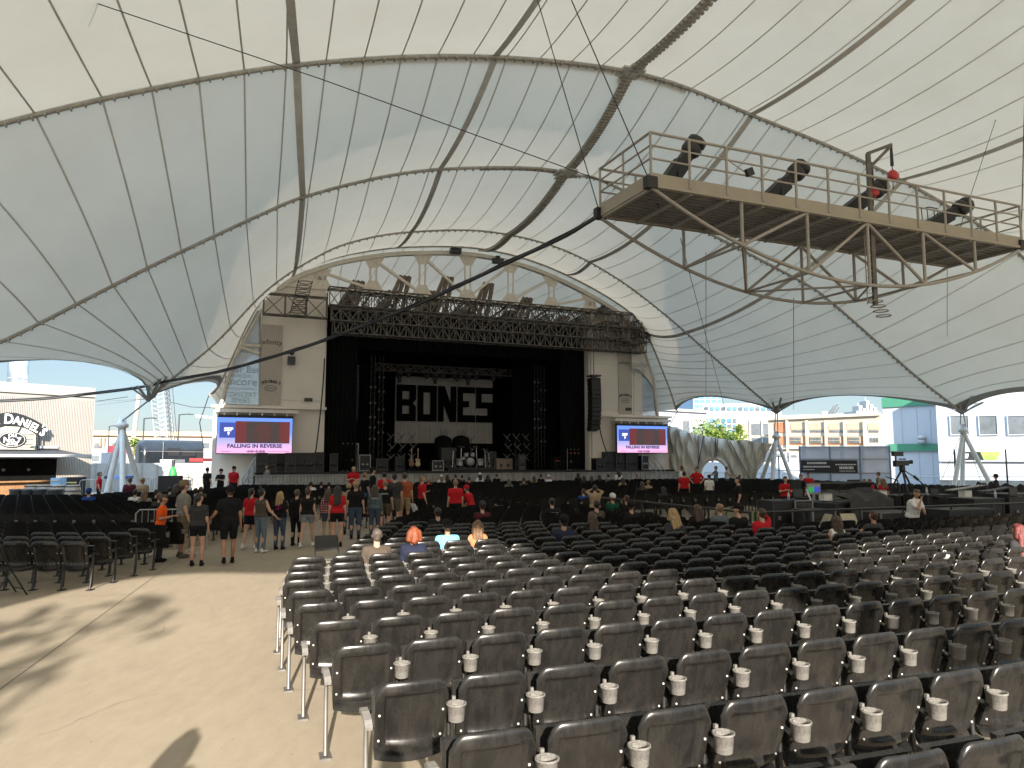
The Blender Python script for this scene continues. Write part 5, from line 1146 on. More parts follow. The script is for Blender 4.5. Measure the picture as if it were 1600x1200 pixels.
# people standing just out of the frame, whose shadows fall into it
P(0, 0, 0, 'photographer standing behind the last rows of seats', loc=(.05, -.42, .60), H=1.78, sh='navy', bc='black', ar='phoneup', al='phoneup', group='people behind the camera')
P(0, 0, 0, 'bystander left of the photographer in grey', loc=(-1.95, 1.62, 0), H=1.78, sh='grey', bc='black', bt='pants', yaw=20, al='hip', ar='hip', hair='long', group='people behind the camera')
# ------------------------------------------------------------ mixing area and gear on the floor
MCRM = mat('chair_cream', (.40, .37, .28), .5, var=.06); MYG = mat('chair_yellow_green', (.30, .32, .17), .5, var=.06); MWOOD = mat('wood', (.28, .15, .07), .6, var=.25, scale=10)
MRAIL = mat('railing_black', (.012, .012, .012), .4, var=.2); MGRN = mat('green_trim', (.10, .24, .09), .6, var=.1); MPANEL = mat('pale_panel', (.26, .27, .19), .6, var=.1)
rail = thing('crowd_railing', 'long black steel railing along the rear of the mixing area', 'railing', L(19, 13.45, 0))
mb = MB(); RT0, RT1 = 11.6, 27.5
for z in (1.06, .45): mb.tube(L(RT0, 13.45, z), L(RT1, 13.45, z), .028, n=8)
mb.build('rail', MRAIL, rail); mb = MB(); k = RT0
while k <= RT1: mb.tube(L(k, 13.45, 0), L(k, 13.45, 1.06), .03, n=8); mb.box(L(k, 13.45, .01), (.14, .14, .02), AXL); k += 1.6
mb.build('post', MRAIL, rail)
for s0, s1, t_, lab in ((13.5, 21, 11.5, 'black railing along the left side of the mixing area'),):
    th = thing('crowd_railing', lab, 'railing', L(t_, 17, 0)); mb = MB()
    for z in (1.06, .45): mb.tube(L(t_, s0, z), L(t_, s1, z), .028, n=8)
    for q in range(6): mb.tube(L(t_, s0 + (s1 - s0) * q / 5, 0), L(t_, s0 + (s1 - s0) * q / 5, 1.06), .03, n=8)
    mb.build('rail', MRAIL, th)
def folding_chair(p, rz, lab, m, mf=None, mseat=None):
    th = thing('folding_chair', lab, 'folding chair', p, rz, 'folding chairs'); M = XF[th.name]; T = lambda x, y, z: M @ Vector((x, y, z)); mf = mf or m
    X_, Y_ = M.to_3x3() @ Vector((1, 0, 0)), M.to_3x3() @ Vector((0, 1, 0))
    for k in (-1, 1):
        mb = MB(); mb.path([T(k * .21, .25, 0), T(k * .21, .0, .42), T(k * .20, -.2, .84)], .013, 6); mb.build('frame_tube', mf, th)
        mb = MB(); mb.path([T(k * .19, -.26, 0), T(k * .19, -.02, .40), T(k * .19, .16, .44)], .013, 6); mb.build('leg', mf, th)
    mb = MB(); mb.grid([[T(x, -.215 + .03 * (1 - (x / .21) ** 2) * -1 + (.84 - z) * .45, z) for x in (-.2, -.1, 0, .1, .2)] for z in (.60, .72, .84, .87)]); mb.grid([[T(x, -.195 + .03 * (1 - (x / .21) ** 2) * -1 + (.84 - z) * .45, z) for x in (.2, .1, 0, -.1, -.2)] for z in (.60, .72, .84, .87)]); mb.build('backrest', m, th)
    mb = MB(); mb.box(T(0, 0, .44), (.38, .38, .025), (X_, Y_, ZL)); mb.build('seat', mseat or m, th)
    mb = MB(); mb.tube(T(-.2, .2, .1), T(.2, .2, .1), .01, n=5); mb.tube(T(-.19, -.22, .1), T(.19, -.22, .1), .01, n=5); mb.build('stretcher', mf, th)
for k, (x, m_, lab) in enumerate(((1105, MCRM, 'leftmost'), (1121, MCRM, 'second'), (1137, MCRM, 'third'), (1173, MYG, 'left'), (1190, MYG, 'right'))):
    p = PXZ(x, 21.5 if k < 3 else 20.3, 0); folding_chair(p, AX, ('cream folding chair before the mixing area, %s of three' if k < 3 else 'yellow green folding chair at the mixing area, %s of two') % lab, m_, MRAIL)
folding_chair(PXZ(655, 23.6, 0), R(-60), 'white folding chair standing alone by the red shirted steward', mat('chair_white', (.6, .6, .58), .5)); folding_chair(PXZ(543, 31, 0), R(10), 'white folding chair below the steward before the stage', mat('chair_white', (.6, .6, .58), .5))
folding_chair(PXZ(515, 13.6, 0), R(200), 'black folding chair with pale seat left of the sunlit rows', MRAIL, mseat=MCUP)
folding_chair(PXZ(22, 12.6, 0), R(-35), 'large black folding chair at the near corner of the left block', MRAIL)
folding_chair(PXZ(1328, 18.9, 0), AX + 2.9, 'cream folding chair with white bag beside the railing', MCRM); folding_chair(PXZ(1278, 18.9, 0), AX + 1.2, 'cream folding chair turned sideways behind the railing', MCRM)
# silver crowd barricade near the boy
def barricade(a, b, z1, lab, n=None, m=None):
    a, b = Vector(a), Vector(b); l = (b - a).length; d = (b - a) / l; n = n or int(l / .12); th = thing('crowd_barricade', lab, 'barricade', (a + b) / 2, 0, 'steel crowd barricades'); mb = MB()
    mb.path([a + ZL * .15, a + ZL * (z1 - .08), a + d * .08 + ZL * z1, b - d * .08 + ZL * z1, b + ZL * (z1 - .08), b + ZL * .15], .02, 6); mb.tube(a + ZL * .2, b + ZL * .2, .016, n=6); mb.build('frame', m or MGST, th)
    mb = MB()
    for k in range(1, n): p = a + d * (l * k / n); mb.tube(p + ZL * .2, p + ZL * z1, .008, n=5)
    mb.build('bars', m or MGST, th); q = Vector((-d.y, d.x, 0)); mb = MB()
    for e in (a + d * .3, b - d * .3): mb.beam(e - q * .3 + ZL * .02, e + q * .3 + ZL * .02, .04); mb.tube(e, e + ZL * .2, .015, n=5)
    mb.build('feet', m or MGST, th)
barricade(PXZ(217, 17.2, 0), PXZ(328, 17.5, 0), 1.1, 'silver barricade behind the boy in orange')
for k, (x0, x1, D) in enumerate(((127, 168, 35), (172, 200, 36), (200, 238, 37), (241, 300, 39), (302, 322, 40))):
    barricade(PXZ(x0, D, 0), PXZ(x1, D + .5, 0), 1.25, 'silver barricade near the left mast, %s from the left' % ORD_[k] if 'ORD_' in globals() else 'silver barricade near the left mast, %s from the left' % ('first', 'second', 'third', 'fourth', 'fifth')[k])
for k in range(3): barricade(L(34.2 + k * 1.3, 45 - k * 2.6, 0), L(35.4 + k * 1.3, 42.6 - k * 2.6, 0), 1.2, 'barricade along the foot of the draped tarp, %s from the stage' % ('first', 'second', 'third')[k])
# generic equipment
def gear(name, lab, cat, x, D, w, d, h, z0=0., rz=AX, m=None, parts=()):
    p = PXZ(x, D, 0); th = thing(name, lab, cat, (p.x, p.y, z0), rz); M = XF[th.name]; Q = M.to_3x3(); A_ = (Q @ Vector((1, 0, 0)), Q @ Vector((0, 1, 0)), ZL)
    mb = MB(); mb.box(M @ Vector((0, 0, h / 2)), (w, d, h), A_)
    e = .025
    for a in (-1, 1):
        for b in (-1, 1): mb.box(M @ Vector((a * w / 2, b * d / 2, h / 2)), (e * 1.6, e * 1.6, h + .004), A_, 1)
        for zz in (.02, h - .012): mb.box(M @ Vector((0, a * d / 2, zz)), (w, e * 1.2, e * 1.2), A_, 1)
    mb.build('case_body', [m or MBLK2, MALU if parts and parts[0] == 'alu' else MGREYT], th)
    if 'rack' in parts:
        mb = MB()
        for k in range(max(2, int(h / .12))): mb.box(M @ Vector((0, -d / 2 - .012, .06 + k * .12)), (w * .86, .02, .095), A_)
        for k in range(max(2, int(h / .12))):
            for q in (-.3, -.1, .2): mb.box(M @ Vector((q * w, -d / 2 - .03, .06 + k * .12)), (.03, .02, .03), A_)
        mb.build('rack_units', MGREYT, th)
    if 'latch' in parts:
        mb = MB()
        for q in (-.3, .3): mb.box(M @ Vector((q * w, -d / 2 - .015, h * .6)), (.08, .03, .1), A_)
        mb.build('latch', MALU, th)
    return th, M, A_
for a in (dict(name='equipment_rack', lab='tall silver edged rack case at the left end of the mixing area', cat='rack', x=1238, D=20.5, w=.6, d=.7, h=1.15, parts=('alu', 'rack')), dict(name='equipment_rack', lab='wide silver edged rack case below the small monitor', cat='rack', x=1268, D=19.6, w=.75, d=.7, h=.95, parts=('alu', 'rack')),
    dict(name='road_case', lab='plain black road case left of the tall rack case', cat='case', x=1214, D=20.3, w=.9, d=.6, h=1.15, parts=('latch',)), dict(name='road_case', lab='grey topped long case behind the man in white polo', cat='case', x=1385, D=20.2, w=1.3, d=.6, h=.85, m=MGREYT, parts=('alu', 'latch')),
    dict(name='road_case', lab='large black case with a green knob right of the man in white polo', cat='case', x=1492, D=19.9, w=1.7, d=.8, h=.95, parts=('latch',)), dict(name='road_case', lab='low black case under the green edged table', cat='case', x=1520, D=21.4, w=1.2, d=.8, h=1.15, parts=('latch',)),
    dict(name='road_case', lab='black case stack far right with pale panel', cat='case', x=1578, D=22, w=1.5, d=.8, h=1.25, parts=('latch',)), dict(name='equipment_rack', lab='dark rack among the desks behind the cream chairs', cat='rack', x=1305, D=21.5, w=.9, d=.8, h=1.0, parts=('rack',)),
    dict(name='road_case', lab='black case behind the standing camera tripod', cat='case', x=1450, D=22.5, w=1.2, d=.8, h=1.2, parts=('latch',)), dict(name='road_case', lab='dark case at the foot of the camera tripod', cat='case', x=1400, D=23.2, w=1.1, d=.8, h=1.15, parts=('latch',)),
    dict(name='speaker_cabinet', lab='black speaker cabinet in front of the left yard barricades', cat='speaker', x=268, D=37, w=.95, d=.7, h=1.4, z0=0, rz=.2, parts=())):
    gear(**a)
# mixing desks
def desk(x, D, w, lab, lit=False):
    th, M, A_ = gear('mixing_desk', lab, 'mixing desk', x, D, w, .9, .95, m=MGREYT); X_, Y_, _ = A_
    Ys = (Y_ * .93 + ZL * .36).normalized(); Zs = X_.cross(Ys)
    mb = MB(); mb.box(M @ Vector((0, 0, 1.12)), (w, 1.0, .1), (X_, Ys, Zs)); mb.box(M @ Vector((0, .42, 1.38)), (w * .96, .1, .3), (X_, (Y_ * .9 + ZL * .4).normalized(), (ZL * .9 - Y_ * .4).normalized())); mb.build('console', MBLK2, th)
    mb = MB()
    for i in range(int(w / .07)):
        for j in range(4): mb.box(M @ Vector((-w / 2 + .06 + i * .07, -.3 + j * .17, 1.185 + (-.3 + j * .17) * .39 - .0)), (.02, .06, .02), (X_, Ys, Zs))
    mb.build('faders', MALU, th); return th, M, A_
desk(1310, 22.8, 1.9, 'wide dark mixing desk with faders beside the small monitor'); desk(1352, 23.6, 1.3, 'second dark mixing desk right of the wide one')
# covered desk
p = PXZ(1340, 21.6, 0); th = thing('covered_desk', 'grey cloth covered desk behind the railing', 'desk', p); mb = MB(); n = 24
mb.grid([[p + XL * ((i / n - .5) * 1.7) + YL * ((j / 8 - .5) * .9) + ZL * (1.16 + .10 * math.sin(i * .5) * math.cos(j * .8) + .12 * (j / 8)) for i in range(n + 1)] for j in range(9)])
mb.grid([[p + XL * ((i / n - .5) * 1.7) + YL * (-.45 + .03 * math.sin(i * 1.4) * (1 - j / 4)) + ZL * (1.16 * j / 4 + (.10 * math.sin(i * .5) if j == 4 else 0)) for i in range(n + 1)] for j in range(5)])
mb.build('cover', cloth('cover_grey', (.06, .06, .06)), th)
def monitor(x, y, D, w, h, lab, m_b, m_s, rz=AX):
    p = PD(x, y, D); th = thing('monitor', lab, 'monitor', p, rz); M = XF[th.name]; Q = M.to_3x3(); A_ = (Q @ Vector((1, 0, 0)), Q @ Vector((0, 1, 0)), ZL)
    mb = MB(); mb.box(p, (w, .05, h), A_); mb.box(p - ZL * (h / 2 + .08), (.06, .06, .2), A_); mb.box(p - ZL * (h / 2 + .18) , (.25, .18, .02), A_); mb.build('housing', m_b, th)
    if m_s:
        for k, c in enumerate(m_s):
            mb = MB(); mb.box(M @ Vector((-w * .22 + k * w * .44, -.03, -h * .05)), (w * .42, .01, h * .5), A_); mb.build('display', c, th)
monitor(1271, 764, 22.0, .50, .31, 'small grey monitor with green and blue display', mat('bezel_grey', (.28, .28, .28), .5), [scr_mat('screen_green', (.02, .20, .05)), scr_mat('screen_blue', (.03, .04, .30))])
monitor(1334, 756, 24.5, .52, .28, 'black monitor seen from behind in the mixing area', MBLK2, None); monitor(1243, 757, 24.5, .45, .28, 'dark monitor left of the small grey one', MBLK2, None); monitor(1348, 770, 22.3, .55, .3, 'dark flat monitor above the covered desk', MGREYT, None)
p = PD(1264, 775, 20.8); mb = MB(); mb.box(p, (.05, .03, .42), ((XL + ZL * .5).normalized(), YL, (ZL - XL * .5).normalized())); mb.build('tablet', mat('tablet_white', (.6, .6, .6), .5), label='thin white tablet edge leaning in front of the small monitor', cat='tablet')
# television camera on its tripod
p = PXZ(1409, 24.5, 0); zt = PD(1409, 733, 24.5).z; th = thing('camera_tripod', 'tall black tripod with pan handles carrying the television camera', 'tripod', p); mb = MB(); b0 = Vector((p.x, p.y, zt)); 
for a in (.3, 2.4, 4.5): mb.path([b0, Vector((p.x + .38 * math.cos(a), p.y + .38 * math.sin(a), zt - .65)), Vector((p.x + .75 * math.cos(a), p.y + .75 * math.sin(a), 1.15))], [.035, .03, .02], 6)
mb.build('legs', MBLK, th); mb = MB(); mb.lathe(b0, [(0, -.12), (.08, -.1), (.1, 0), (.08, .12), (0, .14)], 10); mb.build('head', MBLK, th); mb = MB(); mb.path([b0, b0 + Vector((.35, -.2, -.3)), b0 + Vector((.62, -.3, -.62))], [.02, .02, .03], 6); mb.tube(b0 + Vector((.28, -.15, -.22)), b0 + Vector((.4, -.22, -.36)), .045, n=8); mb.build('pan_handle', MBLK, th)
c = b0 + Vector((0, 0, .3)); th = thing('television_camera', 'black television camera with viewfinder on the tall tripod', 'camera', c); mb = MB(); mb.box(c - ZL * .1, (.36, .2, .17)); mb.box(c + Vector((-.2, 0, -.12)), (.1, .22, .2)); mb.box(c + Vector((.02, 0, .03)), (.22, .05, .04)); mb.build('camera_body', MBLK, th)
mb = MB(); mb.tube(c + Vector((.15, 0, -.08)), c + Vector((.34, 0, -.06)), .055, .065, 12); mb.build('lens', MBLK2, th); mb = MB(); mb.box(c + Vector((-.14, 0, .2)), (.3, .2, .15)); mb.box(c + Vector((-.2, 0, .06)), (.04, .04, .16)); mb.build('viewfinder', MBLK, th)
p = PD(1405, 762, 22.5); th = thing('microphone_boom', 'thin black boom stand left of the television camera', 'stand', p); mb = MB(); mb.path([Vector((p.x, p.y, .2)), p, PD(1402, 750, 22.5), PD(1384, 745, 22.5)], .018, 6); mb.build('boom', MBLK, th)
# table edge pieces on the right
def slab(a, b, w, h, m, name, lab, cat): mb = MB(); mb.beam(a, b, w, h, up=Vector((0, 0, 1))); return mb.build(name, m, label=lab, cat=cat)
th = thing('folding_table', 'long table with green front edge and tan grilled panel at the right', 'table', L(24.5, 14.8)); mb = MB(); mb.box(L(25.0, 14.8, 1.10), (3.6, .9, .05), AXL); mb.build('tabletop', mat('table_top', (.2, .2, .17), .5), th)
mb = MB(); mb.box(L(25.0, 14.33, 1.10), (3.6, .03, .07), AXL); mb.build('edge', MGRN, th); mb = MB(); mb.box(L(26.1, 14.4, .6), (2.4, .03, .8), AXL); mb.build('front_panel', MPANEL, th); mb = MB()
for k in range(7): mb.path([L(24.9 + k * .35, 14.36, .2), L(24.95 + k * .35, 14.36, .6), L(25.07 + k * .35, 14.36, .85), L(25.19 + k * .35, 14.36, .6), L(25.24 + k * .35, 14.36, .2)], .012, 5)
mb.build('grille', MRAIL, th)
for q in (23.3, 26.7): mb = MB(); mb.tube(L(q, 14.5, 0), L(q, 14.5, 1.08), .02, n=6); mb.tube(L(q, 15.1, 0), L(q, 15.1, 1.08), .02, n=6); mb.build('leg', MRAIL, th)
th = thing('low_bench', 'low bench with pale green edge behind the railing', 'bench', L(20.5, 14.4)); mb = MB(); mb.box(L(20.8, 14.5, .47), (2.8, .45, .06), AXL); mb.build('seat', MGRN, th)
for q in (19.6, 22): mb = MB(); mb.box(L(q, 14.5, .22), (.06, .4, .44), AXL); mb.build('leg', MRAIL, th)
# tarped heaps on the platform behind
for k, (x, D, w, h, lab) in enumerate(((1500, 25, 2.2, 1.35, 'dark covered heap of gear below the right mast'), (1545, 26, 2.0, 1.45, 'dark covered heap right of the mast legs'), (1590, 25, 1.8, 1.4, 'dark covered heap at the right edge'), (1462, 27, 1.2, 1.3, 'dark covered heap just right of the television camera'))):
    p = PXZ(x, D, 0); th = thing('covered_gear', lab, 'covered gear', p); mb = MB(); n = 18; r_ = random.Random(k)
    mb.grid([[p + XL * (w * (i / n - .5)) + YL * (.9 * (j / 8 - .5)) + ZL * (h * min(1, 4.5 * min(i / n + .02, 1 - i / n + .02), 3.5 * min(j / 8 + .05, 1.05 - j / 8)) * (.9 + .12 * math.sin(i * 1.1 + k) * math.cos(j * .9 + k))) for i in range(n + 1)] for j in range(9)]); mb.build('cover', cloth('tarp_dark', (.02, .02, .022)), th)
for k, (a, b) in enumerate((((1482, 766), (1535, 758)), ((1538, 768), (1580, 760)), ((1530, 768), (1585, 761)))):
    slab(PD(*a, 24), PD(*b, 25), .22, .03, MGREYT if k else MGST, 'metal_ramp', 'pale tilted metal sheet on the covered gear, %s of three' % ('left', 'middle', 'right')[k], 'sheet')
# cable covers and shiny bits lying between the seats
for k, (a, b) in enumerate((((700, 792), (742, 800)), ((706, 800), (735, 793)), ((792, 784), (832, 790)), ((800, 791), (822, 786)))):
    pa, pb = PZ(*a, .12), PZ(*b, .12); mb = MB(); mb.tube(pa, pb, .035, n=6); mb.tube(pa + Vector((0, .25, 0)), pb + Vector((0, .25, 0)), .02, n=6); mb.build('folded_stand', MALU, label='silver tube lying in the cross aisle, %s from the left' % ('first', 'second', 'third', 'fourth')[k], cat='tube')
# bins and barrels in front of the bar
MBAR = mat('barrel_wood', (.30, .24, .18), .7, var=.25, scale=6); MHOOP = mat('barrel_hoop', (.10, .10, .10), .5, .5); MBIN = mat('bin_black', (.03, .032, .036), .45, var=.1)
for k, x in enumerate((30, 48, 66, 90)):
    p = PXZ(x, 32.5 - (k == 3) * .3, 0); th = thing('litter_bin', 'round black litter bin before the bar, %s from the left' % ('first', 'second', 'third', 'fourth')[k], 'bin', p, 0, 'black litter bins'); mb = MB(); mb.lathe(p, [(0, 0), (.25, 0), (.29, .86), (.31, .87), (.31, .93), (.28, .93), (.26, .1), (0, .08)], 18); mb.build('bin_shell', MBIN, th)
for k, x in enumerate((53, 71, 93, 117)):
    p = PXZ(x, 35.2 - .3 * (k > 1), 0); th = thing('wooden_barrel', 'grey wooden barrel table by the bar, %s from the left' % ('first', 'second', 'third', 'fourth')[k], 'barrel', p, 0, 'wooden barrels'); mb = MB(); mb.lathe(p, [(0, 0), (.27, 0), (.34, .3), (.36, .5), (.34, .75), (.28, 1.02), (.26, 1.02), (0, 1.0)], 18); mb.build('staves', MBAR, th)
    mb = MB()
    for z, r in ((.1, .30), (.3, .347), (.72, .35), (.93, .31)): mb.lathe(p + ZL * z, [(r, 0), (r + .008, 0), (r + .008, .06), (r, .06)], 18)
    mb.build('hoops', MHOOP, th)

rr = random.Random(21); CL = [cloth('clut_a', (.25, .25, .24)), cloth('clut_b', (.05, .12, .16)), MBLK2, mat('paper_white', (.55, .55, .53), .7), MGREYT]
for k, (x, y, D) in enumerate(((1232, 776, 20.3), (1252, 772, 20.6), (1290, 777, 21.2), (1312, 770, 22.2), (1330, 774, 22.4), (1362, 769, 23.2), (1376, 772, 22), (1392, 775, 21), (1448, 768, 22), (1466, 771, 22), (1508, 772, 21.5), (1530, 770, 21.5), (1555, 773, 21), (1590, 770, 21))):
    p = PD(x, y, D); kind = k % 4; nm = ('water_bottle', 'laptop', 'paper_box', 'desk_lamp')[kind]; pl_ = ORD_[k // 4]
    th = thing(nm, ('small clear water bottle', 'open dark laptop', 'small pale box', 'thin black desk lamp')[kind] + ' on the mixing area gear, %s such item from the left' % pl_, nm.replace('_', ' '), p, AX); M = XF[th.name]; T = lambda a, b, c: M @ Vector((a, b, c)); mb = MB()
    if kind == 0: mb.lathe(p - ZL * .1, [(0, 0), (.035, 0), (.035, .15), (.015, .2), (.015, .23), (0, .23)], 10); mb.build('bottle', mat('bottle_clear', (.35, .42, .45), .2), th)
    elif kind == 1: mb.box(T(0, 0, -.1), (.36, .25, .02), AXL); mb.box(T(0, .13, .02), (.36, .02, .24), AXL); mb.build('shell', MBLK2, th); mb = MB(); mb.box(T(0, .115, .02), (.32, .008, .2), AXL); mb.build('display', MGLS_ if 'MGLS_' in globals() else MGREYT, th)
    elif kind == 2: mb.box(T(0, 0, 0), (.3, .2, .18), AXL); mb.build('box', CL[3], th); mb = MB(); mb.box(T(0, 0, .1), (.31, .21, .03), AXL); mb.build('lid', CL[0], th)
    else: mb.path([T(0, 0, -.15), T(0, 0, .1), T(.06, 0, .25), T(.18, 0, .27)], .009, 5); mb.build('stem', MBLK, th); mb = MB(); mb.lathe(T(.2, 0, .24), [(.05, 0), (.02, .05), (0, .05)], 8); mb.build('shade', MBLK, th)
for k in range(9):
    a = L(12.6 + k * 1.35, 14.2 + (k % 3) * .5, .03); pts = [a + XL * (.5 * i / 5) + YL * (.25 * math.sin(i * 1.3 + k)) + ZL * (.0 + .9 * (i == 5) * (k % 2)) for i in range(6)]
    mb = MB(); mb.path(pts, .02, 5); mb.build('loose_cable', MBLK, label='loose black cable behind the railing, %s from the left' % ('first', 'second', 'third', 'fourth', 'fifth', 'sixth', 'seventh', 'eighth', 'ninth')[k], cat='cable')

def bag(p, r, m, lab, squash=.7):
    th = thing('bag', lab, 'bag', p); mb = MB(); rr3 = random.Random(int(p.x * 100)); n, k = 16, 9
    vs = [[p + Vector((r * math.sin(math.pi * i / (k - 1)) * math.cos(2 * math.pi * j / n) * (1 + .12 * math.sin(j * 2.3 + i)), r * .7 * math.sin(math.pi * i / (k - 1)) * math.sin(2 * math.pi * j / n), r * squash * (1 - math.cos(math.pi * i / (k - 1))) * (1 + .08 * math.sin(j * 1.7)))) for j in range(n + 1)] for i in range(k)]
    mb.grid(vs); mb.build('sack', m, th); mb = MB(); t = p + Vector((0, 0, r * squash * 2)); mb.path([t - Vector((r * .3, 0, .02)), t + Vector((-r * .2, 0, r * .4)), t + Vector((r * .2, 0, r * .4)), t + Vector((r * .3, 0, -.02))], .012, 6); mb.build('handle', m, th)
pb = PZ(1476, 868, .80); bag(Vector((pb.x, pb.y, .74)), .075, cloth('bag_white', (.3, .3, .3)), 'white bag lying over a sunlit seat back at the right')
pb = PZ(1505, 862, .80); bag(Vector((pb.x, pb.y, .72)), .12, cloth('bag_black', (.01, .01, .01)), 'black bag over the seat beside the white bag')
pb = PZ(1545, 872, .80); bag(Vector((pb.x, pb.y, .72)), .13, cloth('bag_black', (.01, .01, .01)), 'black jacket bundle on the seat left of the red haired woman')
# ------------------------------------------------------------ seats
def sst(a, b, x):
    f = min(1, max(0, (x - a) / (b - a))); return f * f * (3 - 2 * f)
def back_shell(nu=19, nv=17, hw=.243, z0=.42, z1=.85):
    mb = MB(); us = [-1, -.97, -.9, -.82, -.76, -.71, -.66, -.5, -.25, 0, .25, .5, .66, .71, .76, .82, .9, .97, 1]; vs = [0, .03, .06, .10, .16, .3, .45, .6, .7, .74, .775, .79, .815, .86, .89, .91, .93, .95, .97, .985, 1]
    def pt(u, v, front):
        a = max(0, (abs(u) - .62) / .38); zt = z1 - .085 * a ** 2.6 + .008 * (1 - u * u); zb = z0 + .02 * u * u - .015
        q_ = max(0, (v - .89) / .11); z = zb + (zt - zb) * (v if v < .89 else .89 + .11 * math.sin(q_ * math.pi / 2)); x = u * (hw - .012 * (1 - v))
        y = -.11 - .125 * v + .035 * u * u - .01 * math.sin(v * 3.1)
        rec = (1 - sst(.70, .745, abs(u))) * sst(.03, .16, v) * (1 - sst(.775, .815, v))
        roll = 1 - math.cos(q_ * math.pi / 2); edge = sst(.93, 1.0, abs(u))
        if front: y += .034 - .004 * roll - .010 * edge
        else: y += (.032 * rec) + .024 * roll + .008 * edge - .006 * math.exp(-((v - .845) / .035) ** 2) * (1 - sst(.6, .8, abs(u)))
        return (x, y, z)
    nu, nv = len(us), len(vs)
    A_ = [[pt(u, v, 0) for u in us] for v in vs]; B_ = [[pt(u, v, 1) for u in us] for v in vs]
    mb.grid([list(reversed(r)) for r in A_]); mb.grid(B_)
    mb.grid([[a, b] for a, b in zip([r[0] for r in A_], [r[0] for r in B_])]); mb.grid([[b, a] for a, b in zip([r[-1] for r in A_], [r[-1] for r in B_])])
    mb.grid([A_[-1], B_[-1]]); mb.grid([B_[0], A_[0]])
    for u, z in ((-.88, .66), (-.88, .47), (.88, .66), (.88, .47)):
        v = (z - z0) / (z1 - z0); p = pt(u, v, 0); mb.ball((p[0], p[1] - .001, p[2]), .0085, 8, 5, 1)
    return mb
def seat_chair(name='stadium_seat'):
    r = bpy.data.objects.new(name, None); col.objects.link(r); r.empty_display_size = .1
    back_shell().build('backrest', [MPL, MBOLT], r)
    mb = MB(); A_ = []; B_ = []
    for j, v in enumerate([0, .04, .12, .3, .6, .9, 1]):
        z = .345 + .40 * v; A_.append([(u * .225, -.085 + .105 * min(1, v * 3) + .03 * v - .03 * (1 - u * u) * (1 - min(1, v * 3)), z - .025 * (1 - u * u) * (1 - v)) for u in (-1, -.8, -.4, 0, .4, .8, 1)])
        B_.append([(p[0], p[1] + .045, p[2] + .004) for p in A_[-1]])
    mb.grid([list(reversed(q)) for q in A_]); mb.grid(B_); mb.grid([A_[-1], B_[-1]]); mb.grid([B_[0], A_[0]]); mb.grid([[a, b] for a, b in zip([q[0] for q in A_], [q[0] for q in B_])]); mb.grid([[b, a] for a, b in zip([q[-1] for q in A_], [q[-1] for q in B_])])
    mb.build('seat', MPL, r)
    return r
def arm_mb(x):
    mb = MB(); P = [(-.17, .575), (-.12, .60), (.0, .615), (.1, .61), (.13, .59)]
    for (y0, z0), (y1, z1) in zip(P, P[1:]): mb.box((x, (y0 + y1) / 2, (z0 + z1) / 2), (.05, math.hypot(y1 - y0, z1 - z0) + .008, .028), (Vector((1, 0, 0)), Vector((0, y1 - y0, z1 - z0)).normalized(), Vector((0, -(z1 - z0), y1 - y0)).normalized()))
    return mb
def leg_mb(x):
    mb = MB(); mb.path([(x, -.10, .02), (x, -.07, .2), (x, -.045, .4), (x, -.05, .6)], [.018, .017, .017, .015], 8); mb.path([(x, -.035, .04), (x, -.02, .2), (x, -.015, .4), (x, -.03, .6)], .011, 6)
    mb.box((x, -.08, .008), (.085, .15, .016)); return mb
def cup_mb(x):
    mb = MB(); c = (x, -.25, .59); mb.lathe(c, [(0, 0), (.048, 0), (.052, .005), (.060, .10), (.067, .103), (.067, .114), (.057, .114), (.05, .012), (0, .01)], 18)
    mb.box((x, -.19, .655), (.035, .03, .085)); mb.box((x, -.175, .70), (.022, .02, .05)); return mb
PX = .2775
proto = seat_chair(); 
a_ = arm_mb(-PX).build('armrest', MPL, proto); l_ = leg_mb(-PX).build('leg', MLEGB, proto); c_ = cup_mb(PX).build('cup_holder', MCUP, proto)
proto_L = seat_chair(); arm_mb(PX).build('armrest', MPL, proto_L); leg_mb(PX).build('leg', MLEGB, proto_L)
proto_end = seat_chair(); arm_mb(-PX).build('armrest', MARM, proto_end); leg_mb(-PX).build('leg', MSTL, proto_end); cup_mb(PX).build('cup_holder', MCUP, proto_end)
# far version, one small mesh
fm = MB(); us = [-1, -.85, -.5, 0, .5, .85, 1]
fm.grid([[(u * .243, -.11 - .125 * v + .03 * u * u, .42 + (.43 - (.06 if abs(u) == 1 else .012 if abs(u) > .8 else 0)) * v) for u in reversed(us)] for v in (0, .5, .93, 1)])
fm.grid([[(u * .243, -.11 - .125 * v + .03 * u * u + .03, .42 + (.43 - (.06 if abs(u) == 1 else .012 if abs(u) > .8 else 0)) * v) for u in us] for v in (0, .5, .93, 1)])
fm.grid([[(u * .243, -.235 + .03 * u * u, .85 - (.06 if abs(u) == 1 else .012 if abs(u) > .8 else 0)) for u in us], [(u * .243, -.2 + .03 * u * u, .846 - (.06 if abs(u) == 1 else .012 if abs(u) > .8 else 0)) for u in us]])
fm.box((0, -.03, .52), (.44, .05, .36)); fm.box((-PX, -.05, .3), (.03, .04, .6)); fm.box((-PX, -.02, .6), (.05, .3, .03)); fm.box((-PX, -.06, .01), (.08, .16, .02))
fm.lathe((PX, -.235, .595), [(.034, 0), (.046, .1), (.04, .102), (.03, .02)], 6, 1)
ORD = 'first second third fourth fifth sixth seventh eighth ninth tenth eleventh twelfth thirteenth fourteenth fifteenth sixteenth seventeenth eighteenth nineteenth twentieth'.split()
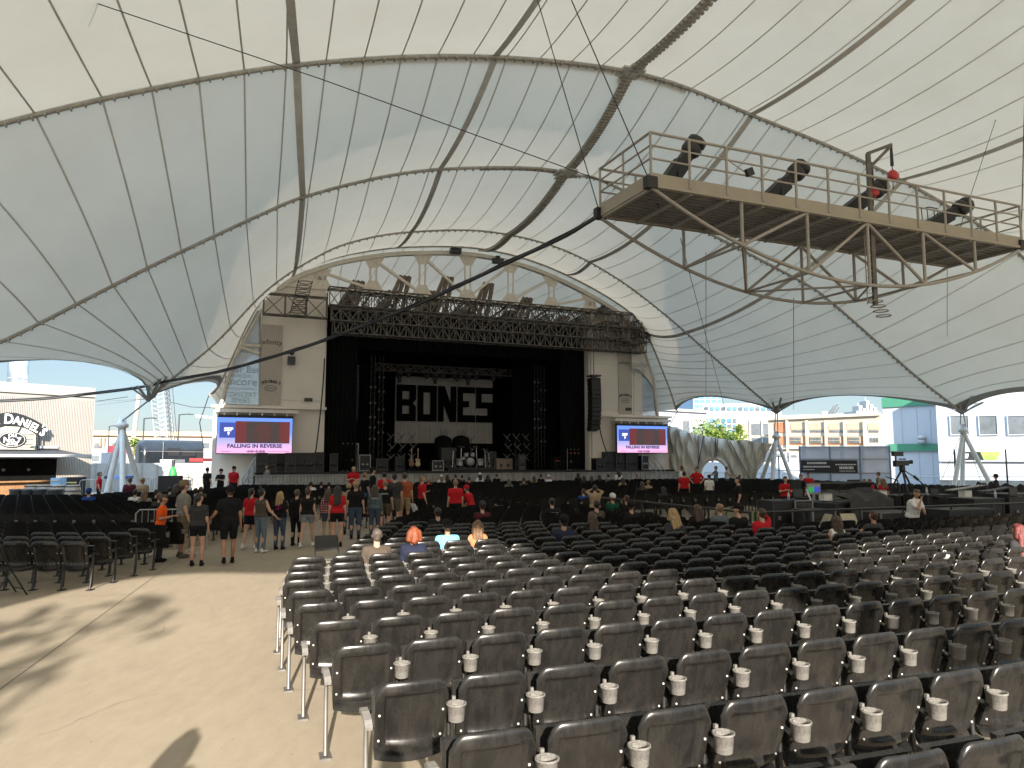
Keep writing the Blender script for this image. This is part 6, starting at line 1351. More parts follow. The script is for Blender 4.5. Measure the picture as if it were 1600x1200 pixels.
def ordw(n):
    if n < 20: return ORD[n]
    tens = {2: 'twenty', 3: 'thirty', 4: 'forty', 5: 'fifty'}[(n + 1) // 10]; u = (n + 1) % 10
    return (tens[:-1] + 'ieth') if u == 0 else tens + '-' + ORD[u - 1]
rowsR = sorted({q[3] for q in near if q[5] == 'R'}); rowsL = sorted({q[3] for q in near if q[5] == 'L'})
OCC = {}
used = False; used_e = False; used_L = False
for q in near:
    X, Y, ph, r, i, blk, end = q
    if blk == 'L': o = copy_tree(proto_L) if used_L else proto_L; used_L = True
    elif end and not used_e: o = proto_end; used_e = True
    elif not end and not used: o = proto; used = True
    else: o = copy_tree(proto_end if end else proto)
    j = .012
    o.location = (X - .235 * math.sin(ph) * 1, Y + .235 * math.cos(ph), 0); o.rotation_euler = (0, 0, ph + random.uniform(-j, j))
    if blk == 'L': lab = 'black seat in shade, %s from the aisle in the %s row of the left block' % (ordw(i), ordw(rowsL.index(r)))
    elif blk == 'Q': lab = 'black seat beyond the mixing area, %s place, %s row' % (ordw(i), ordw(r))
    else:
        k = rowsR.index(r)
        lab = 'black seat with grey cup holder, %s from the aisle in the %s row ahead' % (ordw(i), ordw(k))
    o['label'] = lab; o['category'] = 'seat'; o['group'] = 'black stadium seats in curved rows'
# the hundreds of seats further off, one object
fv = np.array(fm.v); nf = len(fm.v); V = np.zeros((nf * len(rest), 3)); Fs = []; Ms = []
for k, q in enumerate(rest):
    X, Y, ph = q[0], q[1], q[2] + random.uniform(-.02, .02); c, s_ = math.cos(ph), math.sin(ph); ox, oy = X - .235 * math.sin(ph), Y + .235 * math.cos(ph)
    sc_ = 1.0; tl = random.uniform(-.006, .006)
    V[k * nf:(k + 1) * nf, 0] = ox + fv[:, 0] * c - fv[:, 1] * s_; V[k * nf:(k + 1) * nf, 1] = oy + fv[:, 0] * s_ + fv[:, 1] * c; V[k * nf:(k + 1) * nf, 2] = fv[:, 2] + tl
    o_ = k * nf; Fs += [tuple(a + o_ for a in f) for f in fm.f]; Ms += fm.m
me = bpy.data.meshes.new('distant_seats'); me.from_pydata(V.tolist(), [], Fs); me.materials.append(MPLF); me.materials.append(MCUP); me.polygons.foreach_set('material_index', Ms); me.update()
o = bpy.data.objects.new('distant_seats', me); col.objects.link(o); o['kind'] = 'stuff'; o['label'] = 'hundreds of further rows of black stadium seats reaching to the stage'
print('SEATS', len(seats), len(vis), len(near), math.hypot(near[-1][0], near[-1][1]))
# ------------------------------------------------------------ surroundings
class Wall:
    def __init__(s, x0, D0, x1, D1):
        s.a, s.b = PXZ(x0, D0, 0), PXZ(x1, D1, 0); s.d = (s.b - s.a).normalized(); s.n = Vector((s.d.y, -s.d.x, 0))
        if s.n.dot(s.a) > 0: s.n = -s.n           # towards the camera
        s.ax = (s.d, -s.n, ZL)
    def p(s, x, y, off=0.):
        k = (x - 800) / 1156; A = s.a; d = s.d; u = (k * A.y - A.x) / (d.x - k * d.y); q = A + d * u; z = PD(x, y, q.y).z; return Vector((q.x, q.y, z)) + s.n * off
    def block(s, mb, x0, y0, x1, y1, depth=6, off=0., mi=0):  # y0 top at x0 ; flat top at its height
        a, b = s.p(x0, y0), s.p(x1, y0); zt = a.z; zb = 0 if y1 is None else s.p(x0, y1).z; c = (a + b) / 2; w = (Vector((b.x, b.y, 0)) - Vector((a.x, a.y, 0))).length
        mb.box(Vector((c.x, c.y, (zt + zb) / 2)) + s.n * (off - depth / 2), (w, depth, zt - zb), s.ax, mi)
    def panel(s, x0, y0, x1, y1, th=.08, off=.0, mb=None, mi=0): mb = mb or MB(); s.block(mb, x0, y0, x1, y1, th, off + th, mi); return mb
MGLS = mat('window_glass', (.13, .145, .155), .12, var=.4, scale=.4, spec=.8); MBLIND = mat('window_blind', (.42, .34, .24), .6, var=.1, scale=.6); MBRICK = mat('brick_orange', (.42, .17, .08), .8, var=.15, scale=3); MOCRE = mat('cream_stone', (.47, .41, .32), .8, var=.07, scale=.5)
MWHB = mat('white_building', (.41, .43, .46), .7, var=.05, scale=.4); MGREEN = mat('green_band', (.05, .20, .12), .6, var=.06); MCORR = mat('corrugated_white', (.34, .315, .285), .5, var=.05, scale=.6); MAWN = mat('awning_dark', (.05, .05, .055), .7, var=.2)
MGB = mat('blue_glass', (.10, .24, .42), .15, var=.25, scale=.1, spec=.8); MGRID = mat('grey_facade', (.42, .46, .50), .6, var=.05)
def bld(name, lab, W_, cat='building', grp=None): return thing(name, lab, cat, (W_.a + W_.b) / 2, 0, grp)
# bar building
W1 = Wall(-90, 34.7, 143, 40.0)
th = bld('bar_building', 'white corrugated metal building with bar opening and arched black and white sign', W1); mb = MB(); W1.block(mb, -90, 590, 143, None, 14); mb.build('wall', MCORR, th)
a, b = W1.p(-90, 690), W1.p(143, 690); n = 84; zt = W1.p(143, 626).z
mb = MB()
for k in range(n):
    c = a.lerp(b, (k + .5) / n); mb.box(Vector((c.x, c.y, zt / 2)) + W1.n * .03, (.055, .06, zt), W1.ax)
mb.build('cladding_ribs', MCORR, th)
mb = MB(); W1.panel(-90, 598, 143, 607, .12, .0, mb); mb.build('parapet', MCORR, th)
ctr = W1.p(30, 590, -.9); mb = MB(); mb.lathe(Vector((ctr.x, ctr.y, 6)), [(.46, 0), (.46, 2.3), (.42, 2.3), (.42, 0)], 20)
for z in (.3, 1.3): mb.lathe(Vector((ctr.x, ctr.y, 6 + z)), [(.46, 0), (.49, .02), (.49, .06), (.46, .08)], 20)
mb.build('chimney', MCH, th)
mb = MB(); W1.panel(-90, 717, 88, None, .06, .02, mb); mb.build('opening', MBLACK, th)
a0, a1 = W1.p(-90, 701), W1.p(88, 702); f0, f1 = a0 + W1.n * 1.9, a1 + W1.n * 1.9 + W1.d * .9
mb = MB(); zf = W1.p(88, 709).z - .1; mb.grid([[Vector((a0.x, a0.y, a0.z)), Vector((a1.x, a1.y, a1.z))], [Vector((f0.x, f0.y, zf)), Vector((f1.x, f1.y, zf))]], sm=False); mb.grid([[Vector((f0.x, f0.y, zf - .06)), Vector((f1.x, f1.y, zf - .06))], [Vector((a0.x, a0.y, a0.z - .1)), Vector((a1.x, a1.y, a1.z - .1))]], sm=False); mb.build('awning', MAWN, th)
mb = MB(); mb.beam(Vector((f0.x, f0.y, zf)), Vector((f1.x, f1.y, zf)), .1, .14); mb.beam(Vector((a0.x, a0.y, a0.z + .1)) + W1.n * .1, Vector((a1.x, a1.y, a1.z + .1)) + W1.n * .1, .12); mb.build('awning_edge', MWHT, th)
mb = MB(); c = W1.p(20, 748, .6); mb.box(Vector((c.x, c.y, 1.12)), (3.4, .5, .07), W1.ax); mb.box(Vector((c.x, c.y, .55)) - W1.n * .1, (3.2, .1, 1.1), W1.ax); mb.build('bar_counter', MWOOD, th)
for q in (-.5, .8): c = W1.p(20 + q * 30, 740, .12); mb = MB(); mb.ball(Vector((c.x, c.y, 1.7)), .09, 10, 6); mb.build('bar_lamp', MLENS, th)
# sign on the awning roof
sg = thing('bar_sign', 'black and white arched lettering sign with oval badge above the bar awning', 'sign', W1.p(10, 700, .6)); u = W1.d; base = W1.p(8, 676, .55); base = Vector((base.x, base.y, base.z))
sc_ = 40 / 1156 * 0.95; mpx = 37.0 / 1156            # metres per photo pixel there
def sp(px, py, off=0.): return base + u * ((px - 8) * mpx * 1.05) + ZL * ((676 - py) * mpx) + W1.n * off
MSGN = mat('sign_black', (.02, .02, .022), .5, var=0); MSGW = mat('sign_white', (.72, .72, .70), .5, var=0)
arc = [(-48, 686), (-40, 668), (-28, 656), (-14, 649), (0, 645.5), (12, 645.5), (24, 649), (37, 655), (47, 661), (54, 667), (53, 675), (47, 681), (42, 680), (36, 675), (26, 669), (14, 666), (2, 665), (-12, 669), (-24, 675), (-32, 684), (-40, 694)]
mb = MB(); mb.poly([sp(x, y, .02) for x, y in arc], .06, -W1.n); mb.build('letter_backing', MSGN, sg)
for ch, x, y, rot, h in (('J', -38, 683, .9, 13), ('A', -31, 673, .7, 12), ('C', -22, 668, .45, 12), ('K', -13, 664, .25, 14), ('D', 3.0, 662.5, -.02, 16), ('A', 13, 663, -.16, 13), ('N', 21.5, 665.5, -.30, 12.5), ('I', 28, 668, -.38, 12.5), ('E', 33, 671, -.42, 12.5), ('L', 38.5, 674, -.5, 12.5), ("'", 44.5, 674, -.5, 14), ('S', 46.5, 679.5, -.62, 14)):
    Xd = (u * math.cos(rot) + ZL * math.sin(rot)); Yd = (ZL * math.cos(rot) - u * math.sin(rot)); m_ = text_mesh(ch, h * mpx * 1.32, MSGW, sp(x, y, .05), Xd, Yd, .012, bold=.018, xs=.82); m_.build('letter', MSGW, sg)
cx, cy = 9, 687
for rx, ry, of, m_ in ((18.5, 12.5, .04, MSGN), (17, 11.2, .055, MSGW), (16, 10.3, .07, MSGN)):
    mb = MB(); mb.poly([sp(cx + rx * math.cos(q), cy + ry * math.sin(q), of) for q in [2 * math.pi * k / 36 for k in range(36)]], .02, -W1.n); mb.build('oval_badge', m_, sg)
text_mesh('Old', 5.5 * mpx * 1.3, MSGW, sp(9, 683, .08), u, ZL, .006, parent=sg, bold=.008); text_mesh('No.7', 8.5 * mpx * 1.35, MSGW, sp(9, 691.5, .08), u, ZL, .006, parent=sg, bold=.014); text_mesh('BRAND', 3 * mpx * 1.3, MSGW, sp(9, 695.5, .08), u, ZL, .006, parent=sg, bold=.006, xs=1.2)
mb = MB(); mb.poly([sp(x, y, -.02) for x, y in ((-20, 702), (41, 702), (41, 676), (20, 667), (0, 667), (-20, 676))], .04, -W1.n); mb.build('back_panel', mat('sign_cream', (.60, .56, .44), .6), sg)
mb = MB()
for k in range(6): mb.beam(sp(24, 678 + k * 4, .01), sp(38, 678 + k * 4, .01), .02)
for x in (43.5, -20): mb.beam(sp(x, 704, 0), sp(x, 672, 0), .06)
mb.beam(sp(20, 668, .01), sp(16, 676, .01), .05); mb.build('sign_frame', MSGN, sg)
# yard behind the left mast
def simplebox(name, lab, cat, x0, x1, yt, D0, D1, depth, m, yb=None): W_ = Wall(x0, D0, x1, D1); th = bld(name, lab, W_, cat); mb = MB(); W_.block(mb, x0, yt, x1, yb, depth); mb.build('wall', m, th); return W_, th
Wy, _ = simplebox('yard_wall', 'low white panel wall running behind the left mast', 'wall', 139, 345, 724, 50, 54, .2, MWHT)
mb = MB()
for x in range(150, 345, 24): Wy.panel(x, 723, x + 1, None, .08, 0, mb)
mb.build('wall_posts', MGST, _)
Wf, thf = simplebox('terminal_building', 'long low cream building with orange roof edge far behind the left mast', 'building', 120, 350, 677, 150, 160, 20, MOCRE)
mb = MB(); Wf.panel(120, 673, 350, 680, 1.0, 0, mb); mb.build('roof_band', mat('orange_roof', (.55, .36, .20), .7), thf)
for k in range(7): x = 146 + k * 28; mb = Wf.panel(x, 692, x + 12, 700, .3, 0); mb.build('window', MGLS, thf)
for k in (0, 1): mb = Wf.panel(154 + k * 6, 684, 157 + k * 6, 697, .4, 0); mb.build('door', MBROWN, thf)
W_, tb = simplebox('container_office', 'grey site cabin behind the yard wall at the left', 'cabin', 138, 158, 707, 62, 62, 4, mat('cabin_grey', (.22, .26, .32), .6)); mb = W_.panel(141, 712, 154, 720, .05, 0); mb.build('window', MGLS, tb)
W_, tb = simplebox('red_van', 'small red and white van parked beyond the left mast', 'van', 184, 197, 696, 120, 121, 4, mat('van_red', (.4, .03, .04), .4)); mb = W_.panel(185, 699, 196, 704, .05, 0); mb.build('windows', MGLS, tb)
# dark silver touring trailer
Wb = Wall(219, 74, 318, 78); c0 = Wb.p(219, 704); c1 = Wb.p(318, 704); th = thing('touring_trailer', 'large dark reflective touring trailer parked beyond the yard wall', 'trailer', ((c0 + c1) / 2).xy.to_3d()); n = 20
MTRL = mat('dark_reflective', (.025, .03, .036), .16, .3, var=.4, scale=.25)
zt = Wb.p(260, 687).z; l_ = (c1 - c0).length; prof = [(0, .8), (0, zt * .6), (.15, zt * .85), (.5, zt * .97), (1.2, zt), (2.2, zt), (2.6, zt * .85), (2.6, .8)]
mb = MB(); st = [(0, .55, .8), (.02, .8, .9), (.06, 1, .97), (.1, 1, 1), (.93, 1, 1), (1, 1, 1)]
mb.grid([[Vector((c0.x, c0.y, 0)) + Wb.d * (l_ * f) - Wb.n * (1.3 + (y - 1.3) * sy) + ZL * (.8 + (z - .8) * sz) for y, z in prof] for f, sy, sz in st]); 
for e in (0, -1): f, sy, sz = st[e]; mb.add([Vector((c0.x, c0.y, 0)) + Wb.d * (l_ * f) - Wb.n * (1.3 + (y - 1.3) * sy) + ZL * (.8 + (z - .8) * sz) for y, z in prof], [tuple(range(8))])
mb.build('trailer_body', MTRL, th)
for x0, x1, y0, y1 in ((262, 280, 700, 712), (284, 305, 703, 713), (307, 317, 702, 718)): Wb.panel(x0, y0, x1, y1, .04, .02).build('window', MBLK2, th)
mb = MB()
for x in (232, 238, 296, 302): c = Wb.p(x, 716, .02); mb.lathe(Vector((c.x, c.y, .5)), [(0, 0), (.5, 0), (.5, .25), (0, .25)], 16, ax=(Wb.d, ZL, Wb.n))
mb.build('wheels', MBLK, th); mb = MB(); mb.beam(Wb.p(219, 705, .05), Wb.p(318, 706, .05), .05); mb.beam(Wb.p(254, 690, .05), Wb.p(254, 720, .05), .06); mb.build('trim', MALU, th)
W_, _t = simplebox('red_canopy', 'small red canopy in front of the dark trailer', 'canopy', 296, 317, 716, 58, 58, 2, MRED, 721); W_, _t = simplebox('parked_car', 'roof of a white car in front of the dark trailer', 'car', 250, 272, 718, 60, 60, 2, MWHT, 723)
p = PXZ(271, 49, 0); th = thing('green_bottle_display', 'bright green inflatable bottle display before the yard wall', 'display', p); mb = MB(); mb.lathe(p, [(0, 0), (.24, 0), (.26, 1.25), (.2, 1.5), (.1, 1.7), (0, 1.7)], 14); mb.build('bottle', mat('bright_green', (.03, .33, .06), .5), th); mb = MB(); mb.lathe(p + ZL * 1.7, [(.11, 0), (.1, .35), (.13, .45), (0, .45)], 12); mb.build('neck', MGREYT, th)
Wq = Wall(172, 42, 218, 43); th = bld('blue_canopy_table', 'dark blue cloth covered table behind the left barricades', Wq, 'table'); mb = MB(); Wq.block(mb, 172, 744, 218, 749, 1.2); mb.build('tabletop', mat('blue_cloth', (.03, .07, .22), .8), th); mb = MB()
for x in (174, 216): q = Wq.p(x, 750, -.2); mb.tube(Vector((q.x, q.y, 0)), q, .04, n=6)
mb.build('legs', MGST, th)
W_, tb = simplebox('drinks_cooler', 'pale blue cooler box standing by the barrels', 'cooler', 81, 96, 747, 36, 36, .5, mat('cooler_blue', (.25, .42, .6), .5)); W_.panel(83, 749, 94, 752, .03, 0).build('label_panel', MWHT, tb)
W_, tb = simplebox('drinks_counter', 'dark low counter behind the barrels', 'counter', 97, 122, 746, 37, 37, .8, MBLK2); W_.panel(97, 753, 122, 755, .05, 0).build('edge', mat('yellow_items', (.6, .5, .2), .6), tb)
# lamp posts, poles, crane
def pole(x, yt, D, r, lab, arm=None, m=None, name='lamp_post', cat='lamp post', lean=0):
    p = PXZ(x, D, 0); zt = PD(x, yt, D).z; th = thing(name, lab, cat, p); mb = MB(); top = Vector((p.x + lean, p.y, zt)); mb.tube(p, top, r, r * .7, 8); mb.build('pole', m or MGREYT, th)
    if arm: mb = MB(); mb.tube(top, top + Vector((arm, 0, .1)), r * .6, n=6); mb.box(top + Vector((arm, 0, .05)), (.7, .3, .12)); mb.build('lamp_head', MGREYT, th)
pole(222, 654, 90, .12, 'tall lamp post left of the dark trailer', 1.2); pole(277, 648, 95, .12, 'tall lamp post behind the dark trailer', 1.4); pole(168, 666, 100, .1, 'thin lamp post left of the white mast', .9)
pole(203, 612, 110, .42, 'pinkish leaning chimney pole behind the left mast', m=mat('pole_pink', (.45, .36, .31), .6), name='chimney_pole', cat='pole', lean=.9)
def lattice(a, b, w, lab, m, n=16, name='crane_boom', r=.06):
    a, b = Vector(a), Vector(b); d = (b - a); l = d.length; d /= l; X = d.cross(Vector((0, 1, 0))).normalized() * w / 2; Y = d.cross(X).normalized() * w / 2; mb = MB(); cs = (X + Y, X - Y, -X - Y, -X + Y)
    for c in cs: mb.tube(a + c, b + c, r, n=5)
    for k in range(n):
        p, q = a + d * l * k / n, a + d * l * (k + 1) / n
        for i in range(4): mb.beam(p + cs[i], q + cs[(i + 1) % 4], r); mb.beam(p + cs[i], p + cs[(i + 1) % 4], r)
    th = thing(name, lab, 'crane', a); mb.build('lattice', m, th); return th, mb
th, _ = lattice(PD(257, 690, 110), PD(248, 590, 112), 1.9, 'grey lattice crane boom rising behind the dark trailer', MGST, 14); mb = MB()
for x0, x1 in ((268, 258), (273, 262), (277, 268)): mb.tube(PD(x0, 690, 110), PD(x1, 590, 112), .05, n=5)
mb.build('boom_cables', MGREYT, th)
lattice(PD(1298, 648, 170), PD(1308, 634, 165), .8, 'tiny lattice crane boom above the cream and brick building', MGST, 6)
mb = MB(); mb.path([PD(143, 628, 60), PD(200, 620, 60)], .03, 5); mb.build('overhead_wire', MGREYT, label='thin overhead wire right of the bar building', cat='cable')
mb = MB(); mb.path([PD(265, 628, 58), PD(300, 636, 56), PD(336, 637, 50)], .025, 5); mb.build('overhead_wire', MGREYT, label='thin overhead wire running to the left stage corner', cat='cable')
mb = MB(); mb.path([L(AD[0].x, SDD, AD[0].z), PD(312, 660, 44), PD(318, 700, 46)], .03, 5); mb.build('stay_cable', MGREYT, label='stay cable down from the left roof tip by the stage', cat='cable')
th = thing('outrigger_arm', 'white horizontal outrigger arm sticking out left of the stage', 'bracket', L(-1, 47.9)); mb = MB(); mb.beam(PD(307, 650, 45), PD(337, 653, 45), .22, .16); mb.build('arm', MWHT, th)
# -------- right side: draped tarp with arched doorway
MTARP = mat('tarp_grey', (.62, .61, .55), .85, var=.08, scale=.8, bump=.3, bscale=6)
Wt = Wall(1040, 57.5, 1206, 50.5); topy = [(1036, 664), (1052, 666), (1066, 671), (1080, 676), (1100, 681), (1125, 685), (1150, 689), (1165, 687), (1180, 691), (1206, 693)]
def ty(x):
    for (a, ya), (b, yb) in zip(topy, topy[1:]):
        if a <= x <= b: return ya + (yb - ya) * (x - a) / (b - a)
    return topy[-1][1]
def tp(x, f):                              # f 0 bottom .. 1 top ; right edge slants
    xr = x; top = Wt.p(x, ty(x)); z = top.z * f; q = Wt.p(x, 715)
    shift = 0
    if x > 1160: shift = -(1 - f) * (x - 1160) / 45 * 1.75
    zz = Vector((q.x, q.y, 0)) + Wt.d * shift
    fold = .32 * math.sin(x * .55 + f * 3.5 + math.sin(x * .13) * 2) * (.25 + .75 * f) * (1 if x < 1130 else .35) + .14 * math.sin((x + f * 45) * .33) + .07 * math.sin(x * 1.3 + f * 9)
    return zz + Wt.n * fold + ZL * z
tarp = thing('draped_tarp_wall', 'grey draped tarp wall with folds and an arched doorway right of the stage', 'tarp', ((Wt.a + Wt.b) / 2)); mb = MB()
xc, xw, ytop = 1117.0, 21.5, 717.5
xs = [1036 + i * 1.0 for i in range(171)]; NF = 40
G_ = [[tp(x, j / NF) for x in xs] for j in range(NF + 1)]; vs = [p for r in G_ for p in r]; fs = []
def inarch(p):
    r = p.x / p.y * 1156 + 800; yy = 715 - (p.z - 2.3) / p.y * 1156; return abs(r - xc) < xw and yy > ytop + (1 - math.sqrt(max(0, 1 - ((r - xc) / xw) ** 2))) * 22
for j in range(NF):
    for i in range(len(xs) - 1):
        m_ = (G_[j][i] + G_[j + 1][i + 1]) / 2
        if not inarch(m_): o_ = j * len(xs) + i; fs.append((o_, o_ + 1, o_ + 1 + len(xs), o_ + len(xs)))
mb.add(vs, fs, 0, True); mb.build('cloth', MTARP, tarp)
mb = MB(); mb.path([Wt.p(xc + xw * math.cos(q) * 1.02, ytop + 22 - 23 * math.sin(q) if 0 < q < math.pi else 760, .1) for q in [math.pi * k / 24 for k in range(25)]], .16, 6)
for sd in (-1, 1): a = Wt.p(xc + sd * xw * 1.02, ytop + 22, .1); mb.tube(Vector((a.x, a.y, 0)), a, .16, n=6)
mb.build('doorway_hem', MTARP, tarp)
mb = MB(); mb.tube(PD(1060, 640, 56.6), Wt.p(1047, 668, .1), .03, n=5)
for x0, y0, x1, y1 in ((1107, 586, 1095, 735), (1148, 690, 1180, 755), (1129, 684, 1125, 716), (1126, 684, 1123, 716), (1098, 681, 1097, 735)): mb.tube(Wt.p(x0, max(y0, 681), .5), Wt.p(x1, y1, .5), .03, n=5)
mb.build('ropes', MGREYT, tarp)
# -------- far buildings on the right
def facade(name, lab, x0, x1, yt, D0, D1, m, depth=15, grp=None): W_ = Wall(x0, D0, x1, D1); th = bld(name, lab, W_, grp=grp); mb = MB(); W_.block(mb, x0, yt, x1, None, depth); mb.build('wall', m, th); return W_, th
Wa, ta = facade('glass_tower', 'blue glass office tower far behind the tarp wall', 1085, 1130, 618, 300, 300, MGB, 30)
for k in range(5): Wa.panel(1085 + k * 9, 619, 1086 + k * 9, None, .5, 0).build('mullion', MGRID, ta)
for k in range(7): Wa.panel(1085, 624 + k * 7, 1130, 625 + k * 7, .4, 0).build('spandrel', MGRID, ta)
Wa, ta = facade('office_block', 'pale grey gridded office block behind the tree', 1100, 1216, 632, 260, 250, MGRID, 25)
for r_ in range(5):
    for k in range(13): Wa.panel(1103 + k * 9, 645 + r_ * 9 if r_ else 636, 1109 + k * 9, 651 + r_ * 9 if r_ else 641, .5, 0).build('window', MGB if (k + r_) % 3 else MGLS, ta)
Wa, ta = facade('white_hall', 'plain white hall building beside the right stage corner', 1028, 1106, 640, 120, 128, MWHB, 30); Wa.panel(1068, 657, 1078, 680, .1, 0).build('window', MGLS, ta)
W2_, t2 = Wa, ta; mb = MB(); W2_.panel(1028, 637, 1106, 641, .5, .1, mb); mb.build('roof_edge', MWHT, ta)
Wa, ta = facade('cream_annex', 'cream annex with two rows of large dark windows right of the tree', 1152, 1212, 655, 130, 126, MOCRE, 12)
for r_, (y0, y1) in enumerate(((662, 680), (684, 694))):
    for k, x in enumerate((1156, 1176, 1194)): Wa.panel(x, y0, x + 15, y1, .1, 0).build('window', MGLS if k else MBLIND, ta)
for x in (1173, 1192): Wa.panel(x, 656, x + 2, 700, .3, 0).build('pilaster', MWHT, ta)
Wa, ta = facade('brick_and_cream_building', 'long cream building with brick infill and two storeys of windows', 1202, 1380, 656, 118, 104, MOCRE, 14)
mb = Wa.panel(1202, 653, 1380, 657, .5, 0); mb.build('cornice', MOCRE, ta)
Wa.panel(1212, 661, 1231, 676, .12, 0).build('brick_panel', MBRICK, ta)
for k, (x0, x1) in enumerate(((1238, 1262), (1267, 1292), (1297, 1321), (1326, 1351), (1359, 1376))):
    w_ = Wa.panel(x0, 662, x1, 672, .1, 0).build('window_blind', MBLIND, ta)
    for q in range(3): a = x0 + (x1 - x0) * q / 3; Wa.panel(a + .6, 673, a + (x1 - x0) / 3 - .6, 675.5, .1, 0).build('window', MGLS, ta)
for k, (x0, x1) in enumerate(((1212, 1229), (1233, 1260), (1264, 1292), (1293, 1321), (1324, 1352))):
    Wa.panel(x0, 682, x1, 695, .1, 0).build('brick_panel', MBRICK, ta)
    if k: Wa.panel(x0 + 4, 682.5, x1 - 4, 693, .2, 0).build('window', MBLIND, ta); mb = MB(); [Wa.panel(x0 + 5 + q * (x1 - x0 - 10) / 4, 683.5, x0 + 5 + (q + .75) * (x1 - x0 - 10) / 4, 687, .3, 0, mb) for q in range(4)]; [Wa.panel(x0 + 5 + q * (x1 - x0 - 10) / 4, 688.5, x0 + 5 + (q + .75) * (x1 - x0 - 10) / 4, 692, .3, 0, mb) for q in range(4)]; mb.build('panes', MGLS, ta)
for x in (1232, 1262.5, 1292.5, 1322, 1353): Wa.panel(x, 657, x + 2.5, None, .5, 0).build('pilaster', MOCRE, ta)
for q in range(3): Wa.panel(1361 + q * 5, 684, 1364 + q * 5, 691, .1, 0).build('window', MGLS, ta)
mb = MB(); Wa.panel(1202, 700, 1380, 702, .4, 0, mb); mb.build('string_course', MWHT, ta)
Wa, ta = facade('rooftop_block', 'white rooftop blocks and masts above the brick and cream building', 1342, 1376, 642, 150, 150, MWHT, 6, None)
for x, y in ((1346, 634), (1352, 638), (1358, 626), (1364, 632), (1370, 637)): mb = MB(); Wa.block(mb, x, y, x + 4, 643, 3); mb.tube(Wa.p(x + 2, y, -1), Wa.p(x + 2, y - 5, -1), .12, n=5); mb.build('roof_unit', MWHT, ta)
Wa, ta = facade('distant_rooftop', 'low pale rooftop line behind the brick building', 1225, 1345, 649, 200, 190, MGRID, 10); Wa.panel(1288, 643, 1296, 650, .5, 0).build('roof_box', MGRID, ta)
# white and pale blue buildings at the right
Wg = Wall(1383, 66, 1480, 62); tg = bld('green_trimmed_building', 'tall pale building with green roof band and green lower band', Wg); mb = MB(); Wg.block(mb, 1383, 624, 1470, None, 10); mb.build('wall', MWHB, tg)
Wg.panel(1383, 622, 1470, 637, .15, 0).build('roof_band', MGREEN, tg); Wg.panel(1390, 694, 1470, 705, .2, 0).build('green_band', MGREEN, tg)
for x in (1412, 1436, 1457): Wg.panel(x, 638, x + .5, None, .04, 0).build('panel_joint', MGRID, tg)
c = Wg.p(1446, 691, .5); mb = MB(); mb.lathe(c, [(.3, 0), (.3, .15), (.2, .25), (.38, .3), (.3, .5), (.12, .6), (0, .62)], 14); mb.build('roof_vent', MWHT, tg)
Wh = Wall(1467, 60, 1680, 54); thh = bld('long_white_building', 'long white building with square windows behind the right mast', Wh); mb = MB(); Wh.block(mb, 1467, 600, 1680, None, 10); mb.build('wall', MWHB, thh)
for x0, x1 in ((1489, 1517), (1534, 1562), (1579, 1607), (1624, 1650)):
    w_ = Wh.panel(x0, 650, x1, 679, .08, 0).build('window', MGLS, thh); mb = MB(); Wh.panel(x0 - 1, 649, x1 + 1, 650.4, .16, 0, mb); Wh.panel(x0 - 1, 679, x1 + 1, 680.4, .16, 0, mb); Wh.panel(x1, 650.4, x1 + 1, 679, .16, 0, mb); Wh.panel(x0 - 1, 650.4, x0, 679, .16, 0, mb); mb.build('window_frame', MGRID, w_); XF[w_.name] = XF[thh.name]
mb = MB(); Wh.panel(1470, 719, 1680, 721, .3, 0, mb); mb.build('ledge', MWHT, thh)
th = thing('wall_banner', 'long black and bright green banner on the long white building', 'banner', Wh.p(1530, 712)); mb = Wh.panel(1500, 706, 1542, 719, .05, .04); mb.build('black_section', MSGN, th)
mb = MB(); mb.poly([Wh.p(x, y, .12) for x, y in ((1533, 706), (1564, 706), (1558, 719), (1538, 719))], .04, -Wh.n); mb.build('green_section', mat('lime_green', (.25, .55, .08), .6, var=.2, scale=1.5), th)
mb = MB(); mb.poly([Wh.p(x, y, .17) for x, y in ((1520, 706.5), (1526, 706.5), (1532, 718), (1526, 718))], .02, -Wh.n); mb.poly([Wh.p(x, y, .17) for x, y in ((1507, 709), (1515, 709), (1513, 716), (1507, 716))], .02, -Wh.n); mb.build('white_marks', MSGW, th)
Wl = Wall(1468, 50, 1680, 48); th = bld('low_concrete_wall', 'low grey concrete wall behind the right mast legs', Wl, 'wall'); mb = MB(); Wl.block(mb, 1468, 750, 1680, None, .3); mb.build('wall', MSK, th); mb = MB()
mb.tube(Wl.p(1395, 745, .1), Wl.p(1680, 745, .1), .03, n=5); mb.build('rail', MGST, th)
pole(1572, 702, 46, .06, 'thin black pole right of the mast legs', name='flag_pole', cat='pole', m=MRAIL)
pole(1492, 702, 47, .08, 'thin dark pole left of the mast legs', name='flag_pole', cat='pole', m=MRAIL)
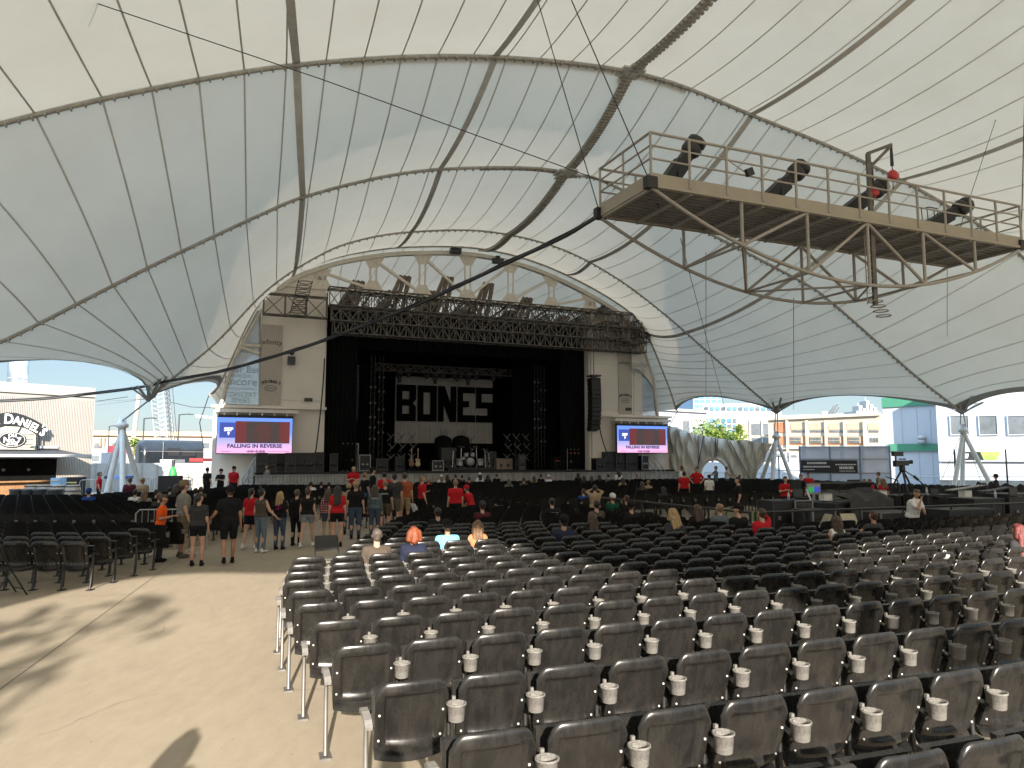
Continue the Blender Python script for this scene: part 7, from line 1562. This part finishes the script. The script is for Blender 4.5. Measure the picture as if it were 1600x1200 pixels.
# mesh fence with black banner
MMESH = bpy.data.materials.new('fence_mesh_blue'); MMESH.use_nodes = True; _n = MMESH.node_tree; _b = _n.nodes['Principled BSDF']; _b.inputs['Base Color'].default_value = (.55, .64, .80, 1); _b.inputs['Roughness'].default_value = .9
_t = _n.nodes.new('ShaderNodeBsdfTransparent'); _m = _n.nodes.new('ShaderNodeMixShader'); _m.inputs[0].default_value = .22; _n.links.new(_b.outputs[0], _m.inputs[1]); _n.links.new(_t.outputs[0], _m.inputs[2]); _n.links.new(_m.outputs[0], _n.nodes['Material Output'].inputs[0])
Wm = Wall(1205, 52, 1395, 47); th = bld('mesh_fence', 'tall fence with pale blue mesh and steel frame right of the tarp', Wm, 'fence'); mb = MB(); Wm.block(mb, 1250, 698, 1392, None, .01); mb.build('mesh', MMESH, th)
mb = MB()
for x in (1206, 1217, 1250, 1297, 1344, 1391): a = Wm.p(x, 697 if x > 1240 else 712, .05); mb.tube(Vector((a.x, a.y, 0)), a, .05, n=6)
mb.build('post', mat('fence_steel', (.20, .25, .33), .5, .3), th)
mb = MB()
for y in (698, 717, 739): mb.tube(Wm.p(1250, y, .05), Wm.p(1391, y, .05), .035, n=6)
for y in (714, 735): mb.tube(Wm.p(1206, y, .05), Wm.p(1250, y, .05), .03, n=6)
mb.build('rail', MGST, th)
th = thing('fence_banner', 'black banner with small white lettering tied to the mesh fence', 'banner', Wm.p(1296, 728)); mb = Wm.panel(1252, 719, 1340, 738, .03, .1); mb.build('sheet', MSGN, th)
rr = random.Random(11); mb = MB()
for x0, x1, y, h in ((1256, 1296, 728, 2.4), (1306, 1338, 725, 1.8), (1256, 1272, 733, 1.2), (1312, 1334, 729, 4), (1312, 1336, 735.5, 1), (1262, 1292, 722, 3)):
    x = x0
    while x < x1: w_ = rr.uniform(1.0, 2.4); mb.poly([Wm.p(x, y, .15), Wm.p(x + w_, y, .15), Wm.p(x + w_, y + h, .15), Wm.p(x, y + h, .15)], .01, -Wm.n); x += w_ + rr.uniform(.5, .9)
mb.build('lettering', MSGW, th)
# white trucks seen through the open fence
for k, (x0, x1, y, D, lab) in enumerate(((1208, 1230, 706, 80, 'white box truck seen between the mast and the tarp'), (1233, 1248, 707, 82, 'white van beside the box truck'))):
    W_, t_ = simplebox('parked_truck' if k == 0 else 'parked_van', lab, 'truck' if k == 0 else 'van', x0, x1, y, D, D, 2.2, MWHT); W_.panel(x0 + 3, y + 3, x1 - 3, y + 8, .04, 0).build('windscreen', MGLS, t_); mb = MB()
    for x in (x0 + 3, x1 - 3): c = W_.p(x, 715); mb.lathe(Vector((c.x, c.y, .4)) + W_.n * .02, [(0, 0), (.4, 0), (.4, .2), (0, .2)], 14, ax=(W_.d, ZL, W_.n))
    mb.build('wheels', MBLK, t_)
simplebox('site_hoarding', 'white site hoarding behind the arched doorway', 'hoarding', 1085, 1255, 722, 70, 66, .2, MWHB)
# trees
MLEAF = mat('leaf_green', (.10, .17, .025), .6, var=.45, scale=1.2, c2=(.20, .26, .04)); MBARK = mat('bark', (.10, .07, .05), .9, var=.3)
def tree(base, h, cr, lab, n=900, seed=1, leaf=.32, cone=False, zb=.35, lobes=9):
    rr = random.Random(seed); th = thing('tree', lab, 'tree', base); b = Vector(base); mb = MB(); mb.path([b, b + Vector((.1, 0, h * .3)), b + Vector((0, .1, h * .75))], [h * .03, h * .022, h * .008], 8)
    L_ = []
    for k in range(lobes):
        a = rr.random() * 6.28; f = rr.random(); r_ = cr * (1 - f) * .7 if cone else cr * (.25 + .5 * rr.random()); c = b + Vector((math.cos(a) * r_, math.sin(a) * r_, h * (zb + (1 - zb) * (f if cone else .2 + .6 * rr.random())))); L_.append((c, cr * (.2 + .35 * (1 - f)) if cone else cr * rr.uniform(.3, .5)))
        mb.path([b + Vector((0, 0, h * .3 + .3 * (c.z - b.z) * .5)), b.lerp(c, .6) + Vector((0, 0, h * .1)), c], [h * .012, h * .008, h * .003], 6)
    mb.build('trunk', MBARK, th); mb = MB()
    for k in range(n):
        c, r_ = rr.choice(L_); v = Vector((rr.gauss(0, 1), rr.gauss(0, 1), rr.gauss(0, 1))).normalized() * r_ * rr.random() ** .45; p = c + v; X = Vector((rr.uniform(-1, 1), rr.uniform(-1, 1), rr.uniform(-.6, .6))).normalized(); Y = X.cross(Vector((rr.uniform(-1, 1), rr.uniform(-1, 1), 1)).normalized()).normalized(); s_ = leaf * rr.uniform(.5, 1.2)
        mb.add([p - X * s_, p - Y * s_ * .45, p + X * s_, p + Y * s_ * .45], [(0, 1, 2, 3)], 0)
    mb.build('crown', MLEAF, th)
tree(PXZ(1112, 88, 0), 6.6, 3.2, 'bright green broad tree rising behind the draped tarp', 2600, 2, .26); tree(PXZ(1138, 88, 0), 5.9, 2.6, 'second green broad tree right of the first behind the tarp', 1800, 5, .26); tree(PXZ(1156, 84, 0), 6.2, 1.4, 'narrow pointed green tree at the right end of the tarp', 1500, 3, .2, True, .15, 16)
tree(PXZ(1094, 86, 0), 5.4, 2.0, 'small green tree at the left of the tree group', 1300, 8, .25)
tree(PXZ(213, 100, 0), 5.5, 1.8, 'small green tree seen between the left mast legs', 500, 9, .3)
tree((-2.6, -12.6, 0), 9.4, 2.0, 'leafy tree behind the camera on the left', 420, 12, .28, False, .55, 7); tree((8.0, -12.5, 0), 9.0, 2.2, 'leafy tree behind the camera on the right', 420, 14, .28, False, .6, 7)
